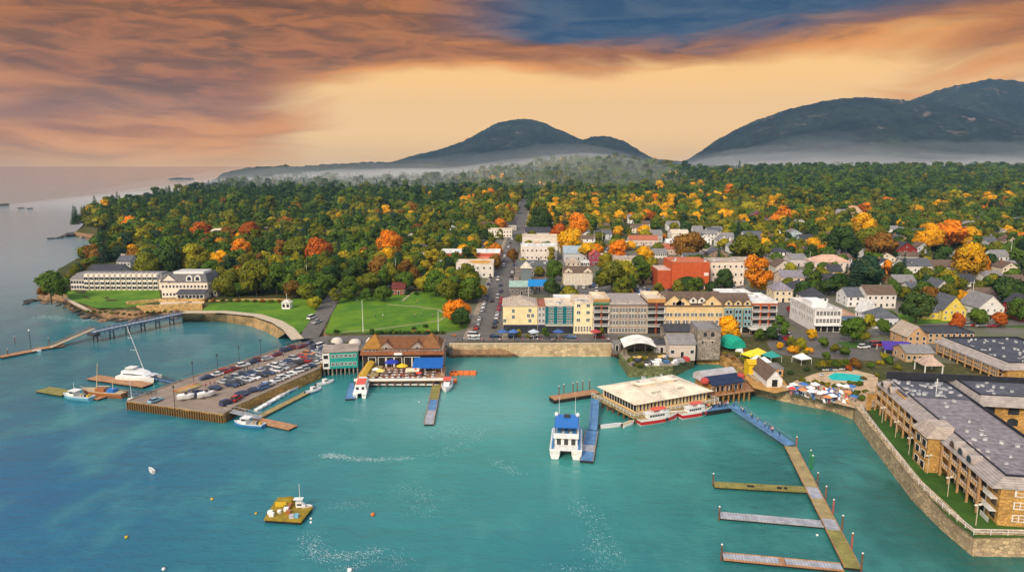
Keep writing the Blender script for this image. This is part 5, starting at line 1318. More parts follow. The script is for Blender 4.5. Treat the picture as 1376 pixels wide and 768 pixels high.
for k, t in enumerate((.2, .52, .85)):
    for z_ in (4.6, 6.7, 8.8, 10.9): win_row(r_, W*t-1.2, W*t+1.2, z_, 2, .95, 1.5, 0, True)
shopfront(r_, W, 5, aw=(.70, .62, .48))
colored(MB().box(0, W, -.6, -.14, 3.93, 4.15, awn).build("balcony_ledge", r_), (.75, .70, .6))
r_, W, D, h = row_bld("cream hotel block with six dark windows", 770.5, 796, 408, 16, (.82, .68, .40), stucco, 0, 0, roof='flat', rc='cream', vents=6, parapet=.9)
for z_ in (5.2, 8.4, 11.4): win_row(r_, 0, W, z_, 2, 1.7, 1.5, 0, True)
win_row(r_, .4, W-.4, .8, 6, .8, 2.5, 0, True)
r_, W, D, h = row_bld("brown hotel bay with green cornice and white balconies", 796.5, 818, 406, 16, (.16, .055, .03), brick, 0, 0, roof='flat', rc='cream', parapet=1.6)
balcony_stack(r_, 0, W, 3.6, 3.0, 3, 2); put_window(r_, .5, 0, .2, W-1, 2.8, 'f', DOOR)
colored(MB().box(.1, W-.1, -.5, -.02, h-.9, h-.2, awn).build("cornice", r_), (.05, .20, .10)); colored(MB().box(0, W, -.5, -.02, h+.4, h+1.5, awn).build("cornice_band", r_), (.45, .24, .06))
colored(MB().box(W/2-.35, W/2+.35, -.6, -.02, 3.3, h-1.0, brick).build("pilaster", r_), (.34, .08, .03))
r_, W, D, h = row_bld("grey stone hotel block with four window tiers", 818.5, 868, 409, 19, (.36, .28, .23), stucco, 0, 0, roof='mansard', rc=(.34, .29, .26), rise=1.6, over=.6)
for z_ in (.6, 3.9, 6.6, 9.3):
    for k in range(4):
        x0 = W*(k+.04)/4; x1 = W*(k+.96)/4; win_row(r_, x0, x1, z_, 3, 1.08, 1.9, -.02, True)
for k in range(5): colored(MB().box(W*k/4-.3, W*k/4+.3, -.45, -.01, 0, h-.5, stucco).build("pilaster", r_), (.42, .34, .27))
for z_ in (3.3, 8.8): colored(MB().box(.31, W-.31, -.3, -.012, z_-.1, z_+.25, stucco).build("string_course", r_), (.62, .53, .42))
r_, W, D, h = row_bld("dark brick hotel bay with tan cornice, right of grey stone", 868.5, 892.5, 405, 17, (.10, .055, .05), brick, 0, 0, roof='flat', rc='cream', parapet=1.4)
balcony_stack(r_, 0, W, 3.4, 2.9, 3, 2); put_window(r_, .5, 0, .2, W-1, 2.8, 'f', DOOR)
colored(MB().box(0, W, -.5, -.02, h-.4, h+1.3, awn).build("cornice_band", r_), (.52, .25, .08)); colored(MB().box(W/2-.35, W/2+.35, -.6, -.02, .1, h-.5, brick).build("pilaster", r_), (.30, .06, .03))
r_, W, D, h = row_bld("long tan hotel block with two gables and roof dormers", 893, 970, 410, 18, TANW, stucco, 0, 0, roof='gx', rc='brown', rise=4.2, over=.6)
for x, w in ((.14, 8), (.30, 6), (.80, 8)): gable_dormer(r_, W*x, h-.3, w, 1.2, 6, TANW, 'brown')
for x in (.47, .62):
    g = gable_dormer(r_, W*x, h+.9, 3.2, 1.5, 5.5, (.78, .72, .6), 'brown')
for z_ in (4.2, 7.4):
    for k in range(7): win_row(r_, W*(k+.08)/7, W*(k+.92)/7, z_, 2, 1.3, 1.7, 0, True)
put_window(r_, W*.07, 0, .2, 2.6, 2.8, 'f', DOOR); put_window(r_, W*.3, 0, .2, 2.6, 2.8, 'f', DOOR); put_window(r_, W*.5, 0, .2, 8, 2.8, 'f', DOOR); put_window(r_, W*.8, 0, .2, 3.6, 2.8, 'f', DOOR)
colored(MB().box(0, W, -.35, -.02, 3.3, 3.75, awn).build("string_course", r_), (.75, .62, .38))
r_, W, D, h = row_bld("tan hotel block with turquoise bay windows", 970.5, 1008, 410, 18, TANW, stucco, 0, 0, roof='gx', rc='brown', rise=3.6, over=.6)
for k in range(3):
    x0 = W*(k+.10)/3; x1 = W*(k+.90)/3
    b = colored(MB().box(x0, x1, -1.1, -.02, 3.2, h-1.2, stucco).build("bay", r_), (.10, .30, .36))
    for z_ in (3.7, 6.3, 8.9): win_row(b, x0+.1, x1-.1, z_, 2, 1.0, 1.6, -1.1, False)
    gable_dormer(r_, (x0+x1)/2, h-.3, x1-x0, 1.4, 5, TANW, 'brown'); put_window(r_, x0, 0, .2, x1-x0, 2.6, 'f', DOOR)
r_, W, D, h = row_bld("red brick hotel end block with white balconies", 1008.5, 1042, 407, 20, (.42, .085, .035), brick, 0, 0, roof='flat', rc='white', parapet=.8, vents=4)
balcony_stack(r_, 0, W, 3.6, 3.1, 3, 3); win_row(r_, 1, 19, 8, 3, 1.2, 1.6, W, True, 'r'); win_row(r_, 1, 19, 4.6, 3, 1.2, 1.6, W, True, 'r')
for k in (1, 2): colored(MB().box(W*k/3-.3, W*k/3+.3, -.6, -.02, .1, h-.2, brick).build("pilaster", r_), (.50, .10, .03))
for k in range(4): put_window(r_, W*(k+.15)/4, 0, .2, W/4*.7, 2.8, 'f', DOOR)
colored(MB().box(-2, W+2, -6, -1.5, 2.9, 3.25, roofflat).build("terrace_roof", r_), (.70, .66, .58))
# large white flat roof behind the row
for a, b, y, e, D_, l in [(745, 800, 436, 405, 14, "low white-roofed extension behind teal block"), (860, 915, 436, 404, 15, "flat white roof block behind dark brick bay"), (975, 1020, 434, 401, 22, "large flat white roof block behind turquoise bays")]:
    bld(l, a, b, y, e, D_, (.6, .55, .48), 'flat', 'white', rows=0, cols=0, name="hotel_block", cat="hotel block", vents=5, wm=stucco)

# ---------------------------------------------------------------- waterfront restaurant and teal building
def restaurant():
    z = 4.2; a = P(487, 487, z); b = P(596, 486, z); W = (b-a).length; rz = math.atan2((b-a).y, (b-a).x)
    root = thing("restaurant", (a.x, a.y, 0), "brown-roofed waterfront restaurant with twin cross gables", "restaurant", rz=rz)
    ROOFC = (.19, .078, .032); D = 13; h = z+3.6
    colored(MB().box(0, W, 0, D, z-2.2, h+1.6, clap).build("wall", root), (.30, .22, .17))
    # lower skirt roof in front
    colored(MB().loft([[(x, -1.6, h-.4), (x, 1.2, h+1.2), (x, 1.2, h+1.35), (x, -1.6, h-.25)] for x in (-.5, W+.3)], shing).build("porch_roof", root), (.27, .10, .04))
    rb = h+1.6; rz_ = 4.2
    mb = MB(); mb.loft([[(x, -.6, rb-.1), (x, D+.6, rb-.1), (x, D/2, rb+3.0)] for x in (2, W-2)], shing); colored(mb.build("roof", root), ROOFC)
    for x, w, tall in ((W*.13, W*.25, 4.0), (W*.84, W*.28, 4.2)):
        mb = MB(); k = w/2
        mb.face([(x-k, -.7, rb), (x+k, -.7, rb), (x, D/2, rb+tall)], shing); mb.face([(x+k, -.7, rb), (x+k, D+.7, rb), (x, D/2, rb+tall)], shing)
        mb.face([(x+k, D+.7, rb), (x-k, D+.7, rb), (x, D/2, rb+tall)], shing); mb.face([(x-k, D+.7, rb), (x-k, -.7, rb), (x, D/2, rb+tall)], shing)
        colored(mb.build("pavilion_roof", root), (.34, .16, .03) if x < W/2 else (.24, .105, .04))
    for x in (W*.30, W*.68):
        g = gable_dormer(root, x, rb-.6, W*.23, .2, 6, (.34, .27, .22), ROOFC, clap)
    for t in (.03, .08, .13, .38, .43, .48, .53, .85, .90, .95): put_window(root, W*t, 0, rb-1.15, 1.1, .95, 'f', None, True)
    colored(MB().box(W*.40, W*.50, -1.85, -1.65, h-.35, h+.5, stucco).build("sign_board", root), (.85, .82, .76))
    for t in (.08, .2, .3, .4, .52, .62): put_window(root, W*t, 0, z-1.7, 2.4, 3.6, 'f', DOOR)
    colored(MB().box(.3, W-.3, -.04, .0, z-1.75, z+2.5, awn).build("open_front_shade", root), (.03, .022, .018))  # no real opening: shade under the porch roof painted as a dark sheet
    # terrace on piles
    dm = planks_brown
    MB().box(0, W+1, -16.0, -.05, z-2.1, z-1.8, dm).build("terrace_deck", root)
    pl = hold(MB().tube((0, 0, -2.6), (0, 0, z-2.1), .25, pile_m, n=7), "pile")
    for k in range(12):
        for y in (-15.5, -8, -2): child(pl, root, (W*k/11+.2, y, 0))
    mb = MB(); mb.box(0, W+1, -16.1, -15.95, z-1.8, z-1.0, whitep); mb.build("terrace_parapet", root)
    colored(MB().loft([[(x, -9.8, z+.6), (x, -1.7, z+2.1), (x, -1.7, z+2.25), (x, -9.8, z+.75)] for x in (W*.65, W+.2)], awn).build("awning", root), (.01, .11, .40))
    mb = MB()
    for x in (W*.61, W*.8, W): mb.tube((x, -9.6, z-1.8), (x, -9.6, z+.6), .07, whitep)
    mb.build("awning_frame", root)
    colored(MB().loft([[(x, -13.0, z+.4), (x, -10.4, z+.8), (x, -10.4, z+.92), (x, -13.0, z+.52)] for x in (W*.58, W*.74)], awn).build("side_awning", root), (.75, .62, .42))
    OBST.append(('poly', Ps(4, (425, 500), (620, 500), (625, 455), (425, 455))))
    return root, W, z, rz, a
RT, RW, RZ, RRZ, RA = restaurant()
RM = Matrix.Translation((RA.x, RA.y, 0)) @ Matrix.Rotation(RRZ, 4, 'Z')
def on_terrace(x, y): p = RM @ Vector((x, y, RZ-1.8)); return p
umb_c = MB(); umb_c.lathe([(1.5, 2.15), (1.45, 2.2), (.0, 2.85)], awn, n=8); UMB = hold(umb_c, "canopy"); UPOLE = hold(MB().tube((0, 0, 0), (0, 0, 2.3), .04, whitep), "pole")
tb = MB(); tb.lathe([(.55, .72), (.55, .76), (0, .76)], whitep, n=10); tb.tube((0, 0, 0), (0, 0, .72), .05, darkm); TAB = hold(tb, "cafe_table")
chb = MB(); chb.box(-.22, .22, -.22, .22, .42, .46, awn); chb.box(-.22, .22, .19, .23, .46, .9, awn)
for x in (-.2, .2):
    for y in (-.2, .2): chb.box(x-.02, x+.02, y-.02, y+.02, 0, .42, darkm)
CHR = hold(chb, "cafe_chair")
def umbrella(p, c, label, group=None, s=1.0):
    r_ = thing("parasol", p, label, "parasol", group); child(UPOLE, r_, scale=(1, 1, s)); child(UMB, r_, color=c, scale=(s, s, s)); return r_
# people: one low continuous body
def person_mesh(pose):
    bm = bmesh.new(); pts = []
    J = {'pelvis': (0, 0, .92), 'chest': (0, 0, 1.28), 'neck': (0, 0, 1.48), 'head': (0, -.01, 1.66), 'hl': (.09, 0, .86), 'kl': (.11, -.02, .48), 'fl': (.11, 0, .05), 'tl': (.11, -.13, .03), 'hr': (-.09, 0, .86), 'kr': (-.11, .02, .48), 'fr': (-.11, .05, .05), 'tr': (-.11, -.08, .03),
         'sl': (.19, 0, 1.40), 'el': (.25, .03, 1.12), 'wl': (.24, -.06, .86), 'sr': (-.19, 0, 1.40), 'er': (-.25, .03, 1.12), 'wr': (-.24, -.06, .86)}
    if pose == 'walk': J.update(kl=(.10, -.20, .50), fl=(.10, -.26, .06), tl=(.10, -.40, .06), kr=(-.10, .08, .48), fr=(-.10, .32, .10), tr=(-.10, .22, .03), wl=(.22, .16, .88), wr=(-.22, -.2, .92))
    if pose == 'sit':
        J = {k: (v[0], v[1], v[2]-.42) for k, v in J.items()}
        J.update(kl=(.11, -.42, .50), fl=(.11, -.42, .06), tl=(.11, -.56, .03), kr=(-.11, -.42, .50), fr=(-.11, -.40, .06), tr=(-.11, -.54, .03), wl=(.16, -.32, .74), wr=(-.16, -.32, .74))
    E = [('pelvis', 'chest'), ('chest', 'neck'), ('neck', 'head'), ('pelvis', 'hl'), ('hl', 'kl'), ('kl', 'fl'), ('fl', 'tl'), ('pelvis', 'hr'), ('hr', 'kr'), ('kr', 'fr'), ('fr', 'tr'), ('chest', 'sl'), ('sl', 'el'), ('el', 'wl'), ('chest', 'sr'), ('sr', 'er'), ('er', 'wr')]
    Rd = dict(pelvis=.15, chest=.17, neck=.06, head=.115, hl=.10, kl=.07, fl=.05, tl=.04, hr=.10, kr=.07, fr=.05, tr=.04, sl=.07, el=.05, wl=.04, sr=.07, er=.05, wr=.04)
    names = list(J); me = bpy.data.meshes.new("person"); me.from_pydata([J[n] for n in names], [(names.index(a), names.index(b)) for a, b in E], [])
    o = bpy.data.objects.new("person", me); COL.objects.link(o); md = o.modifiers.new("skin", 'SKIN'); sv = me.skin_vertices[0].data
    for i, n in enumerate(names): sv[i].radius = (Rd[n], Rd[n]*.85); sv[i].use_root = (n == 'pelvis')
    o.modifiers.new("sub", 'SUBSURF').levels = 1
    dg = bpy.context.evaluated_depsgraph_get(); m2 = bpy.data.meshes.new_from_object(o.evaluated_get(dg)); COL.objects.unlink(o)
    sit = -.42 if pose == 'sit' else 0
    skin = pmat("skin", (.52, .32, .22), .6, .1, 3); hair = pmat("hair", (.06, .04, .03), .7, .2, 3); trs = pmat("trousers", (.04, .05, .08), .8, .3, 2); shirt = pmat("shirt", (1, 1, 1), .8, .1, 3, objcol=True)
    m2.materials.clear()
    for m in (shirt, trs, skin, hair): m2.materials.append(m)
    for p in m2.polygons:
        z = p.center.z-sit; yy = p.center.y
        p.material_index = (3 if z > 1.69 or (z > 1.6 and yy > .03) else 2) if z > 1.50 else (0 if z > .93 else 1)
        if .80 < z < .93 and abs(p.center.x) > .19 and pose != 'sit': p.material_index = 2
        p.use_smooth = True
    return m2
PERS = {k: person_mesh(k) for k in ('stand', 'walk', 'sit')}
SHIRTS = {'white': (.75, .74, .72), 'red': (.5, .03, .03), 'navy': (.02, .035, .10), 'black': (.02, .02, .02), 'blue': (.05, .18, .45), 'grey': (.3, .3, .31), 'yellow': (.6, .42, .05), 'pink': (.6, .22, .22)}
rp = random.Random(21)
def person(p, where, pose=None, rz=None, group=None):
    pose = pose or rp.choice(['stand', 'stand', 'walk']); c = rp.choice(list(SHIRTS))
    o = bpy.data.objects.new("person", PERS[pose]); COL.objects.link(o); o.location = p; o.rotation_euler = (0, 0, rp.uniform(0, 6.28) if rz is None else rz); o.color = (*SHIRTS[c], 1)
    return tag(o, f"person in {c} top {dict(stand='standing', walk='walking', sit='sitting')[pose]} {where}", "person", group)
CAFE = "cafe tables on the restaurant terrace"
SEC = ["at terrace's left end", "left of terrace centre", "in mid terrace", "right of terrace centre", "under blue awning side", "at terrace's right end"]
for r2 in range(4):
    for k in range(11):
        x = 4+k*(RW-5)/11+rp.uniform(-.4, .4); y = -14.4+r2*3.0+rp.uniform(-.3, .3); sec = SEC[min(5, int(k*6/11))]; rown = ["front row", "second row", "third row", "back row"][r2]
        p = on_terrace(x, y); t_ = TAB.copy(); COL.objects.link(t_); t_.location = p; tag(t_, f"round white cafe table {sec}, {rown}", "table", CAFE)
        for s in (-1, 1):
            q = on_terrace(x+s*.85, y+rp.uniform(-.2, .2)); c = CHR.copy(); COL.objects.link(c); c.location = q; c.rotation_euler = (0, 0, RRZ-s*math.pi/2); c.color = (*rp.choice([(.05, .05, .06), (.5, .05, .04), (.7, .68, .64), (.05, .1, .3)]), 1)
            tag(c, f"cafe chair {'left' if s < 0 else 'right'} of table {sec}, {rown}", "chair", "chairs on the restaurant terrace")
            if rp.random() < .45: person((q.x, q.y, q.z+.02), f"{sec}, {rown}", 'sit', c.rotation_euler.z, "diners on the restaurant terrace")
for x, y, c, l, s in [(11.5, -6.0, (.02, .04, .35), "navy parasol at left of restaurant terrace", 1.7), (15.5, -8.6, (.75, .48, .02), "wide yellow parasol on restaurant terrace", 1.4), (8.5, -12, (.72, .55, .1), "pale yellow parasol at terrace front, left", 1.1), (20.5, -11, (.6, .04, .03), "red parasol at terrace front, centre", 1.0), (21.8, -12.8, (.65, .06, .04), "smaller red parasol at terrace front edge", .8), (6.5, -9.5, (.75, .72, .66), "white parasol at the terrace's left edge", 1.0)]:
    umbrella(on_terrace(x, y), c, l, "parasols on the restaurant terrace", s)
# yellow tarpaulin ramp at the left side
p0 = P(482, 508, 2.4)
tr = thing("covered_ramp", p0, "ochre-covered ramp at restaurant's left side", "ramp", rz=RRZ)
colored(MB().loft([[(0, 0, -.9), (2.6, 0, -.9), (2.6, 0, .9), (1.3, 0, 1.5), (0, 0, .9)], [(1.2, 11, .9), (3.8, 11, .9), (3.8, 11, 2.7), (2.5, 11, 3.3), (1.2, 11, 2.7)]], awn).build("cover", tr), (.50, .30, .03))
MB().box(3.9, 6.8, -1, 11, .9, 1.2, planks_tan).build("ramp_deck", tr)
def teal_building():
    z = 4.2; a = P(434.5, 505, 0); b = P(481.5, 502.5, 0); W = (b-a).length; rz = math.atan2((b-a).y, (b-a).x); D = 10
    root = thing("teal_building", (a.x, a.y, 0), "teal clapboard building on stilts beside the pier", "building", rz=rz); h = 8.7; z0 = 2.6
    colored(MB().box(W*.2, W, 0, D, z0, h, clap).build("wall", root), (.02, .30, .25)); colored(MB().box(0, W*.2-.003, -.1, D, z0, h-.3, clap).build("stair_block", root), (.72, .70, .66))
    colored(MB().box(-.3, W+.3, -.4, D+.3, h+.002, h+.3, roofflat).build("roof", root), (.34, .27, .22))
    for zz in (z0+1.0, z0+4.0): win_row(root, W*.23, W*.97, zz, 6, 1.25, 1.25, 0, True)
    for zz in (z0+.8, z0+3.8): put_window(root, W*.03, -.1, zz, W*.13, 1.3, 'f', DOOR)
    win_row(root, 1, D-1, z0+4.0, 3, 1.1, 1.2, W, True, 'r'); win_row(root, 1, D-1, z0+1.5, 3, 1.1, 1.2, W, True, 'r')
    pl = hold(MB().tube((0, 0, -2.6), (0, 0, z0), .28, greystone, n=7), "stilt")
    for k in range(9):
        for y in (.5, 4): child(pl, root, (W*k/8*.96+.3, y, 0))
teal_building()
for a, b, l in [(500, 460, "round pale salt heap behind the restaurant, left"), (477, 462, "white covered heap behind the teal building"), (453, 460, "low white covered boat heap by pier entrance")]:
    p = G(a, b); o = thing("covered_heap", p, l, "covered heap"); colored(MB().lathe([(2.6, -.3), (2.4, .9), (1.5, 1.9), (0, 2.2)], awn, n=10).build("cover", o, smooth=True), (.62, .54, .46))

# ---------------------------------------------------------------- terminal on the water
def terminal():
    z = 2.4; Lp = P(803, 532, z); N = P(853, 557.5, z); Rp = P(957, 538, z)
    u = (Rp-N); W = u.length; rz = math.atan2(u.y, u.x); v = Vector((-math.sin(rz), math.cos(rz), 0)); D = (Lp-N).dot(v)
    sk = (Lp-N).dot(u.normalized())          # the plan leans a little
    root = thing("ferry_terminal", (N.x, N.y, 0), "broad cream ferry terminal standing on water", "terminal", rz=rz)
    def q(x, y): return (x+sk*y/D, y)
    def plan(i): return [q(i, i), q(W-i, i), q(W-i, D-i), q(i, D-i)]
    CR = (.66, .52, .34); cm = stucco
    MB().prism(plan(-1.4), z-.5, z, planks_tan, bottom=True).build("deck", root)
    colored(MB().prism(plan(1.2), z+.003, z+3.3, cm).build("wall", root), (.72, .50, .22))
    m = MB(); e = [(*p, z+3.2) for p in plan(-.3)]; t = [(*p, z+5.0) for p in plan(6.0)]; m.loft([e, t], roofflat); o = m.build("roof", root); colored(o, (.74, .62, .46))
    mt = MB(); mt.prism(plan(8.2), z+5.003, z+5.55, roofflat); mo = colored(mt.build("raised_roof_deck", root), (.80, .68, .50))
    colored(MB().prism([q(W*.26, D*.42), q(W*.46, D*.42), q(W*.43, D*.6), q(W*.24, D*.6)], z+5.56, z+6.0, roofflat).build("roof_panel", root), (.85, .76, .60))
    colored(MB().prism([q(W*.56, D*.42), q(W*.76, D*.42), q(W*.73, D*.62), q(W*.55, D*.62)], z+5.56, z+5.95, roofflat).build("roof_panel", root), (.85, .76, .60))
    # faded stencilled marks on the front slope: unreadable dark strokes
    def slope_z(y): return z+3.2+1.8*(y+.3)/6.3
    mk = pmat("stencil_paint", (.06, .05, .045), .9, .5, 2)
    for bx, glyphs in ((W*.30, "OPDT"), (W*.64, "XPT")):
        for k, g in enumerate(glyphs):
            mb = MB(); x = bx+k*.95
            for sx, sy, w, hh in {'O': [(0, 0, .9, .25), (0, .75, .9, .25), (0, .25, .25, .5), (.65, .25, .25, .5)], 'P': [(0, 0, .25, 1), (.25, .8, .6, .2), (.25, .4, .6, .2), (.65, .6, .2, .2)], 'D': [(0, 0, .25, 1), (.25, .8, .4, .2), (.25, 0, .4, .2), (.65, .2, .22, .6)],
                                  'T': [(.3, 0, .25, .8), (0, .8, .85, .2)], 'R': [(0, 0, .25, 1), (.25, .8, .5, .2), (.25, .45, .5, .2), (.6, .0, .22, .8)], 'X': [(0, 0, .25, .4), (.6, 0, .25, .4), (.2, .4, .5, .2), (0, .6, .25, .4), (.6, .6, .25, .4)], 'A': [(0, 0, .25, .85), (.6, 0, .25, .85), (.1, .85, .65, .2), (.25, .4, .35, .2)]}[g]:
                y0 = 3.2+sy; y1 = 3.2+sy+hh
                sx *= .75; w *= .75; A = [q(x+sx, y0), q(x+sx+w, y0), q(x+sx+w, y1), q(x+sx, y1)]
                mb.face([(a[0], a[1], slope_z(a[1])+.02) for a in A], mk)
            mb.build("stencilled_mark", root)
    nf = 20; 
    for k in range(nf):
        x = W*.04+W*.92*k/nf; put_window(root, *q(x, 1.2-.0), z+.6, W*.92/nf*.42, 1.9, 'f', ARCH if k % 5 == 0 else DOOR)
    # left face: windows along the slanting side
    ls = math.atan2(-D, -sk)-math.pi   # direction of the left wall
    A = Vector(q(1.2, 1.2)); B_ = Vector(q(1.2, D-1.2)); d = (B_-A)
    for k in range(12):
        p = A.lerp(B_, (k+.75)/12.3); c = child(DOOR, root, (p.x, p.y, z+.6), math.atan2(-d.y, -d.x), scale=(1.3, 1, 2.0))
    # rails and piles
    mb = MB(); pts = plan(-1.3)
    for i in (0, 3, 1):
        a = Vector(pts[i]); b = Vector(pts[(i+1) % 4]); n = int((b-a).length/1.6)
        for zz in (.55, 1.05): mb.tube((a.x, a.y, z+zz), (b.x, b.y, z+zz), .06, whitep, n=4)
        for k in range(n+1): p = a.lerp(b, k/n); mb.tube((p.x, p.y, z), (p.x, p.y, z+1.1), .06, whitep, n=4)
    mb.build("deck_railing", root)
    pl = hold(MB().tube((0, 0, -3), (0, 0, z-.5), .3, pile_m, n=7), "pile")
    for k in range(13):
        for y in (-.8, 5, 12): child(pl, root, (*q(W*k/12, y), 0))
    for k in range(7): child(pl, root, (*q(-.6, D*(k+.6)/7), 0))
    rr = random.Random(4)
    for x, y, s in ((.30, .55, .8), (.45, .70, .9), (.6, .66, .6), (.75, .5, .7), (.7, .72, .6)):
        child(VENT, mo, (*q(x*W, y*D), z+5.56), rr.uniform(0, .4), scale=(s, s, s))
    return root
terminal()
# crowded landing beside the terminal
lg = dock("landing_stage", XY(P(934, 551, 1.6)), XY(P(979, 544.5, 1.6)), 3.2, 1.6, bluedeck, "blue landing stage crowded with people beside terminal", "landing stage", th=1)
for k in range(40):
    t = rp.random(); a = 936+t*42; b = 551-t*6.5+rp.uniform(-1.5, 1.8); p = P(a, b, 1.6); person((p.x, p.y, 1.61), "on the blue landing stage, " + ("terminal end" if t < .33 else "middle" if t < .66 else "gangway end"), group="crowd on the landing stage")
for k in range(14):
    t = rp.random(); p = P(984+t*70, 545+t*46, 3.6-2.6*t); person((p.x, p.y, p.z+.02), "on the long blue gangway, " + ("upper part" if t < .5 else "lower part"), 'walk', group="people on the blue gangway")

# ---------------------------------------------------------------- cluttered junk wharf
def junk_wharf():
    mossy = stone("mossy_rubble", (.24, .24, .10), (.14, .15, .06), (.05, .05, .03), .8)
    base = [XY(P(a, b, 0)) for a, b in [(843, 506), (905, 506), (934, 492), (936, 478), (834, 478), (831, 486)]]
    top = [XY(P(a, b, 4.2)) for a, b in [(846, 492), (904, 492), (931, 479), (934, 466), (834, 466), (832, 474)]]
    c = ctr(base); root = thing("rubble_wharf", (c[0], c[1], 0), "mossy rubble wharf cluttered with gear and planting", "wharf")
    MB().loft([[(x-c[0], y-c[1], -2.6) for x, y in base], [(x-c[0], y-c[1], 4.2) for x, y in top]], mossy).build("rubble_bank", root)
    MB().prism([(x-c[0], y-c[1]) for x, y in inset(top, .4)], 4.203, 4.4, paving).build("wharf_deck", root)
    for a, b, a2, b2 in ((852, 480, 846, 497), (861, 480, 858, 498), (880, 484, 872, 500), (890, 486, 884, 501)):
        p = P(a, b, 4.6); q = P(a2, b2, 1.6); MB().tube((p.x-c[0], p.y-c[1], 4.6), (q.x-c[0], q.y-c[1], 2.6), .3, whitep if a < 870 else greym).build("launching_rail", root)
    OBST.append(('poly', Ps(0, (825, 510), (1005, 512), (1005, 470), (960, 455), (825, 455))))
    rr = random.Random(9); cols = [(.75, .73, .7), (.05, .05, .06), (.45, .05, .05), (.06, .15, .3), (.35, .33, .32), (.6, .4, .1), (.22, .2, .18)]; nm = ['white', 'black', 'red', 'blue', 'grey', 'yellow', 'brown']
    for k in range(46):
        a = rr.uniform(848, 925); b = rr.uniform(480, 491); p = P(a, b, 4.4); i = rr.randrange(7); s = rr.uniform(.5, 1.3)
        o = thing("gear_crate", (p.x, p.y, 4.4), f"{'large' if s > .95 else 'small'} {nm[i]} fishing crate on {'left' if a < 872 else 'right' if a > 900 else 'middle'} of rubble wharf", "crate", "gear on the rubble wharf", rr.uniform(0, 3))
        colored(MB().box(-s, s, -s*.7, s*.7, 0, s*.9, awn).build("box", o), cols[i]); colored(MB().box(-s*1.05, s*1.05, -s*.75, s*.75, s*.903, s*1.02, awn).build("lid", o), tuple(min(1, q*1.2) for q in cols[i]))
    for a, b, w, hh in ((848, 487, 3.0, 1.2), (866, 484, 2.4, 1.4), (871, 489, 2, 1.0), (859, 492, 3.4, .7)):
        p = P(a, b, 4.4); SHRUBQ.append((p.x, p.y, 4.4, w, hh, 'olive', "mossy shrub on the rubble wharf"))
SHRUBQ = []
junk_wharf()
def arch_roof_shed():
    a = P(838, 477, 4.4); b = P(882, 477, 4.4); W = (b-a).length; root = thing("arched_shed", a, "open shed with curved white roof on rubble wharf", "shed"); D = 9; n = 10
    ring = lambda y, dz: [(W*k/n, y, 3.0+1.7*math.sin(math.pi*k/n)+dz) for k in range(n+1)]
    colored(MB().loft([ring(0, 0)+ring(0, .25)[::-1], ring(D, .8)+ring(D, 1.05)[::-1]], roofflat).build("roof", root), (.78, .74, .66))
    for x in (.2, W*.33, W*.66, W-.2): MB().box(x-.15, x+.15, .3, .6, 0, 3.0+1.7*math.sin(math.pi*x/W)-.02, darkm).build("post", root)
    colored(MB().box(.3, W-.3, D-.6, D-.3, 0, 3.6, clap).build("rear_wall", root), (.2, .17, .14))
arch_roof_shed()
bld("grey low-roofed shed with pale front on rubble wharf", 899, 934, 480, 462, 11, (.55, .47, .40), 'gx', 'grey', 2.6, rows=1, cols=4, name="wharf_shed", cat="shed", z=4.4, ww=1.3)
bld("small dark-roofed hut between arched shed and grey shed", 880, 898, 474, 462, 6, (.45, .42, .4), 'gx', 'dark', 1.6, rows=1, cols=2, name="wharf_shed", cat="shed", z=4.4)
bld("tiny blue-doored kiosk at end of promenade wall", 824, 834, 471, 462, 4, (.16, .13, .12), 'flat', 'grey', rows=1, cols=1, name="kiosk", cat="kiosk", z=4.5)
def tower():
    r_, W, D, h = bld("square grey stone tower house with two arched windows", 936, 967, 479, 443, 11, (1, 1, 1), 'flat', 'grey', wm=greystone, rows=0, cols=0, name="stone_tower", cat="tower", z=3.6, parapet=.9)
    for t in (.25, .58): put_window(r_, W*t, 0, h-2.6, 1.3, 1.7, 'f', ARCH)
    put_window(r_, W*.2, 0, h-5.4, .6, 1.6, 'f', ARCH); put_window(r_, W*.6, 0, h-5.0, .9, 1.1, 'f', DOOR)
    colored(MB().box(W*.2, W*.8, -.07, -.01, h-4.3, h-3.9, stucco).build("lintel_band", r_), (.5, .42, .33))
tower()
bld("brown low stone building left of tower house", 893, 936, 459, 445, 9, (.26, .20, .16), 'gx', 'dark', 2, rows=1, cols=5, name="shop", cat="shop")

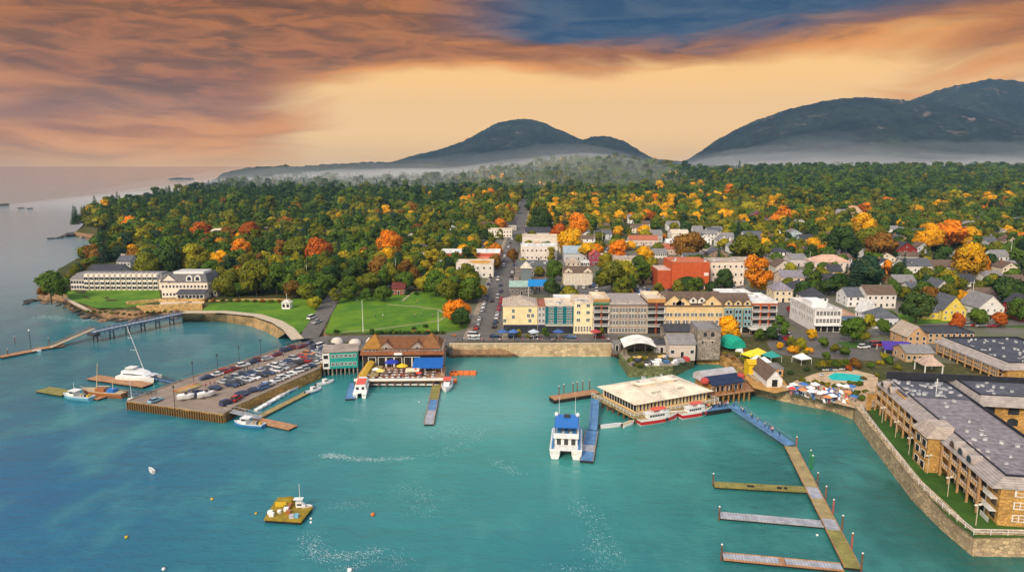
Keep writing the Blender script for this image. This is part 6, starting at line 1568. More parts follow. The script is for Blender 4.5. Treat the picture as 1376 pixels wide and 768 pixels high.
# ---------------------------------------------------------------- pavilion on stilts and the orange yard
def pavilion():
    z = 3.4; a = P(957, 530, z); b = P(999, 524, z); W = (b-a).length; rz = math.atan2((b-a).y, (b-a).x); D = 9.5
    root = thing("boathouse_pavilion", (a.x, a.y, 0), "timber boathouse on stilts with navy front roof", "boathouse", rz=rz)
    MB().box(-.5, W+8, -1, D, z-.4, z, planks_brown).build("deck", root)
    colored(MB().box(.3, W-.3, .6, D, z+.003, z+2.9, clap).build("wall", root), (.34, .17, .05))
    colored(MB().loft([[(x, -.5, z+2.9), (x, 4.2, z+4.6), (x, 4.2, z+4.75), (x, -.5, z+3.05)] for x in (-.3, W+.3)], shing).build("front_roof", root), (.02, .035, .08))
    n = 7; rg = lambda x: [(x, 4.0+5.6*k/n, z+4.4+1.5*math.sin(math.pi*k/n)) for k in range(n+1)]+[(x, 9.6, z+2.9), (x, 4.0, z+2.9)]
    colored(MB().loft([rg(-.6), rg(W+.6)], roofflat).build("vault_roof", root), (.42, .40, .41))
    for k in range(7): put_window(root, W*(k+.15)/7, .6, z+.5, W/7*.6, 1.7, 'f', DOOR)
    for k in range(6): MB().box(W*k/5-.12, W*k/5+.12, -.7, -.46, z, z+2.9, WOOD).build("post", root)
    pl = hold(MB().tube((0, 0, -3), (0, 0, z-.4), .35, timber, n=7), "pile")
    for k in range(8):
        for y in (-.5, 3, 7): child(pl, root, (W*k/6, y, 0))
    red = (.42, .06, .05)
    for x in (-.9, W+.9): colored(MB().lathe([(0, z+3.0), (1.3, z+3.3), (1.4, z+4.2), (.6, z+4.9), (0, z+5.0)], awn, c=(x, 2.8), n=9).build("flower_basket", root), red)
pavilion()
gangway(XY(P(957, 507, 3.4)), 3.4, XY(P(983, 526, 3.4)), 3.4, 2.6, "dark blue footbridge behind the terminal to boathouse", mat=steelblue, deckm=steelblue, name="footbridge", cat="footbridge")
drape("orange_yard", Gs((1000, 506), (1012, 521), (1040, 528), (1062, 524), (1050, 506), (1026, 500)), .05, pmat("orange_gravel", (.50, .26, .07), .95, .3, .5))
OBST.append(('poly', Gs((985, 512), (1012, 528), (1062, 530), (1155, 555), (1185, 550), (1182, 500), (1090, 496), (1000, 500))))
bld("bright yellow hut with one small dark window", 1006, 1023, 504, 489, 5, (.78, .48, .01), 'gx', (.70, .42, .02), 1.0, rows=0, cols=0, name="hut", cat="hut", chim=0)
r_, W, D, h = bld("low orange-walled store left of dark gabled house", 1028, 1052, 506, 496, 6, (.55, .25, .05), 'flat', 'grey', rows=1, cols=3, name="store", cat="shop")
r_, W, D, h = bld("white gable cottage with long brown roof by sea wall", 1030, 1051, 520, 509, 15, (.70, .68, .66), 'gy', 'brown', 3.0, rows=0, cols=0, name="cottage", cat="cottage"); put_window(r_, W*.5-.9, 0, .2, 1.8, 2.4, 'f', DOOR)
for a, b, c, s, l, cat in [(1008, 484, (.80, .60, .03), 2.6, "yellow canopy tent, left of two above hut", "canopy tent"), (1018, 481, (.82, .58, .05), 2.8, "yellow peaked canopy tent above the hut", "canopy tent"), (1036, 485, (.03, .28, .24), 2.6, "teal canopy tent on the side street", "canopy tent"), (1017, 491, (.85, .83, .8), 1.8, "white canopy tent, left of two behind hut", "canopy tent"), (1026, 493, (.85, .83, .8), 1.9, "white canopy tent, right of two behind hut", "canopy tent"), (1077, 488, (.8, .78, .75), 2.4, "white canopy by the pool hedge", "canopy tent")]:
    p = G(a, b); o = thing("canopy_tent", p, l, cat, rz=rp.uniform(0, .5)); colored(MB().loft([[(-s, -s, 2.2), (s, -s, 2.2), (s, s, 2.2), (-s, s, 2.2)], [(-.1, -.1, 3.9), (.1, -.1, 3.9), (.1, .1, 3.9), (-.1, .1, 3.9)]], awn).build("roof", o), c)
    for x in (-s+.1, s-.1):
        for y in (-s+.1, s-.1): MB().tube((x, y, -.3), (x, y, 2.2), .06, whitep).build("post", o)
p = G(986, 469); o = thing("green_marquee", p, "emerald green marquee beside the yellow tree", "marquee", rz=.25)
n = 8; rg = lambda y, w: [(w*math.cos(math.pi*k/n), y, 1.2+4.2*math.sin(math.pi*k/n)*w/4.2) for k in range(n+1)]
colored(MB().loft([rg(-3, 3.4), rg(0, 4.2), rg(4.5, 3.9)], awn, closed=False).build("canvas", o), (.01, .33, .22)); colored(MB().lathe([(0, 1.2), (1.8, .9), (2.0, 0)], awn, c=(.6, -3.6), n=9).build("white_porch", o), (.8, .8, .76))
p = G(1201, 474); o = thing("purple_canopy", p, "purple-blue pitched canopy near the tan hotel", "canopy", rz=-.15)
colored(MB().loft([[(x, -4.2, 2.4), (x, 0, 4.6), (x, 4.2, 2.6), (x, 4.2, 2.5), (x, 0, 4.45), (x, -4.2, 2.25)] for x in (-5, 5)], awn).build("canvas", o), (.07, .035, .28))
for x in (-4.7, 4.7):
    for y in (-3.9, 3.9): MB().tube((x, y, -.3), (x, y, 2.5), .1, whitep).build("post", o)
OBST.append(('poly', Gs((1180, 480), (1225, 480), (1225, 464), (1180, 464))))

# ---------------------------------------------------------------- pool terrace
terr = pmat("terrace_stone", (.52, .36, .22), .9, .3, .5)
drape("pool_terrace", Gs((1050, 522), (1100, 536), (1152, 549), (1178, 546), (1180, 505), (1150, 497), (1100, 500), (1072, 510)), .06, terr)
pl_ = Gs((1112, 506), (1118, 511), (1150, 512.5), (1164, 511), (1160, 505), (1140, 502), (1122, 501))
pc_ = ctr(pl_); pool = thing("swimming_pool", (pc_[0], pc_[1], H0), "bright turquoise hotel swimming pool with pale rim", "swimming pool")
poolw = pmat("pool_water", (.02, .55, .50), .06, .12, .6, spec=.6)
MB().prism(rel(pl_, pc_), .0, .12, poolw).build("water", pool); mb = MB(); q = rel(pl_, pc_); o2 = inset(q, -.9)
for i in range(len(q)):
    j = (i+1) % len(q); mb.face([(*q[i], .18), (*o2[i], .18), (*o2[j], .18), (*q[j], .18)], gravelm); mb.face([(*o2[i], .18), (*o2[i], 0), (*o2[j], 0), (*o2[j], .18)], gravelm); mb.face([(*q[i], .18), (*q[j], .18), (*q[j], .0), (*q[i], .0)], gravelm)
mb.build("rim", pool)
lo = MB(); lo.box(-.33, .33, -.95, .4, .28, .36, awn); lo.loft([[(-.33, .4, .3), (.33, .4, .3), (.33, .4, .38), (-.33, .4, .38)], [(-.33, .95, .75), (.33, .95, .75), (.33, .92, .82), (-.33, .92, .82)]], awn)
for x in (-.28, .28):
    for y in (-.85, .3): lo.box(x-.03, x+.03, y-.03, y+.03, 0, .28, whitep)
LOUN = hold(lo, "sun_lounger")
zones = [("near the sea wall corner", (1062, 523), (1082, 530)), ("left of terrace path", (1078, 522), (1100, 536)), ("in middle of the sea terrace", (1100, 524), (1122, 542)), ("right on the sea terrace", (1120, 524), (1148, 546))]
UC = {'white': (.8, .79, .77), 'blue': (.05, .16, .42), 'red': (.55, .06, .04), 'orange': (.7, .25, .08), 'navy': (.02, .04, .15)}
for zn, a, b in zones:
    for k in range(24):
        px_ = rp.uniform(a[0], b[0]); py_ = a[1]+(px_-1060)*.0+rp.uniform(0, 1)*(b[1]-a[1])
        p = G(px_, py_); c = rp.choice(['white']*5+['blue', 'blue', 'red', 'orange', 'navy'])
        if k % 4:
            o = LOUN.copy(); COL.objects.link(o); o.location = (p.x, p.y, H0+.07); o.rotation_euler = (0, 0, rp.uniform(-.6, .6)); o.color = (*UC[c], 1); tag(o, f"{c} sun lounger {zn}", "sun lounger", "sun loungers on the sea terrace")
        else: umbrella((p.x, p.y, H0+.06), UC[c], f"{c} parasol {zn}", "parasols on the sea terrace", rp.uniform(.8, 1.05))
        if k % 4 == 0:
            q_ = G(px_+1.5, py_+.8); person((q_.x, q_.y, H0+.07), zn, group="guests on the sea terrace")
for k in range(12):
    px_, py_ = [(1108+k*4.2, 499-.4*k), (1104, 505)][k > 9]; p = G(px_+rp.uniform(-1, 1), py_+rp.uniform(-1, 1)); o = LOUN.copy(); COL.objects.link(o); o.location = (p.x, p.y, H0+.07); o.rotation_euler = (0, 0, rp.uniform(2.6, 3.4)); o.color = (*UC[rp.choice(['white', 'blue', 'white'])], 1); tag(o, "sun lounger behind the turquoise pool", "sun lounger", "sun loungers behind the pool")

# ---------------------------------------------------------------- the big tan hotel on the right
tanbrick = stone("tan_cut_stone", (.60, .35, .10), (.48, .26, .07), (.26, .15, .06), 1.6)
HTAN = (.60, .36, .15)
def gallery(root, x0, x1, h, fh, rows, bay, y=0, ground=True):
    n = max(2, round((x1-x0)/bay)); proud = 1.7
    for r_ in range(1, rows):
        colored(MB().box(x0, x1, y-proud, y-.01, fh*r_-.12, fh*r_+.1, stucco).build("balcony_slab", root), HTAN)
        mb = MB(); mb.box(x0, x1, y-proud, y-proud+.08, fh*r_+.95, fh*r_+1.05, trimw)
        k = int((x1-x0)/1.1)
        for i in range(k+1): xx = x0+(x1-x0-.05)*i/k; mb.box(xx, xx+.05, y-proud+.01, y-proud+.07, fh*r_+.1, fh*r_+.95, trimw)
        mb.build("balcony_rail", root)
    for i in range(n+1):
        xx = x0+(x1-x0-.4)*i/n; colored(MB().box(xx, xx+.4, y-proud-.1, y-proud+.3, -1, h-.02, stucco).build("gallery_post", root), (.46, .27, .12))
    for r_ in range(rows):
        for i in range(n):
            xx = x0+(x1-x0)*i/n; put_window(root, xx+.8, y, fh*r_+.15, (x1-x0)/n-1.3, fh*.78, 'f', DOOR)
def hotel_wing(label, a, b, eave, D, bay=3.6, rows=3, z=H0, slope=True, roofc=(.23, .20, .21), deep=2.1, vents=10, wallm=None, ends=True, blackrim=True):
    d = b-a; L = math.hypot(d.x, d.y); rz = math.atan2(d.y, d.x); h = eave; root = thing("hotel_wing", (a.x, a.y, z), label, "hotel wing", rz=rz)
    colored(MB().box(0, L, 0, D, -1.2, h, wallm or tanbrick).build("wall", root), (1, 1, 1))
    # shingled skirt roof round the edge, flat membrane inside
    o1 = -1.9; i1 = 1.2; rise = deep
    mb = MB(); mb.loft([[(-.5, o1, h+.003), (L+.5, o1, h+.003), (L+.5, D+.4, h+.003), (-.5, D+.4, h+.003)], [(1.2, i1, h+rise), (L-1.6, i1, h+rise), (L-1.6, D-.8, h+rise), (1.2, D-.8, h+rise)]], shing, caps=False)
    sk = colored(mb.build("skirt_roof", root), (.36, .31, .28))
    m = MB(); m.box(1.2, L-1.6, i1, D-.8, h+.5, h+rise-.45, striped("seamed_membrane", (1, 1, 1), None, 2.6, 0, .06, objcol=True, var=.45)); fr = colored(m.build("flat_roof", root), roofc)
    mb = MB(); rm = pmat("black_membrane", (.022, .024, .032), .7, .3, .5)
    for q_ in ((1.0, L-1.4, i1-.1, i1+.3), (1.0, L-1.4, D-1.1, D-.7)): mb.box(q_[0], q_[1], q_[2], q_[3], h+rise-.44, h+rise+.15, rm)
    for q_ in ((1.0, 1.4), (L-1.8, L-1.4)): mb.box(q_[0], q_[1], i1+.302, D-1.102, h+rise-.44, h+rise+.148, rm)
    mb.build("black_parapet", root)
    rr = random.Random(len(label))
    for k in range(vents): child(VENT if rr.random() < .8 else SKYL, fr, (rr.uniform(3, L-3), rr.uniform(i1+1.5, D-2.5), h+rise-.45), rr.uniform(0, .8), scale=(rr.uniform(.35, .8), rr.uniform(.35, .8), rr.uniform(.4, .9)))
    OBST.append(('poly', [tuple((Matrix.Translation(a) @ Matrix.Rotation(rz, 4, 'Z') @ Vector(q_))[:2]) for q_ in ((-3, -3, 0), (L+3, -3, 0), (L+3, D+3, 0), (-3, D+3, 0))]))
    return root, L, h, fr, sk
A_far = P(1183, 551, H0); A_near = P(1339, 705, H0)
_, _, _, hA = frame_px(1338, 1339, 705, 655, H0)
rA, LA, hA, frA, skA = hotel_wing("long tan seaside hotel wing with balconies facing the lawn", A_far, A_near, hA, 17, vents=34)
fhA = hA/3
gallery(rA, 0, LA*.52, hA, fhA, 3, 4.2); gallery(rA, LA*.66, LA*.93, hA, fhA, 3, 4.0)
# projecting pavilion in the long facade
pv = colored(MB().box(LA*.53, LA*.645, -4.2, -.02, -1, hA+.6, tanbrick).build("projecting_bay", rA), (1, 1, 1))
colored(MB().loft([[(LA*.53-.6, -4.9, hA+.603), (LA*.645+.6, -4.9, hA+.603), (LA*.645+.6, .4, hA+.603), (LA*.53-.6, .4, hA+.603)], [(LA*.55, -2.2, hA+2.9), (LA*.625, -2.2, hA+2.9), (LA*.625, 1.6, hA+2.9), (LA*.55, 1.6, hA+2.9)]], shing).build("bay_roof", pv), (.42, .34, .28))
for r2 in range(3):
    put_window(rA, LA*.55, -4.2, fhA*r2+.5, 2.0, fhA*.6, 'f', DOOR); put_window(rA, LA*.60, -4.2, fhA*r2+.5, 2.0, fhA*.6, 'f', DOOR); put_window(rA, LA*.53, -1.0, fhA*r2+.5, 2.0, fhA*.6, 'l', DOOR)
for r2 in range(3):
    for y in (2.5, 7.5, 12.5): put_window(rA, LA, y, fhA*r2+1.0, 2.4 if r2 < 2 else 3.4, 1.5, 'r', WIN)
    put_window(rA, LA*.955, 0, fhA*r2+.8, 1.8, 1.7, 'f', ARCH)
    child(BALC, rA, (LA*.94, 0, fhA*r2+.05), scale=(3.2, 1, 1))
# round-headed dormers in the skirt roof
for t in (.72, .78, .84):
    x = LA*t; mb = MB(); n = 8; rg = lambda y, e=0: [(x+1.3*math.cos(math.pi*k/n), y, hA+.7+1.5*math.sin(math.pi*k/n)) for k in range(n+1)]
    mb.loft([rg(-1.4), rg(2.3)], shing); dm_ = colored(mb.build("dormer", rA), (.38, .32, .28)); put_window(dm_, x-.8, -1.42, hA+.72, 1.6, 1.2, 'f', ARCH)
for t in (.06, .14): 
    x = LA*t; mb = MB(); n = 8; mb.loft([rg(-1.6), rg(2.2)], shing); dm_ = colored(mb.build("dormer", rA), (.38, .32, .28)); put_window(dm_, x-.8, -1.62, hA+.72, 1.6, 1.2, 'f', ARCH)
u_ = (A_near-A_far).normalized(); v_ = Vector((-u_.y, u_.x, 0))
# wing B runs back from the far end; its courtyard face has arched windows
bA = A_far + u_*17 + v_*16.5; bB = A_far + u_*17 + v_*92
rB, LB, hB, frB, skB = hotel_wing("dark-roofed hotel cross wing with arched windows over courtyard", A_far + u_*17 + v_*17.2, bB, hA+1.2, 16, vents=70, roofc=(.10, .10, .12))
for r2 in range(3):
    for k in range(13): put_window(rB, LB*(k+.3)/13, 0, (hA+1.2)/3*r2+.6, 2.6, (hA+1.2)/3*.66, 'f', ARCH)
MB().box(-17, LB-1, 15.2, 15.6, hB+1.2, hB+3.2, pmat("black_membrane", (.02, .02, .02))).build("black_roof_screen", rB)
blk = colored(MB().box(-17.5, -.05, .5, 15.5, -1, hA+1.5, tanbrick).build("corner_block", rB), (1, 1, 1)); colored(MB().box(-17, -.3, 1, 15, hA+1.503, hA+1.9, roofflat).build("corner_roof", rB), (.10, .10, .12))
rr = random.Random(77)
for k in range(26): child(VENT, rB, (rr.uniform(-16, -1), rr.uniform(2, 14), hA+1.9), rr.uniform(0, 1), scale=(rr.uniform(.4, 1.2), rr.uniform(.4, .9), rr.uniform(.4, .9)))
MB().tube((-8, 5, hA+1.9), (-8, 5, hA+6), .12, trimw).build("roof_mast", rB)
C_a = P(1259, 474, H0); C_b = P(1352, 514, H0); _, _, _, hC = frame_px(1259, 1262, 474, 459, H0)
rC, LC, hC, frC, skC = hotel_wing("tan hotel wing with dark roof behind the cross wing", C_a, C_b, hC, 30, vents=46, roofc=(.07, .072, .09))
gallery(rC, LC*.05, LC*.95, hC, hC/3, 3, 4.2)
r_, W, D, h = bld("tan hotel lodge with rounded gable near purple canopy", 1218, 1245, 466, 452, 12, (.55, .33, .16), 'gy', 'tan', 4, rows=2, cols=3, name="hotel_lodge", cat="lodge", wm=stucco)
bld("long tan hotel lodge with black flat roof", 1246, 1308, 461, 448, 12, (.52, .31, .15), 'flat', 'dark', rows=2, cols=8, name="hotel_lodge", cat="lodge", wm=stucco)
bld("low tan restaurant wing with grey roof by the lodge", 1217, 1254, 486, 474, 9, (.50, .32, .17), 'gx', 'grey', 2.0, rows=1, cols=5, name="hotel_lodge", cat="lodge", wm=stucco)
p = G(1247, 499); o = thing("gazebo", p, "open gazebo with pale pyramid roof by hotel", "gazebo"); colored(MB().loft([[(-3.4, -3.4, 3), (3.4, -3.4, 3), (3.4, 3.4, 3), (-3.4, 3.4, 3)], [(-.1, -.1, 6.2), (.1, -.1, 6.2), (.1, .1, 6.2), (-.1, .1, 6.2)]], shing).build("roof", o), (.5, .36, .28))
for x in (-3, 3):
    for y in (-3, 3): MB().box(x-.15, x+.15, y-.15, y+.15, -.3, 3, whitep).build("post", o)
# stone arch wall at the lawn's end
a = P(1166, 551, H0); o = thing("stone_arch", a, "tan stone arch between sea terrace and hotel lawn", "arch", rz=.2)
mb = MB(); n = 8; arc = [(2.4+1.3*math.cos(math.pi*(1-k/n)), 2.2+1.3*math.sin(math.pi*(1-k/n))) for k in range(n+1)]
mb.loft([[(x, y, zz) for x, zz in [(0, -.5), (1.1, -.5)]+arc+[(3.7, -.5), (5, -.5), (5, 5), (0, 5)]] for y in (0, .9)], tanbrick); mb.build("arch_wall", o); MB().box(-.2, 5.2, -.2, 1.1, 5.003, 5.3, stonewall).build("coping", o)
# ================================================================ seaside inn on the left
INNW = (.80, .68, .55)
def inn_wing():
    loc, W, rz, h = frame_px(96, 219, 389.5, 372); h = 6.2
    root = thing("seaside_inn", loc, "long white seaside inn wing with row of gambrel dormers", "inn", rz=rz); D = 13
    colored(MB().box(0, W, 0, D, -2, h, clap).build("wall", root), INNW)
    colored(MB().loft([[(-.5, -.5, h+.003), (W+.5, -.5, h+.003), (W+.5, D+.5, h+.003), (-.5, D+.5, h+.003)], [(2.5, 3, h+3.1), (W-1.5, 3, h+3.1), (W-1.5, D-3, h+3.1), (2.5, D-3, h+3.1)]], shing).build("roof", root), (.21, .195, .19))
    x = W*.15; n = 14; step = (W-x-2)/n
    for z_ in (.9, 3.6): win_row(root, 0, x, z_, 5, 1.2, 1.7)
    for k in range(n):
        xc = x+step*(k+.5); w = step*.37
        mb = MB(); mb.loft([[(xc-w, y, -1.5), (xc+w, y, -1.5), (xc+w, y, h+1.3), (xc+w*.62, y, h+3.0), (xc-w*.62, y, h+3.0), (xc-w, y, h+1.3)] for y in (-.7, 4.5)], clap); d = colored(mb.build("gambrel_bay", root), (.86, .73, .60))
        for z_ in (.7, 3.2, 5.9): win_row(d, xc-w, xc+w, z_, 2, 1.0, 1.55, -.7)
    for k in range(1, 5): MB().box(x+step*3*k-.15, x+step*3*k+.15, -.3, -.02, 0, h-.3, trimw).build("downpipe_pilaster", root)
    OBST.append(('poly', Gs((88, 392), (290, 408), (290, 372), (88, 372))))
inn_wing()
r_, W, D, h = bld("main white inn house with dark mansard and round dormers", 218, 280, 400, 379, 15, INNW, 'mansard', (.16, .15, .155), 4.2, rows=2, cols=13, side=4, name="seaside_inn", cat="inn")
for t in (.62, .80):
    x = W*t; mb = MB(); n = 8; mb.loft([[(x-1.6, y, h+.5), (x+1.6, y, h+.5)]+[(x+1.6*math.cos(math.pi*k/n), y, h+2.1+1.5*math.sin(math.pi*k/n)) for k in range(n+1)] for y in (-.3, 3)], clap); d = colored(mb.build("dormer", r_), (.84, .78, .70)); put_window(d, x-1, -.3, h+.9, 2, 2.2, 'f', ARCH)
gable_dormer(r_, W*.18, h-.6, 9.5, .6, 6, INNW, (.12, .12, .14), clap)
colored(MB().box(W*.25, W*.9, 2, 12, h+4.2, h+5.3, clap).build("penthouse", r_), (.82, .78, .72))
colored(MB().box(W*.42, W, -5, -.02, .1, 3.0, clap).build("sun_porch", r_), (.76, .70, .62)); win_row(r_, W*.43, W*.99, .9, 7, 1.6, 1.6, -5)
colored(MB().loft([[(x, -5.6, 3.0), (x, -.02, 4.6), (x, -.02, 4.75), (x, -5.6, 3.15)] for x in (W*.40, W+.4)], shing).build("porch_roof", r_), (.08, .08, .095))
bld("white end pavilion with dark porch right of inn", 279, 292, 398, 388, 9, INNW, 'hip', (.09, .09, .1), 3, rows=1, cols=3, name="inn_pavilion", cat="pavilion")
tier = stone("ochre_terrace_stone", (.62, .40, .16), (.5, .30, .10), (.3, .18, .08), .7)
for k, (pts, zz) in enumerate([([(170, 409), (214, 405), (232, 405), (276, 405)], 1.5), ([(184, 413), (232, 411), (272, 410)], 1.0)]):
    wall_line("terrace_wall", Gs(*pts), [gz(*q)+zz for q in Gs(*pts)], 1.4, tier, ["upper", "lower"][k]+" ochre stone terrace wall below the inn", "terrace wall", z0=2.5)
drape("inn_terrace", Gs((216, 404), (276, 404), (272, 410), (214, 411)), .16, pmat("inn_paving", (.62, .48, .33), .9, .2, .5))
drape("inn_path", Gs((84, 399), (90, 400), (112, 411), (124, 418), (118, 418), (100, 410)), .12, gravelm)
for a, b, w, hh in [(282, 410, 34, 0), ]:
    wall_line("garden_wall", Gs((280, 405), (330, 403), (390, 403)), [gz(*q)+.8 for q in Gs((280, 405), (330, 403), (390, 403))], .7, tier, "low ochre garden wall along the shore lawn", "garden wall", z0=3)
# roofs behind the inn
bld("dark low-roofed inn annex by the water", 118, 160, 374, 366, 14, (.45, .42, .4), 'gx', 'dark', 4.0, rows=1, cols=6, name="inn_annex", cat="annex")
bld("grey shingled inn annex with white upper floor", 158, 176, 366, 351, 12, (.55, .52, .5), 'gx', 'slate', 3.0, rows=2, cols=4, name="inn_annex", cat="annex")
bld("pale flat-topped inn annex among trees", 163, 186, 352, 342, 12, (.75, .68, .58), 'flat', 'tan', rows=2, cols=4, name="inn_annex", cat="annex")
bld("small white cottage in the trees above inn", 186, 199, 340, 331, 9, (.72, .68, .62), 'gx', 'slate', 2.5, rows=1, cols=3)
bld("long white mansion among autumn trees left", 277, 308, 322, 312, 12, (.80, .72, .62), 'hip', 'cream', 3, rows=2, cols=7, name="mansion", cat="mansion")
bld("white cottage with grey roof in left woods", 286, 300, 357, 343, 9, (.72, .70, .68), 'gy', 'slate', 3.5, rows=2, cols=2)
bld("long grey-roofed house in left woods", 296, 318, 350, 338, 10, (.66, .62, .58), 'gx', 'grey', 3.5, rows=1, cols=4)
# bandstand-like white lookout on the shore lawn
p = G(386, 414); o = thing("white_lookout", p, "small white clapboard lookout hut on the shore lawn", "lookout hut")
colored(MB().box(-2, 2, -2, 2, -.3, 3.2, clap).build("wall", o), (.8, .77, .72)); colored(MB().loft([[(-2.4, -2.4, 3.2), (2.4, -2.4, 3.2), (2.4, 2.4, 3.2), (-2.4, 2.4, 3.2)], [(-.5, -.5, 4.6), (.5, -.5, 4.6), (.5, .5, 4.6), (-.5, .5, 4.6)]], shing).build("roof", o), (.6, .56, .5))
for x in (-1.6, .4): put_window(o, x, -2, .9, 1.2, 1.6, 'f', DOOR)
MB().tube((0, 0, 4.6), (0, 0, 7.5), .09, whitep).build("flagpole", o)
# ================================================================ main street's back blocks
TW = "town_building"; TC = "building"
def tb_(label, *a, **k): return bld(label, *a, name=k.pop('name', TW), cat=k.pop('cat', TC), **k)
r_, W, D, h = tb_("long red brick building with white flat roof", 591, 672, 357, 340, 20, (.48, .10, .045), 'flat', 'white', wm=brick, rows=1, cols=12, ww=1.6, wh=2.0, vents=6)
colored(MB().box(W*.52, W, -9, -.05, -1, h-2.6, brick).build("front_block", r_), (.52, .09, .04)); colored(MB().box(W*.52, W, -9, -.1, h-2.597, h-2.2, roofflat).build("front_roof", r_), (.72, .22, .14)); win_row(r_, W*.54, W*.98, 1.2, 8, 1.5, 2, -9)
r_, W, D, h = tb_("white building with round ochre patch on flat roof", 613, 663, 373, 355, 20, (.72, .66, .58), 'flat', 'cream', wm=stucco, rows=2, cols=6, vents=2)
MB().lathe([(7.2, h+.13), (7.0, h+.25), (0, h+.25)], pmat("ochre_roof_patch", (.62, .30, .05), .9, .3, .4), c=(W*.62, D*.5), n=20).build("roof_patch", r_)
tb_("white arcaded two-storey building far up main street", 656, 688, 319, 309, 16, (.80, .72, .60), 'flat', 'cream', wm=stucco, rows=2, cols=8)
tb_("dark slate-roofed block with white cupola up main street", 668, 694, 309, 302, 14, (.5, .45, .4), 'mansard', 'dark', 2.2, rows=1, cols=5)
tb_("long low brown-roofed hall behind arcaded building", 640, 664, 312, 305, 22, (.30, .14, .10), 'gx', (.16, .07, .05), 4, rows=1, cols=4)
tb_("white commercial block with stepped flat roofs", 700, 748, 350, 331, 16, (.72, .64, .56), 'flat', 'white', wm=stucco, rows=2, cols=8, vents=10)
tb_("upper white commercial block behind stepped block", 702, 750, 336, 318, 16, (.74, .66, .58), 'flat', 'cream', wm=stucco, rows=1, cols=7, vents=8)
tb_("dark slate-roofed block at bend of main street", 706, 740, 322, 312, 14, (.5, .47, .45), 'gx', 'dark', 4, rows=1, cols=4)
tb_("big dark flat-roofed restaurant beside main street", 693, 744, 372, 358, 26, (.20, .17, .15), 'flat', (.12, .12, .115), rows=1, cols=8, wm=stucco, vents=4, parapet=.5)
p = G(707, 378); r_ = thing("roof_turret", p, "grey turret with pale pyramid cap by main street", "turret")
colored(MB().box(-3, 3, -3, 3, -1, 8.4, clap).build("wall", r_), (.16, .19, .20)); colored(MB().loft([[(-3.6, -3.6, 8.4), (3.6, -3.6, 8.4), (3.6, 3.6, 8.4), (-3.6, 3.6, 8.4)], [(-.05, -.05, 12.4), (.05, -.05, 12.4), (.05, .05, 12.4), (-.05, .05, 12.4)]], shing).build("cap_roof", r_), (.62, .54, .44))
tb_("shop row with pale teal metal roof", 685, 717, 396, 385, 9, (.16, .14, .13), 'gx', (.30, .42, .36), 2.5, rows=1, cols=5, wm=stucco)
tb_("brown corner shop beside teal-roofed shops", 718, 732, 390, 377, 9, (.34, .18, .12), 'flat', 'brown', rows=2, cols=2, wm=stucco)
p = G(725, 397); r_ = thing("blue_awning", p, "wide bright blue awning behind the hotel row", "awning"); colored(MB().loft([[(-6.5, -3, 5.6), (6.5, -3, 5.6), (6, 4, 6.6), (-6, 4, 6.6)], [(-6.5, -3, 5.8), (6.5, -3, 5.8), (6, 4, 8.2), (-6, 4, 8.2)]], awn).build("canvas", r_), (.01, .20, .50))
for x in (-6, 6): MB().tube((x, -2.6, -.5), (x, -2.6, 5.6), .12, whitep).build("post", r_)
OBST.append(('poly', Gs((735, 395), (700, 395), (700, 372), (750, 372))))
# twin-gabled theatre
r_, W, D, h = tb_("tan twin-gabled theatre with tall dark windows", 757, 796, 383, 366, 16, (.62, .52, .38), 'gx', 'brown', 2.5, rows=0, cols=0, wm=stucco, name="theatre", cat="theatre")
for t in (.17, .83): gable_dormer(r_, W*t, h-.8, W*.30, 1.6, 10, (.66, .55, .40), 'brown')
for t in (.03, .36, .69): put_window(r_, W*t, 0, .6, W*.27, 3.4, 'f', WIN); put_window(r_, W*t+.4, 0, 4.6, W*.22, 1.9, 'f', WIN)
tb_("blue-grey metal-roofed hall behind theatre", 758, 789, 352, 340, 20, (.5, .5, .5), 'gx', (.34, .42, .46), 4, rows=1, cols=4)
tb_("tan house with hipped roof and two balconies", 761, 780, 364, 352, 10, (.62, .5, .38), 'hip', 'tan', 3, rows=2, cols=3)
tb_("crimson gabled house by yellow trees", 793, 808, 356, 343, 12, (.30, .05, .08), 'gy', (.55, .12, .08), 3.2, rows=2, cols=2, name="house", cat="house")
tb_("cream flat-roofed bank with tall windows", 851, 878, 381, 367, 14, (.66, .55, .25), 'flat', 'grey', rows=1, cols=4, wh=2.6, wm=stucco, vents=2)
tb_("tan flat shop behind the cream bank", 826, 872, 358, 348, 14, (.68, .56, .4), 'flat', 'tan', rows=1, cols=7, wm=stucco, vents=5)
tb_("small dark-roofed shop right of tan shop", 860, 877, 353, 345, 10, (.45, .4, .4), 'gx', 'purplegrey', 2.5, rows=1, cols=3)
r_, W, D, h = tb_("tall blank red-orange brick block", 902, 952, 389, 353, 22, (.56, .10, .025), 'flat', (.52, .14, .06), rows=0, cols=0, wm=brick, vents=3, parapet=.4)
colored(MB().box(-7.5, -.05, 2, 20, -1, h-4.5, brick).build("lower_wing", r_), (.50, .09, .03)); colored(MB().box(-7.3, -.2, 2.2, 19.8, h-4.497, h-4.2, roofflat).build("wing_roof", r_), (.6, .45, .35))
for t in (.27, .75): colored(MB().box(W*t-.15, W*t+.15, -.2, -.01, 0, h-.1, brick).build("pilaster", r_), (.66, .16, .06))
colored(MB().box(W*.86, W*.98, -.12, -.01, h*.52, h*.64, stucco).build("wall_sign", r_), (.75, .62, .55))
for k in range(4): put_window(r_, W*(k+.2)/4.2, 0, .2, 2.4, 2.2, 'f', DOOR)
tb_("tan gabled house left of brick block", 884, 905, 378, 356, 14, (.66, .52, .40), 'gx', 'brown', 3, rows=2, cols=3)
r_, W, D, h = tb_("large white apartment house right of brick block", 954, 999, 384, 352, 16, (.78, .66, .54), 'flat', 'tan', wm=clap, rows=3, cols=6, vents=6)
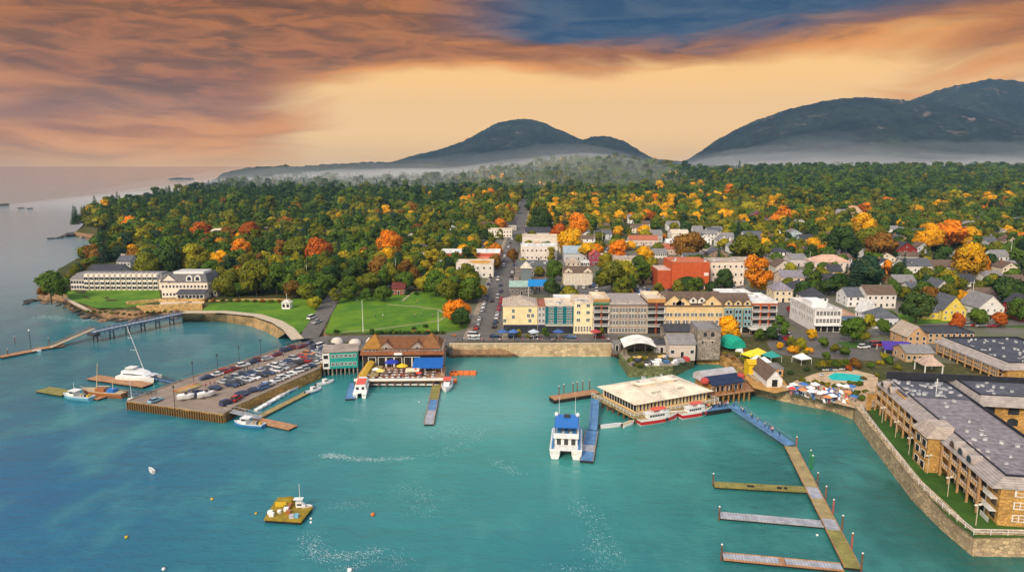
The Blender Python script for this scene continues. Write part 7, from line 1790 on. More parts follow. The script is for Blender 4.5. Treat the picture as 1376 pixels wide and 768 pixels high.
tb_("white flat annex behind apartment house", 985, 1012, 368, 352, 12, (.75, .68, .6), 'gx', 'tan', 2.5, rows=2, cols=3)
tb_("long red-roofed shop in the yellow trees", 846, 884, 330, 322, 14, (.62, .5, .42), 'gx', (.45, .14, .07), 3, rows=1, cols=6)
tb_("pale slanted-roof shed in mid town", 903, 926, 322, 314, 18, (.75, .68, .6), 'gx', 'cream', 3, rows=1, cols=4)
tb_("grey long-roofed hall amid yellow trees", 864, 890, 325, 316, 14, (.5, .46, .44), 'gx', 'grey', 4, rows=1, cols=4)
tb_("red-roofed long house in mid town", 884, 910, 342, 334, 13, (.55, .4, .32), 'gx', (.42, .13, .07), 3, rows=1, cols=5)
for l, a, b, y, e, D_, wl, rf, rc_ in [("white flat shop left of crimson house", 776, 792, 361, 353, 10, (.74, .68, .6), 'flat', 'white'), ("cream flat-roofed store in lot behind olive tree", 806, 828, 352, 344, 12, (.7, .6, .42), 'flat', 'cream'), ("white twin-storey inn right of tan flat shop", 878, 896, 350, 340, 11, (.78, .74, .68), 'gx', 'grey'), ("long white motel left of bronze tree", 896, 918, 333, 326, 10, (.78, .72, .66), 'gx', 'white'), ("white flat garage behind mid-town lot", 830, 850, 334, 327, 12, (.74, .7, .64), 'flat', 'white'), ("pink-grey shop block behind white apartment house", 946, 972, 348, 338, 12, (.62, .5, .45), 'flat', 'tan'), ("white long hall with grey roof far mid town", 936, 964, 322, 314, 12, (.76, .72, .66), 'gx', 'grey'), ("white motel row by maroon house", 1000, 1034, 322, 315, 10, (.78, .74, .7), 'gx', 'slate'), ("tan flat market right of stepped white block", 752, 776, 339, 331, 10, (.64, .54, .42), 'flat', 'tan'), ("white corner shop left of red brick building", 578, 592, 364, 353, 12, (.76, .72, .66), 'flat', 'white')]:
    tb_(l, a, b, y, e, D_, wl, rf, rc_, 2.6, rows=2, cols=6, vents=3 if rf == 'flat' else 0, wm=stucco)
# right of the hotel row
r_, W, D, h = bld("white modern three-storey corner building with big window grids", 1093, 1129, 446, 418, 26, (.74, .71, .68), 'flat', (.66, .62, .58), rows=0, cols=0, wm=stucco, name=TW, cat=TC, main=True, vents=3, parapet=1.0)
for z_ in (3.9, 7.2): win_row(r_, .5, W-.5, z_, 7, 1.3, 2.1, 0, True)
for z_ in (3.9, 7.2):
    for k in range(3): win_row(r_, 1+8*k, 8+8*k, z_, 4, 1.2, 2.1, 0, True, 'l')
win_row(r_, .5, W-.5, .2, 4, 2.4, 2.5, 0, False, 'f', DOOR); colored(MB().box(-.3, W+.3, -1.6, -.05, 3.0, 3.3, roofflat).build("canopy_ledge", r_), (.7, .68, .64))
colored(MB().box(2, W-3, 8, 18, h+.1, h+2.6, stucco).build("stair_penthouse", r_), (.78, .76, .73))
bld("cream gabled house with round turret by red tree", 1040, 1064, 406, 390, 11, (.70, .58, .40), 'hip', 'purplegrey', 4, rows=2, cols=3)
bld("tan house with grey hipped roof above turret house", 1050, 1086, 386, 372, 12, (.66, .52, .40), 'gx', 'purplegrey', 3, rows=2, cols=4)
bld("dark grey gabled house above hotel end", 1042, 1064, 374, 358, 12, (.60, .52, .44), 'gy', 'brown', 4, rows=2, cols=2)
bld("dark blue-roofed house with white turret", 1062, 1092, 400, 388, 12, (.62, .55, .5), 'hip', 'dark', 4, rows=2, cols=3)
bld("white Victorian house with many roofs behind modern building", 1082, 1112, 412, 400, 12, (.78, .76, .74), 'hip', 'dark', 4.5, rows=2, cols=4)
bld("white columned house with black roof far right town", 1036, 1063, 347, 339, 12, (.78, .74, .68), 'hip', 'dark', 3, rows=2, cols=5)
bld("peach-roofed long white house", 1094, 1142, 366, 352, 15, (.72, .60, .52), 'hip', (.66, .40, .28), 4, rows=2, cols=6)
bld("grey long house beside peach-roofed house", 1062, 1084, 358, 348, 12, (.6, .52, .5), 'gx', 'grey', 3, rows=1, cols=4)
bld("white house with black roof and dormer by dark firs", 1107, 1136, 392, 379, 10, (.75, .72, .70), 'gx', 'dark', 4, rows=1, cols=4)
bld("white shed-roofed house with flat porch", 1138, 1166, 412, 398, 12, (.76, .73, .70), 'gx', 'slate', 3.5, rows=2, cols=3)
bld("white house with brown roof right of shed-roofed house", 1164, 1203, 414, 395, 12, (.72, .66, .60), 'gx', 'brown', 3.5, rows=2, cols=5)
bld("grey hip-roofed cottage below white houses", 1174, 1206, 441, 427, 11, (.62, .60, .62), 'hip', 'slate', 4, rows=1, cols=5)
bld("white steep-gabled cottage next to grey cottage", 1163, 1180, 432, 421, 10, (.78, .75, .72), 'gy', 'white', 5, rows=1, cols=2)
bld("blue awning-fronted shop beside modern building", 1129, 1148, 437, 424, 12, (.10, .16, .26), 'flat', (.5, .3, .2), rows=1, cols=3)
r_, W, D, h = bld("bright yellow house with dark grey gable roof", 1266, 1297, 431, 416, 12, (.74, .55, .10), 'gy', 'slate', 6, rows=2, cols=4, main=True)
colored(MB().box(-9, -.05, 3, 11, -1, 3.4, clap).build("side_wing", r_), (.74, .55, .10)); colored(MB().loft([[(x, 2.6, 3.4), (x, 11.4, 3.4), (x, 7, 6.4)] for x in (-9.3, -.06)], shing).build("wing_roof", r_), (.13, .14, .16))
for x in (-8, -5.5, -3): put_window(r_, x, 3, 1.0, 1.1, 1.4, 'f', None, True)
bld("white farmhouse with tan gable roof", 1313, 1348, 429, 413, 14, (.74, .70, .64), 'gy', 'grey', 5.5, rows=2, cols=4, main=True)
r_, W, D, h = bld("dark red gabled house with white windows", 1204, 1231, 348, 335, 12, (.24, .025, .02), 'gy', 'dark', 5, rows=2, cols=3)
bld("red barn cut by the photo's right edge", 1371, 1400, 432, 411, 12, (.36, .03, .025), 'gy', 'dark', 4, rows=2, cols=2, name="barn", cat="barn")
bld("long white-gabled grey-roofed house below red house", 1216, 1252, 367, 357, 14, (.72, .68, .62), 'gx', 'slate', 4, rows=1, cols=4)
bld("long brown-roofed house behind yellow trees", 1255, 1300, 366, 358, 13, (.60, .52, .44), 'gx', 'brown', 3.5, rows=1, cols=6)
bld("small white cottage with black roof below red house", 1214, 1233, 366, 357, 9, (.76, .73, .70), 'gy', 'dark', 3, rows=1, cols=2)
bld("grey-white gabled house left of yellow tree", 1256, 1276, 402, 387, 11, (.62, .60, .58), 'gy', 'slate', 4, rows=2, cols=2)
bld("half-hidden tan house right of the yellow tree", 1312, 1344, 404, 396, 10, (.62, .5, .4), 'gx', 'brown', 3, rows=1, cols=4)
bld("white porch house with brown roof at far right", 1314, 1340, 336, 325, 11, (.76, .72, .66), 'gx', 'slate', 3.5, rows=2, cols=4)
bld("white end house at photo's right edge", 1368, 1392, 304, 296, 11, (.8, .77, .72), 'gx', 'slate', 3, rows=2, cols=3)
bld("peach steep-roofed mansion in far right woods", 1140, 1160, 300, 287, 14, (.72, .50, .34), 'gy', (.66, .36, .2), 8, rows=2, cols=3, name="mansion", cat="mansion")
bld("tan steep-roofed mansion wing beside peach mansion", 1126, 1142, 298, 289, 12, (.6, .5, .42), 'gx', 'purplegrey', 6, rows=2, cols=3, name="mansion", cat="mansion")
bld("maroon gabled house left edge of right woods", 1010, 1030, 302, 290, 12, (.22, .04, .06), 'gy', (.16, .07, .07), 5, rows=2, cols=3)
bld("white house in woods below left tree line", 453, 474, 352, 342, 11, (.80, .76, .72), 'gy', 'slate', 4.5, rows=2, cols=2)
bld("tan flat brick school behind white woods house", 476, 502, 353, 343, 14, (.45, .28, .2), 'flat', 'tan', rows=2, cols=6, wm=brick, name=TW, cat=TC)
bld("white cottage glimpsed in the central woods", 600, 613, 316, 308, 9, (.78, .74, .68), 'gy', 'white', 3, rows=1, cols=2)
bld("white cottage in woods left of red brick building", 545, 557, 328, 319, 9, (.78, .74, .7), 'gy', 'cream', 3, rows=1, cols=2)
bld("tan house at park's back corner", 562, 582, 356, 346, 10, (.62, .48, .36), 'gx', 'tan', 3, rows=2, cols=3)
bld("brick red market hall behind the park", 527, 544, 396, 387, 8, (.26, .09, .05), 'gx', (.14, .03, .025), 2.5, rows=1, cols=4, name="market_hall", cat="market hall")
bld("crimson-roofed snack stand behind park", 555, 573, 389, 381, 6, (.50, .30, .2), 'gx', (.36, .015, .015), 1.4, rows=1, cols=3, name="snack_stand", cat="stand")
# many small houses among the trees: each its own colours and label
rh = random.Random(33)
HW = {'white': (.76, .73, .69), 'cream': (.72, .62, .46), 'grey': (.48, .48, .48), 'pale blue': (.45, .52, .58), 'tan': (.58, .46, .34), 'brown': (.30, .20, .14)}
HR = {'dark': 'dark', 'grey': 'grey', 'brown': 'brown', 'slate': 'slate'}
spots = [(738, 300), (748, 283), (772, 327), (850, 300), (856, 313), (876, 290), (893, 300), (868, 305), (905, 310), (920, 300), (938, 318), (946, 329), (960, 318), (972, 332), (990, 340), (1006, 322), (1014, 330), (1028, 320), (1068, 322), (1075, 305), (1098, 300), (1107, 288), (1117, 300), (1032, 305), (1086, 330), (1110, 322), (1176, 300), (1182, 291), (1200, 312), (1215, 318), (1236, 322), (1260, 310), (1268, 296), (1292, 312), (1305, 318), (1322, 302), (1340, 296), (1350, 318), (1360, 332),
         (1240, 342), (1180, 330), (1172, 352), (1158, 372), (1170, 384), (1190, 368), (1288, 348), (1310, 352), (1345, 350), (1360, 366), (1366, 390), (1296, 385), (1336, 378), (1216, 392), (1236, 404), (1140, 344), (1086, 345), (1150, 318), (1060, 332), (1000, 305), (976, 300), (570, 334), (585, 300), (566, 278), (520, 335), (505, 300), (440, 325), (610, 290), (630, 300), (660, 288), (722, 276), (642, 280), (400, 320), (350, 318), (242, 330), (225, 318), (262, 312), (925, 345), (1010, 350), (1022, 362), (832, 345), (812, 322), (930, 360)]
def free(a, b):
    p = G(a, b); c = [q[0] for k, *q in OBST if k == 'poly'] 
    x, y = np.array([p.x]), np.array([p.y])
    return not any(abs(q[0][0]-p.x) < 60 and (inside(x, y, q)[0] or seg_dist(x, y, q)[0] < 5) for q in c) and not any(seg_dist(x, y, q[0], False)[0] < q[1]+5 for k, *q in OBST if k == 'line')
for _ in range(95):
    a, b = rh.uniform(700, 1372), rh.choice([rh.uniform(312, 352), rh.uniform(296, 330), rh.uniform(350, 378)])
    if rh.random() < .12: a = rh.uniform(560, 660); b = rh.uniform(290, 345)
    spots.append((a, b))
for a, b in spots:
    if not free(a, b): continue
    p = G(a, b); dep = p.y; w_px = rh.uniform(9, 15)/dep*F*.9
    wn = rh.choice(list(HW)); wn = 'white' if rh.random() < .5 else wn; rn = rh.choice(list(HR))
    hh = rh.choice([3.2, 5.4, 5.8]); top = P(a, b, 0); ez = b-hh*F/dep*.97
    where = ("in the left woods" if a < 460 else "behind the park" if a < 640 else "by upper main street" if a < 770 else "in mid town" if a < 940 else "behind apartment house" if a < 1070 else "on the right-hand slope" if a < 1220 else "at right edge of town")
    depth_w = "far off" if b < 308 else "midway" if b < 340 else "close in"
    bld(f"{wn} {'tall' if hh > 4 else 'low'} {'front' if (k_ := rh.random() < .4) else 'side'}-gabled house, {rn} roof, {where}, {depth_w}", a-w_px/2, a+w_px/2, b, ez, rh.uniform(8, 12), HW[wn], 'gy' if k_ else 'gx', HR[rn], rh.uniform(2.4, 4), rows=2 if hh > 4 else 1, cols=3, side=0, group="houses among the trees", chim=1 if rh.random() < .5 else 0)
# flag poles, masts and utility poles
for a, b, hh, l in [(488, 446, 14, "tall white flagpole on the park lawn"), (589, 445, 9, "shorter white pole at the lawn's hedge"), (413, 381, 12, "white pole in trees above shore lawn"), (532, 378, 14, "pale mast behind the park"), (798, 335, 15, "grey mast in mid town, left of two"), (809, 336, 15, "grey mast in mid town, right of two"), (1086, 378, 18, "tall pole in front of peach-roofed house"), (1304, 420, 16, "bare wooden pole between yellow house and farmhouse"), (1357, 350, 14, "pale pole in right-hand trees"), (1155, 395, 14, "pale utility pole among dark firs")]:
    p = G(a, b); o = thing("flagpole", p, l, "pole"); MB().tube((0, 0, -.5), (0, 0, hh), .16, whitep, .08, 6).build("pole", o); MB().lathe([(.0, hh), (.14, hh+.1), (0, hh+.3)], greym, n=6).build("finial", o)
# promenade furniture and people
for k in range(34):
    t = rp.random(); a = 608+t*212; p = G(a, 459.3+rp.uniform(-.8, .3)); person((p.x, p.y, gz(p.x, p.y)+.06), "on the promenade, " + ("left part" if t < .33 else "middle part" if t < .66 else "right part"), group="walkers on the promenade")
railing("promenade_rail", Gs((606, 461), (700, 460.8), (819, 460.6)), H0+.55, "dark railing on top of the promenade wall", 1.0, 3.0)
for a, c, l in [(675, (.05, .12, .3), "blue parasol in front of yellow hotel wing"), (717, (.5, .55, .6), "pale blue parasol in front of teal block"), (690, (.06, .14, .35), "second blue parasol along the promenade"), (750, (.05, .1, .3), "navy parasol below the teal block"), (800, (.4, .05, .05), "maroon parasol below balconied bay")]:
    p = G(a, 456.5); umbrella((p.x, p.y, gz(p.x, p.y)+.05), c, l, "parasols on the promenade", 1.6)
for a, b, l in [(556, 446, "dark park bench by hedge, left"), (575, 446, "dark park bench by hedge, right"), (610, 452, "park bench at the promenade corner")]:
    p = G(a, b); o = thing("park_bench", p, l, "bench"); MB().box(-.9, .9, -.25, .25, .4, .47, WOOD).build("seat", o); MB().box(-.9, .9, .22, .28, .5, .95, WOOD).build("backrest", o)
    for x in (-.7, .7): MB().box(x-.05, x+.05, -.2, .25, -.1, .395, darkm).build("leg", o)
for k in range(10):
    p = G(rp.uniform(470, 590), rp.uniform(402, 444)); person((p.x, p.y, gz(p.x, p.y)+.08), "strolling on the park lawn", group="visitors on the park lawn")
for k in range(14):
    p = PP(*[(240+t*150, 535-t*60) for t in [rp.random()]][0]); person((p.x, p.y, p.z+.03), "among the cars on pier", group="people on the pier")
# ================================================================ trees and shrubs
def leaf_mat(name, inst):
    m = bpy.data.materials.new(name); m.use_nodes = True; t = NT(m.node_tree); b = t.n['Principled BSDF']
    b.inputs['Roughness'].default_value = .75; b.inputs['Specular IOR Level'].default_value = .15
    if inst:
        a = t.new('ShaderNodeAttribute', attribute_type='INSTANCER'); a.attribute_name = "leafcol"; base = a.outputs['Color']
    else: base = t.new('ShaderNodeObjectInfo').outputs['Color']
    la = t.new('ShaderNodeAttribute', attribute_type='GEOMETRY'); la.attribute_name = "tint"; s = t.sep(la.outputs['Vector'])
    k = t.math('ADD', t.math('MULTIPLY', s[0], .75), .62)
    c = t.mix(1.0, base, t.comb(t.math('MULTIPLY', k, t.math('ADD', .88, t.math('MULTIPLY', s[1], .30))), k, t.math('MULTIPLY', k, .9)), 'MULTIPLY')
    # some boughs have turned, some have stayed green
    c = t.mix(t.math('MULTIPLY', t.sstep(s[2], .80, .95), .45), c, (.10, .11, .02))
    t.put(b.inputs['Base Color'], c)
    tr = t.new('ShaderNodeBsdfTranslucent'); t.put(tr.inputs['Color'], c); mx = t.new('ShaderNodeMixShader'); mx.inputs[0].default_value = .22
    out = t.n['Material Output']; t.l.new(b.outputs[0], mx.inputs[1]); t.l.new(tr.outputs[0], mx.inputs[2]); t.l.new(mx.outputs[0], out.inputs['Surface'])
    return m
LM = leaf_mat("leaves", False); LMI = leaf_mat("forest_leaves", True)
bark = pmat("bark", (.10, .075, .055), .9, .4, 2); blackc = pmat("crown_shade_twigs", (.03, .028, .016), .9, .3, 1)
def quads_mesh(name, P0, U, V, tint, mat, Nn=None):
    n = len(P0); v = np.stack([P0-U-V, P0+U-V, P0+U+V, P0-U+V], 1).reshape(-1, 3).astype(np.float32)
    me = bpy.data.meshes.new(name); me.vertices.add(4*n); me.vertices.foreach_set('co', v.ravel()); me.loops.add(4*n); me.loops.foreach_set('vertex_index', np.arange(4*n, dtype=np.int32))
    me.polygons.add(n); me.polygons.foreach_set('loop_start', np.arange(0, 4*n, 4, dtype=np.int32)); me.update(calc_edges=True)
    a = me.attributes.new("tint", 'FLOAT_VECTOR', 'FACE'); a.data.foreach_set('vector', tint.astype(np.float32).ravel())
    me.materials.append(mat)
    if Nn is not None:
        me.polygons.foreach_set('use_smooth', np.ones(n, bool)); me.normals_split_custom_set(np.repeat(Nn, 4, 0).tolist())
    return me
def crown_arrays(seed, kind, dense):
    """leaf sprays over many boughs; unit crown: width 1 (radius .5), base at z=0, height h"""
    r = np.random.default_rng(seed); P_, U_, V_, T_ = [], [], [], []; N_ = []
    if kind == 'round': hgt = r.uniform(.82, 1.0); nl = r.integers(22, 32)
    elif kind == 'tall': hgt = r.uniform(1.15, 1.4); nl = r.integers(16, 22)
    elif kind == 'shrub': hgt = .6; nl = 9
    if kind in ('round', 'tall', 'shrub'):
        off = r.uniform(-.06, .06, 2); lobes = []
        for i in range(nl):
            a = r.uniform(0, 2*math.pi) if i else 0; zf = r.uniform(.05, 1)**.8; rr = math.sqrt(max(0, 1-(abs(zf-.42)/.6)**2.2))*r.uniform(.45, 1.0)*.36
            lobes.append((np.array([rr*math.cos(a)+off[0]*zf, rr*math.sin(a)+off[1]*zf, .16+zf*(hgt-.30)]), r.uniform(.11, .20)*(1.15-.35*zf), r.random(), r.random()))
        for c, R_, t0, t2 in lobes:
            n = int(dense*1.15*R_*R_/.02)
            d = r.normal(size=(n, 3)); d[:, 2] = d[:, 2]*.9+.15; d /= np.linalg.norm(d, axis=1)[:, None]
            rad = R_*r.uniform(.45, 1.38, n)[:, None]; p = c+d*rad*np.array([1, 1, .82])
            nrm = d+r.normal(size=(n, 3))*.55; nrm /= np.linalg.norm(nrm, axis=1)[:, None]
            a = np.cross(nrm, r.normal(size=(n, 3))); a /= np.linalg.norm(a, axis=1)[:, None]; b = np.cross(nrm, a)
            s = (r.uniform(.5, 1.1, n)*.036*(170/dense)**.5)[:, None]
            g_ = p-np.array([0, 0, hgt*.38]); g_ /= np.linalg.norm(g_, axis=1)[:, None]+1e-6; nn = d*.62+g_*.55+nrm*.28; N_.append(nn/np.linalg.norm(nn, axis=1)[:, None])
            P_.append(p); U_.append(a*s); V_.append(b*s*.7)
            T_.append(np.stack([np.clip(.25+.45*t0+r.normal(0, .16, n), 0, 1), r.random(n), np.full(n, t2)], 1))
        return np.concatenate(P_), np.concatenate(U_), np.concatenate(V_), np.concatenate(T_), hgt, np.concatenate(N_)
    # conifer: tiers of drooping boughs; unit width 1, height 2.2
    hgt = 2.2; nt = 15
    for i in range(nt):
        f = i/(nt-1); R_ = .5*(1-f)**.85*r.uniform(.85, 1.1)+.02; z = .18+f*(hgt-.22); n = int(dense*.55*(R_/.5)+10)
        nb = 6+int(5*(1-f)); th = r.integers(0, nb, n)/nb*2*math.pi+i*1.1+r.normal(0, .13, n); q = r.uniform(.15, 1, n)**.7*R_
        p = np.stack([q*np.cos(th), q*np.sin(th), z-q*.35+r.normal(0, .02, n)], 1)
        u = np.stack([np.cos(th), np.sin(th), np.full(n, -.4)], 1); w = np.stack([-np.sin(th), np.cos(th), r.normal(0, .35, n)], 1)
        s = (r.uniform(.6, 1.2, n)*.05*(170/dense)**.4)[:, None]; P_.append(p); U_.append(u*s); V_.append(w*s*.7)
        T_.append(np.stack([np.clip(.5+r.normal(0, .2, n), 0, 1), r.random(n), np.zeros(n)], 1))
    return np.concatenate(P_), np.concatenate(U_), np.concatenate(V_), np.concatenate(T_), hgt, None
CROWN = {}
for kd, cnt in (('round', 7), ('tall', 4), ('shrub', 3), ('conifer', 3)):
    CROWN[kd] = []
    for i in range(cnt):
        p, u, v, t, hg, nn = crown_arrays(100+i*7+len(kd)*31, kd, 190 if kd != 'conifer' else 190)
        CROWN[kd].append((quads_mesh("crown", p, u, v, t, LM, nn), hg))
def trunk_mesh(seed, kind):
    r = random.Random(seed); mb = MB(); hg = {'round': .9, 'tall': 1.25, 'conifer': 2.15, 'shrub': .5}[kind]
    mb.tube((0, 0, -.12), (0, 0, .34*hg), .028, bark, .02, 7); top = Vector((r.uniform(-.03, .03), r.uniform(-.03, .03), hg*.8)); mb.tube((0, 0, .34*hg), top, .02, bark, .005, 6)
    if kind != 'conifer':
        for k in range(6):
            a = k*1.05+r.uniform(-.3, .3); z0 = hg*(.24+.07*k); mb.tube((0, 0, z0), (.27*math.cos(a), .27*math.sin(a), z0+hg*.22), .012, bark, .004, 5)
    me = bpy.data.meshes.new("trunk"); me.from_pydata(mb.v, [], mb.f); me.materials.append(bark); return me
TRUNK = {k: [trunk_mesh(i, k) for i in range(2)] for k in ('round', 'tall', 'conifer', 'shrub')}
PAL = {'dark green': (.046, .096, .022), 'green': (.098, .170, .020), 'olive': (.175, .185, .016), 'yellow-green': (.34, .30, .018), 'golden yellow': (.82, .44, .012), 'orange': (.80, .27, .014), 'rust red': (.46, .115, .016), 'brown': (.26, .125, .022), 'crimson': (.40, .016, .026), 'blue-green': (.034, .076, .044)}
rt = random.Random(99)
LAND = [(G(a, b), n) for a, b, n in [(160, 380, "behind the seaside inn"), (72, 395, "on the inn's rocky point"), (250, 370, "above the main inn house"), (160, 305, "on the far wooded point"), (220, 330, "near the hillside cottages left"), (300, 330, "by the white mansion on left"), (300, 360, "left of the shore lawn"), (345, 385, "behind the shore lawn"), (400, 395, "beside the white lookout hut"), (440, 385, "by the upper park road"), (470, 355, "by the white woods house"), (380, 350, "in the woods above shore lawn"), (520, 390, "on the park's back edge"),
    (520, 345, "in the woods behind the park"), (575, 385, "behind the park's right corner"), (620, 415, "at the park corner by main street"), (590, 345, "left of the red brick building"), (640, 380, "beside the ochre-patched roof"), (680, 330, "by the long red brick building"), (700, 300, "along upper main street"), (730, 385, "behind the yellow hotel wing"), (725, 340, "by the white stepped block"), (780, 345, "behind the twin-gabled theatre"), (775, 380, "beside the twin-gabled theatre"), (830, 375, "left of the cream bank"), (840, 340, "behind the tan flat shop"), (870, 375, "right of the cream bank"), (900, 335, "behind the red brick block"), (925, 395, "in front of red brick block"), (960, 330, "behind the white apartment house"), (1010, 385, "right of the white apartment house"),
    (860, 310, "in the yellow trees mid town"), (1050, 420, "at end of the brick hotel block"), (1060, 400, "by the turret house"), (1080, 340, "by the columned white house"), (1120, 370, "by the peach-roofed house"), (1160, 385, "by the dark-roofed dormer house"), (1190, 420, "by the brown-roofed white houses"), (1160, 455, "on the side-street green"), (1100, 465, "beside the side street"), (1115, 495, "along the pool hedge"), (1190, 500, "between pool and tan hotel"), (1220, 345, "around the dark red house"), (1250, 380, "below the dark red house"), (1280, 420, "by the yellow house"), (1330, 425, "by the white farmhouse"), (1300, 370, "around the long brown-roofed house"), (1350, 390, "at the right edge of town"), (1150, 300, "around the peach mansion"), (1010, 310, "by the maroon gabled house"), (1300, 320, "in the far right woods"), (1240, 450, "behind the tan hotel lodge"), (985, 460, "beside the green marquee"), (1020, 480, "by the yellow canopy tents")]]
def whereis(x, y):
    best = min(LAND, key=lambda q: ((q[0].x-x)/1.0)**2+((q[0].y-y)*.6)**2); return best[1]
def blocked(x, y, m=0.0):
    if not HAVE: prep_block()
    return bool(block_test(np.array([x]), np.array([y]), m)[0])
HAVE = []
def block_test(x, y, m=0.0):
    r = np.zeros(x.shape, bool)
    for kind, *q in OBST:
        if kind == 'line':
            r |= seg_dist(x, y, q[0], False) < q[1]+m
        else:
            poly = q[0]; xs = [p[0] for p in poly]; ys = [p[1] for p in poly]
            bb = (x > min(xs)-m) & (x < max(xs)+m) & (y > min(ys)-m) & (y < max(ys)+m)
            if bb.any():
                s = np.where(bb)[0] if x.ndim == 1 else None
                ins = inside(x[s], y[s], poly)
                if m: ins |= seg_dist(x[s], y[s], poly) < m
                r[s] |= ins
    return r
NT_ = 0
def tree(x, y, w, kind, colour, label=None, z=None, squash=1.0, name=None, group="trees of the town"):
    me, hg = rt.choice(CROWN[kind]); z = gz(x, y) if z is None else z
    nm = name or {'round': "broadleaf_tree", 'tall': "broadleaf_tree", 'conifer': "fir_tree", 'shrub': "shrub"}[kind]
    size = "huge" if w > 17 else "large" if w > 12.5 else "medium" if w > 9 else "small"
    shape = {'round': "round-crowned tree", 'tall': "upright tree", 'conifer': "pointed fir", 'shrub': "rounded shrub"}[kind]
    lab = label or f"{size} {colour} {shape} {whereis(x, y)}"
    r_ = thing(nm, (x, y, z), lab, {'conifer': 'fir tree', 'shrub': 'shrub'}.get(kind, 'tree'), group if kind != 'shrub' else "garden shrubs", rt.uniform(0, 6.28))
    c = PAL[colour]; j = rt.uniform(.85, 1.15)
    o = bpy.data.objects.new("crown", me); COL.objects.link(o); o.parent = r_; o.scale = (w, w, w*squash); o.color = (c[0]*j*rt.uniform(.9, 1.1), c[1]*j, c[2]*j, 1)
    o.location = (0, 0, w*.12 if kind in ('round', 'tall') else 0)
    t_ = bpy.data.objects.new("trunk", rt.choice(TRUNK[kind])); COL.objects.link(t_); t_.parent = r_; t_.scale = (w, w, w*squash)
    OBST_T.append((x, y, w*.36)); return r_
OBST_T = []
def T(px, py, wpx, kind, colour, label=None, squash=1.0):
    """a tree whose foot is at a pixel of the ground and whose crown is wpx wide"""
    p = G(px, py); w = wpx/F*math.hypot(p.y, H-p.z)*1.0; return tree(p.x, p.y, w, kind, colour, label, squash=squash)
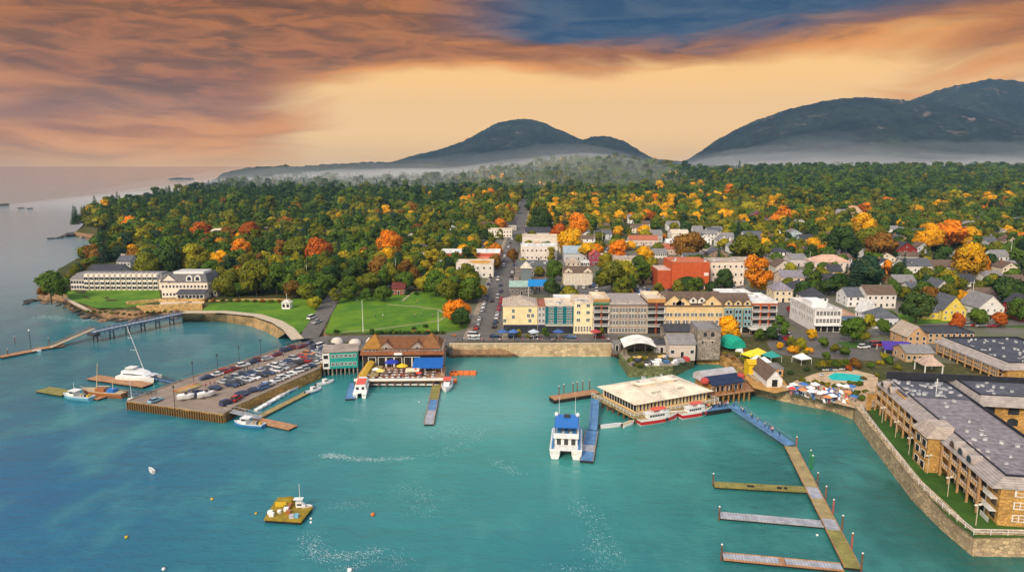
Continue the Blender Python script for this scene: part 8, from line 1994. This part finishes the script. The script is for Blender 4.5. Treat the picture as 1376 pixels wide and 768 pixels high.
# the trees that stand out
for a in [(620, 441, 28, 'round', 'dark green', "large green tree below the orange one at park corner"), (615, 434, 36, 'round', 'orange', "bright orange tree at park corner by main street"), (632, 408, 34, 'round', 'green', "tall green tree above the orange park-corner tree"), (645, 400, 20, 'round', 'golden yellow', "slim yellow tree at main street kerb"), (600, 392, 24, 'round', 'yellow-green', "light green tree behind park's right corner"),
    (1014, 396, 42, 'tall', 'orange', "brilliant orange tree right of white apartment house", .95), (1020, 394, 26, 'round', 'golden yellow', "golden tree beside the brilliant orange tree"), (978, 458, 33, 'round', 'golden yellow', "golden yellow tree between tower house and marquee"), (1047, 454, 24, 'tall', 'green', "green tree at foot of brick hotel end"), (1036, 457, 18, 'round', 'dark green', "dark bush-like tree before brick hotel end"), (1020, 458, 16, 'round', 'green', "small green tree under the hotel terrace roof"),
    (1146, 461, 34, 'round', 'green', "large green tree, left of pair on side-street green"), (1160, 461, 30, 'tall', 'yellow-green', "yellow-green tree, right of pair on side-street green"), (1183, 450, 22, 'round', 'green', "rounded green tree right of the side-street pair"), (1090, 457, 16, 'round', 'golden yellow', "small yellow tree below modern white building"), (1075, 472, 18, 'round', 'yellow-green', "yellow bush tree at the side street island"), (1086, 474, 14, 'shrub', 'golden yellow', "yellow shrub mound on the side street island"),
    (1066, 424, 18, 'round', 'crimson', "deep crimson tree left of modern white building"), (1160, 398, 44, 'round', 'blue-green', "huge dark fir-like tree by dark-roofed dormer house", 1.2), (1148, 402, 28, 'conifer', 'blue-green', "dark pointed fir by dark-roofed dormer house"), (1186, 384, 26, 'tall', 'orange', "orange tree beside the huge dark tree"), (1130, 346, 44, 'round', 'dark green', "broad dark green tree above peach-roofed house"), (1106, 344, 17, 'round', 'orange', "small round orange tree near peach-roofed house"), (1110, 398, 22, 'round', 'dark green', "dark green tree left of the dormer house"),
    (1230, 435, 44, 'round', 'dark green', "broad dark tree on the lawn left of yellow house"), (1246, 420, 36, 'round', 'brown', "brown tree behind lawn left of yellow house"), (1290, 408, 20, 'round', 'golden yellow', "yellow tree just above the yellow house"), (1314, 412, 18, 'round', 'golden yellow', "golden tree by the bare wooden pole"), (1284, 443, 22, 'round', 'rust red', "rust-red bush before the yellow house"), (1342, 440, 20, 'round', 'rust red', "red bush before the white farmhouse"), (1310, 440, 26, 'round', 'green', "green tree between yellow house and farmhouse"), (1355, 412, 44, 'round', 'dark green', "dark tree mass right of the farmhouse"), (1368, 432, 30, 'round', 'green', "green tree beside the red barn"),
    (1302, 374, 46, 'round', 'golden yellow', "broad golden tree by long brown-roofed house"), (1316, 372, 30, 'round', 'orange', "orange tree right of the broad golden tree"), (1245, 338, 36, 'round', 'golden yellow', "golden tree right of dark red house"), (1272, 336, 38, 'round', 'orange', "orange tree in row above the long house"), (1302, 336, 30, 'round', 'golden yellow', "second golden tree in row above the long house"), (1180, 355, 40, 'round', 'brown', "broad brown tree left of dark red house"), (1165, 338, 36, 'round', 'olive', "olive tree left of the brown tree"), (1160, 322, 34, 'round', 'golden yellow', "golden tree behind the olive tree"),
    (822, 396, 46, 'round', 'olive', "broad olive tree left of the cream bank"), (838, 384, 32, 'round', 'yellow-green', "yellow-green tree behind broad olive tree"), (834, 402, 28, 'round', 'green', "green tree in front of broad olive tree"), (858, 376, 14, 'round', 'green', "small round tree on cream bank's front"), (875, 377, 24, 'tall', 'yellow-green', "yellow-green tree right of cream bank"), (882, 403, 18, 'tall', 'olive', "upright olive tree before brick block road"), (846, 400, 12, 'round', 'golden yellow', "small gold tree in the bank car park"), (955, 397, 18, 'round', 'dark green', "dark bush tree right of red brick block"), (975, 388, 14, 'round', 'green', "small green tree before white apartment house"),
    (745, 378, 28, 'round', 'green', "dark round tree left of the twin-gabled theatre"), (725, 372, 14, 'round', 'olive', "little olive tree beside grey turret"), (688, 352, 18, 'round', 'brown', "brown street tree opposite ochre-patched roof"), (665, 345, 20, 'round', 'orange', "orange street tree at red brick building end"), (666, 362, 20, 'round', 'brown', "brown street tree by ochre-patched roof"), (698, 328, 14, 'round', 'olive', "small olive street tree by white stepped block"), (696, 456, 11, 'tall', 'yellow-green', "slender yellow-green tree before yellow hotel wing"), (732, 455, 12, 'tall', 'green', "slender green tree before teal hotel block"), (710, 456, 6, 'tall', 'olive', "tiny sapling between two slender promenade trees"), (808, 455, 12, 'tall', 'olive', "slender olive tree before balconied hotel bay"), (911, 457, 14, 'round', 'green', "small green tree before tan gabled hotel block"),
    (493, 404, 18, 'round', 'green', "round green tree on park lawn, left of three"), (516, 405, 24, 'round', 'green', "larger round green tree on park lawn, middle of three"), (469, 404, 22, 'round', 'green', "round green tree at the park road corner"), (451, 408, 16, 'tall', 'olive', "olive tree across the park road corner"), (573, 392, 12, 'tall', 'dark green', "narrow dark tree right on park's back edge"), (413, 408, 26, 'round', 'olive', "olive tree on shore lawn by park road"), (393, 402, 24, 'round', 'brown', "brownish tree behind the white lookout hut"), (424, 416, 20, 'round', 'yellow-green', "light green tree at shore lawn's right end"), (432, 400, 26, 'round', 'green', "green tree on the park road bend"),
    (345, 398, 46, 'round', 'olive', "broad olive tree on shore lawn's upper edge"), (372, 396, 40, 'round', 'green', "broad green tree left of white lookout hut"), (325, 352, 30, 'round', 'orange', "orange-yellow tree by the long grey-roofed house"), (336, 330, 30, 'round', 'rust red', "rust-red tree below the left woods"), (272, 328, 28, 'round', 'rust red', "rust-red tree left of the white mansion"), (306, 326, 20, 'round', 'brown', "brown tree right of the white mansion"), (525, 350, 38, 'round', 'orange', "broad orange tree in woods behind park"), (521, 364, 30, 'round', 'golden yellow', "golden tree below the broad orange tree"), (515, 382, 38, 'round', 'brown', "brown-green tree below the golden tree"), (549, 384, 34, 'round', 'brown', "brown tree behind the market hall"), (430, 362, 40, 'round', 'rust red', "rust-brown tree above park road"), (400, 360, 40, 'round', 'olive', "yellow-olive tree above the shore lawn"),
    (69, 404, 40, 'round', 'green', "full green tree on the inn's rocky point"), (84, 398, 20, 'round', 'dark green', "dark tree beside the full green point tree"), (102, 372, 16, 'round', 'olive', "small olive tree at the inn's far left end"), (141, 352, 22, 'conifer', 'blue-green', "dark blue fir at the cove behind the inn"), (110, 366, 13, 'round', 'brown', "brown shrub tree on shore behind inn"), (200, 376, 36, 'round', 'olive', "broad olive tree behind inn's gambrel dormers"), (228, 372, 40, 'round', 'dark green', "broad dark tree behind main inn house"), (262, 366, 40, 'round', 'yellow-green', "bright yellow-green tree above main inn house"), (285, 378, 28, 'round', 'green', "green tree right above the inn penthouse"), (322, 385, 30, 'round', 'brown', "bronze tree right of inn's end pavilion"), (312, 398, 18, 'shrub', 'green', "low green shrub on the bank by inn pavilion"),
    (766, 340, 36, 'round', 'golden yellow', "golden tree in mid town behind theatre"), (774, 322, 34, 'round', 'orange', "orange tree up beside main street"), (752, 330, 28, 'round', 'rust red', "rust tree right of slate-roofed bend block"), (724, 318, 38, 'round', 'dark green', "dark green tree by slate-roofed bend block"), (789, 352, 26, 'round', 'golden yellow', "golden tree beside crimson house"), (803, 344, 16, 'round', 'orange', "small orange tree over crimson house roof"), (866, 358, 26, 'round', 'golden yellow', "golden tree behind the tan flat shop"), (858, 366, 22, 'round', 'green', "green tree beside the golden shop tree"), (830, 350, 26, 'round', 'orange', "orange tree in mid town lot"), (925, 352, 44, 'round', 'brown', "broad bronze tree behind red brick block"), (1000, 362, 46, 'round', 'olive', "broad olive-green tree behind apartment house")]:
    T(*a[:5], a[5], a[6] if len(a) > 6 else 1.0)
for a, b, w, c in [(96, 380, 16, 'olive'), (90, 386, 14, 'green'), (106, 369, 15, 'dark green'), (116, 361, 13, 'olive'), (126, 356, 13, 'green'), (134, 349, 15, 'dark green'), (150, 344, 20, 'green'), (160, 338, 18, 'dark green'), (172, 340, 16, 'olive'), (58, 399, 14, 'brown')]: T(a, b, w, 'round', c)
for a, b, w, c in [(470, 400, 30, 'green'), (497, 394, 26, 'olive'), (545, 392, 28, 'green'), (586, 398, 34, 'green'), (603, 406, 30, 'olive'), (570, 392, 24, 'yellow-green'), (440, 396, 28, 'green'), (612, 398, 28, 'green'), (428, 408, 20, 'dark green'), (1062, 466, 14, 'olive'), (1106, 468, 15, 'green'), (1122, 476, 14, 'olive'), (1134, 480, 15, 'green'), (1205, 452, 20, 'green'), (1214, 446, 18, 'olive'), (1196, 436, 18, 'green'), (1135, 446, 16, 'green'), (1048, 470, 11, 'golden yellow'), (1110, 484, 12, 'green')]: T(a, b, w, 'round', c)
# pool hedge, garden shrubs, hedges of the park
for k in range(6): T(1098+k*7.6, 497-.5*k, 10, 'tall', ['olive', 'yellow-green', 'olive', 'green', 'olive', 'green'][k], f"{['first', 'second', 'third', 'fourth', 'fifth', 'sixth'][k]} upright shrub tree of the pool hedge from left")
for a, b, w, c in [(1078, 512, 10, 'olive'), (1085, 517, 9, 'green'), (1095, 515, 10, 'olive'), (1104, 517, 9, 'olive'), (1112, 519, 10, 'yellow-green'), (1122, 520, 9, 'green'), (1132, 519, 9, 'green'), (1142, 516, 9, 'olive'), (1154, 518, 12, 'green'), (1160, 510, 9, 'brown'), (1150, 532, 14, 'green'), (1158, 538, 14, 'green'), (1163, 528, 10, 'olive'), (1085, 523, 7, 'dark green'), (1062, 503, 10, 'dark green'), (1084, 498, 9, 'dark green'), (1068, 519, 7, 'olive'), (1148, 493, 20, 'brown'), (1140, 497, 12, 'rust red'), (1170, 494, 14, 'green'), (1182, 490, 12, 'yellow-green'), (1195, 488, 16, 'green'), (1206, 496, 12, 'olive'), (1230, 490, 12, 'dark green'), (1256, 492, 14, 'brown'), (1178, 506, 10, 'olive'), (1188, 482, 14, 'yellow-green'), (1245, 470, 10, 'dark green'),
    (992, 478, 10, 'olive'), (1000, 484, 12, 'olive'), (985, 484, 9, 'brown'), (1003, 474, 12, 'brown'), (1022, 484, 14, 'green'), (1030, 480, 12, 'green'), (974, 476, 8, 'olive'), (1002, 498, 8, 'green'), (1044, 478, 8, 'olive'), (1066, 474, 18, 'golden yellow'), (1080, 478, 14, 'yellow-green')]:
    T(a, b, w, 'shrub', c)
for k in range(16): T(500+k*6.2, 448.3, 8, 'shrub', ['dark green', 'green'][k % 2], None)
for a, b in [(572, 440), (556, 443), (528, 447), (500, 446), (519, 396), (530, 394), (547, 396), (560, 396), (452, 447)]: T(a, b, 8, 'shrub', 'dark green')
for x, y, z, w, hh, c, l in SHRUBQ: tree(x, y, w, 'shrub', c, l, z=z, squash=hh)
for k in range(14): T(232+k*11, 404+.2*k, 8, 'shrub', rt.choice(['green', 'olive', 'brown']))
for k in range(16):
    t = k/15; T(118+t*120, 424+rt.uniform(-2, 1)-8*abs(t-.5), 6, 'shrub', rt.choice(['green', 'olive', 'brown']))

# ---- every other place where a tree may stand
def seed_trees():
    r = np.random.default_rng(5); pts = []
    def fill(y0, y1, sp, jit):
        ys = np.arange(y0, y1, sp)
        for y in ys:
            xs = np.arange(-y*.80-30, y*.80+30, sp); 
            pts.append(np.stack([xs+r.uniform(-jit, jit, len(xs)), y+r.uniform(-jit, jit, len(xs)), np.full(len(xs), sp)], 1))
    fill(268, 620, 8.2, 3.2); fill(620, 1000, 9.4, 3.6); fill(1000, 1500, 11.5, 4.5); fill(1500, 2000, 13.5, 5); fill(2000, 2700, 18, 7)
    p = np.concatenate(pts); x, y, sp = p.T
    d = sdist(x, y); ok = d > np.where(y > 700, 6, 8)
    x, y, sp, d = x[ok], y[ok], sp[ok], d[ok]
    px = 688+F*x/(y*math.cos(PITCH)+(H-10)*math.sin(PITCH))
    ok = ~block_test(x, y, 1.0)
    # the built-up quarter by the water carries few trees, the streets behind it more
    town = (px > 640) & (y < 430); mid = (px > 640) & (y >= 430) & (y < 640); quay = (y < 330) & (px > 590)
    pr = np.where(quay, .0, np.where(town & (px < 1040), .10, np.where(town, .38, np.where(mid & (px < 1000), .16, np.where(mid, .34, np.where((px > 660) & (y < 860), np.where(px < 1000, .44, .60), 1.0))))))
    ok &= r.random(len(x)) < pr
    ok &= ~((y < 300) & (px < 300)) & ~((y > 2250) & (px < 600)) & ~((y < 480) & (px < 180)) & ~((y < 490) & (px < 124))
    return x[ok], y[ok], sp[ok], px[ok]
tx, ty, tsp, tpx = seed_trees()
if OBST_T:
    keep = np.ones(len(tx), bool)
    for ox, oy, rad in OBST_T: keep &= ((tx-ox)**2+(ty-oy)**2) > rad*rad*1.2
    tx, ty, tsp, tpx = tx[keep], ty[keep], tsp[keep], tpx[keep]
def pick_colour(px, y, q, n):
    """autumn colour by quarter: n = smooth noise so that like stands by like"""
    if px < 620: tab = [('dark green', .24), ('green', .20), ('olive', .20), ('yellow-green', .08), ('blue-green', .04), ('brown', .07), ('golden yellow', .08), ('orange', .05), ('rust red', .04)] if y < 900 else [('dark green', .50), ('green', .2), ('olive', .15), ('blue-green', .08), ('golden yellow', .06), ('orange', .03), ('brown', .01)]
    elif px < 1000: tab = [('dark green', .16), ('green', .16), ('olive', .20), ('yellow-green', .10), ('golden yellow', .17), ('orange', .10), ('rust red', .04), ('brown', .07)] if y < 1100 else [('dark green', .34), ('green', .26), ('olive', .22), ('golden yellow', .14), ('orange', .08), ('brown', .04)]
    else: tab = [('dark green', .28), ('green', .20), ('olive', .20), ('yellow-green', .06), ('golden yellow', .10), ('orange', .06), ('rust red', .03), ('brown', .07)] if y < 1000 else [('dark green', .38), ('green', .30), ('olive', .20), ('golden yellow', .09), ('orange', .05), ('brown', .04)]
    v = (.55*q+.45*n) % 1.0; s = 0
    for c, w in tab:
        s += w
        if v < s: return c
    return tab[0][0]
order = np.argsort(np.hypot(tx, ty)); nz = np.clip((fbm(tx/45, ty/45, 3, 77)-.25)/.5, 0, 1)
NIND = 183; qv = RNG.random(len(tx)); wv = RNG.uniform(.75, 1.35, len(tx)); kv = RNG.random(len(tx))
fx, fy, fw, fc, fk = [], [], [], [], []
shown = 0
for i in order:
    c = pick_colour(tpx[i], ty[i], qv[i], nz[i]); base = 11.5 if ty[i] < 700 else 12.5
    w = tsp[i]*(wv[i] if ty[i] < 800 else wv[i]**1.7)*(1.08 if ty[i] < 700 and tpx[i] > 640 else 1.22 if ty[i] < 1000 else 1.1 if ty[i] < 2000 else .9)
    conif = kv[i] < (.10 if tpx[i] < 640 else .04) + (.30 if (tpx[i] < 420 and ty[i] > 700) else 0)
    kind = 'conifer' if conif else ('tall' if kv[i] > .80 else 'round')
    if conif: c = 'blue-green' if kv[i] < .05 else 'dark green'; w *= .62
    inview = -40 < tpx[i] < 1416
    if shown < NIND and inview:
        tree(tx[i], ty[i], w, kind, c); shown += 1
    else:
        fx.append(tx[i]); fy.append(ty[i]); fw.append(w); fc.append(PAL[c]); fk.append(0 if conif else (1+int(kv[i]*997) % 6))
# the woods beyond: one body of instanced trees
def forest():
    n = len(fx); X = np.array(fx); Y = np.array(fy); Wd = np.array(fw); Z = base_h(X, Y)
    col = bpy.data.collections.new("forest_kinds")
    for k in range(7):
        kd = 'conifer' if k == 0 else ('tall' if k == 6 else 'round'); p, u, v, t, hg, nn = crown_arrays(500+k*11, kd, 80 if k else 90)
        me = quads_mesh("forest_tree", p, u, v, t, LMI, nn); o = bpy.data.objects.new(f"forest_tree_{k}", me); col.objects.link(o)
    me = bpy.data.meshes.new("forest"); me.vertices.add(n); me.vertices.foreach_set('co', np.stack([X, Y, Z], 1).astype(np.float32).ravel())
    C = np.array(fc)*RNG.uniform(.82, 1.2, (n, 1)); C4 = np.concatenate([C, np.ones((n, 1))], 1).astype(np.float32)
    a = me.attributes.new("leafcol", 'FLOAT_COLOR', 'POINT'); a.data.foreach_set('color', C4.ravel())
    a = me.attributes.new("w", 'FLOAT', 'POINT'); a.data.foreach_set('value', Wd.astype(np.float32))
    a = me.attributes.new("kindno", 'INT', 'POINT'); a.data.foreach_set('value', np.array(fk, np.int32))
    a = me.attributes.new("turn", 'FLOAT', 'POINT'); a.data.foreach_set('value', RNG.uniform(0, 6.28, n).astype(np.float32))
    me.materials.append(LMI)
    o = bpy.data.objects.new("forest", me); COL.objects.link(o); o['kind'] = 'stuff'
    ng = bpy.data.node_groups.new("forest_nodes", 'GeometryNodeTree'); ng.interface.new_socket("Geometry", in_out='INPUT', socket_type='NodeSocketGeometry'); ng.interface.new_socket("Geometry", in_out='OUTPUT', socket_type='NodeSocketGeometry')
    N = ng.nodes; L = ng.links; gi = N.new('NodeGroupInput'); go = N.new('NodeGroupOutput'); ip = N.new('GeometryNodeInstanceOnPoints'); ci = N.new('GeometryNodeCollectionInfo')
    ci.inputs['Collection'].default_value = col; ci.inputs['Separate Children'].default_value = True; ci.inputs['Reset Children'].default_value = True
    def attr(nm, dt):
        q = N.new('GeometryNodeInputNamedAttribute'); q.data_type = dt; q.inputs['Name'].default_value = nm; return q.outputs['Attribute']
    L.new(gi.outputs[0], ip.inputs['Points']); L.new(ci.outputs[0], ip.inputs['Instance']); ip.inputs['Pick Instance'].default_value = True
    L.new(attr("kindno", 'INT'), ip.inputs['Instance Index']); cx = N.new('ShaderNodeCombineXYZ'); L.new(attr("turn", 'FLOAT'), cx.inputs[2]); L.new(cx.outputs[0], ip.inputs['Rotation'])
    L.new(attr("w", 'FLOAT'), ip.inputs['Scale']); L.new(ip.outputs[0], go.inputs[0])
    md = o.modifiers.new("woods", 'NODES'); md.node_group = ng
    print("forest trees", n)
forest()
# ================================================================ every label must single out one thing
def finish_labels():
    from collections import defaultdict
    ORD = ["leftmost", "second from left", "third from left", "fourth from left", "fifth from left", "sixth from left", "seventh from left", "eighth from left", "ninth from left", "tenth from left", "eleventh from left", "twelfth from left"]
    REV = ["rightmost", "second from right", "third from right", "fourth from right", "fifth from right", "sixth from right", "seventh from right", "eighth from right", "ninth from right", "tenth from right", "eleventh from right", "twelfth from right"]
    g = defaultdict(list)
    for o in bpy.context.scene.objects:
        if 'category' in o and 'label' in o and o.parent is None: g[o['label']].append(o)
    for lab, os_ in g.items():
        if len(os_) < 2: continue
        os_.sort(key=lambda o: proj(*o.location)[0]); n = len(os_)
        words = ["one", "two", "three", "four", "five", "six", "seven", "eight", "nine", "ten", "eleven", "twelve"]
        for i, o in enumerate(os_):
            w = ("left of two" if i == 0 else "right of two") if n == 2 else ("middle of three" if n == 3 and i == 1 else ORD[i] if i <= (n-1)/2 and i < 12 else REV[n-1-i] if n-1-i < 12 else f"{i+1}th from left")
            o['label'] = f"{lab}, {w}"
finish_labels()
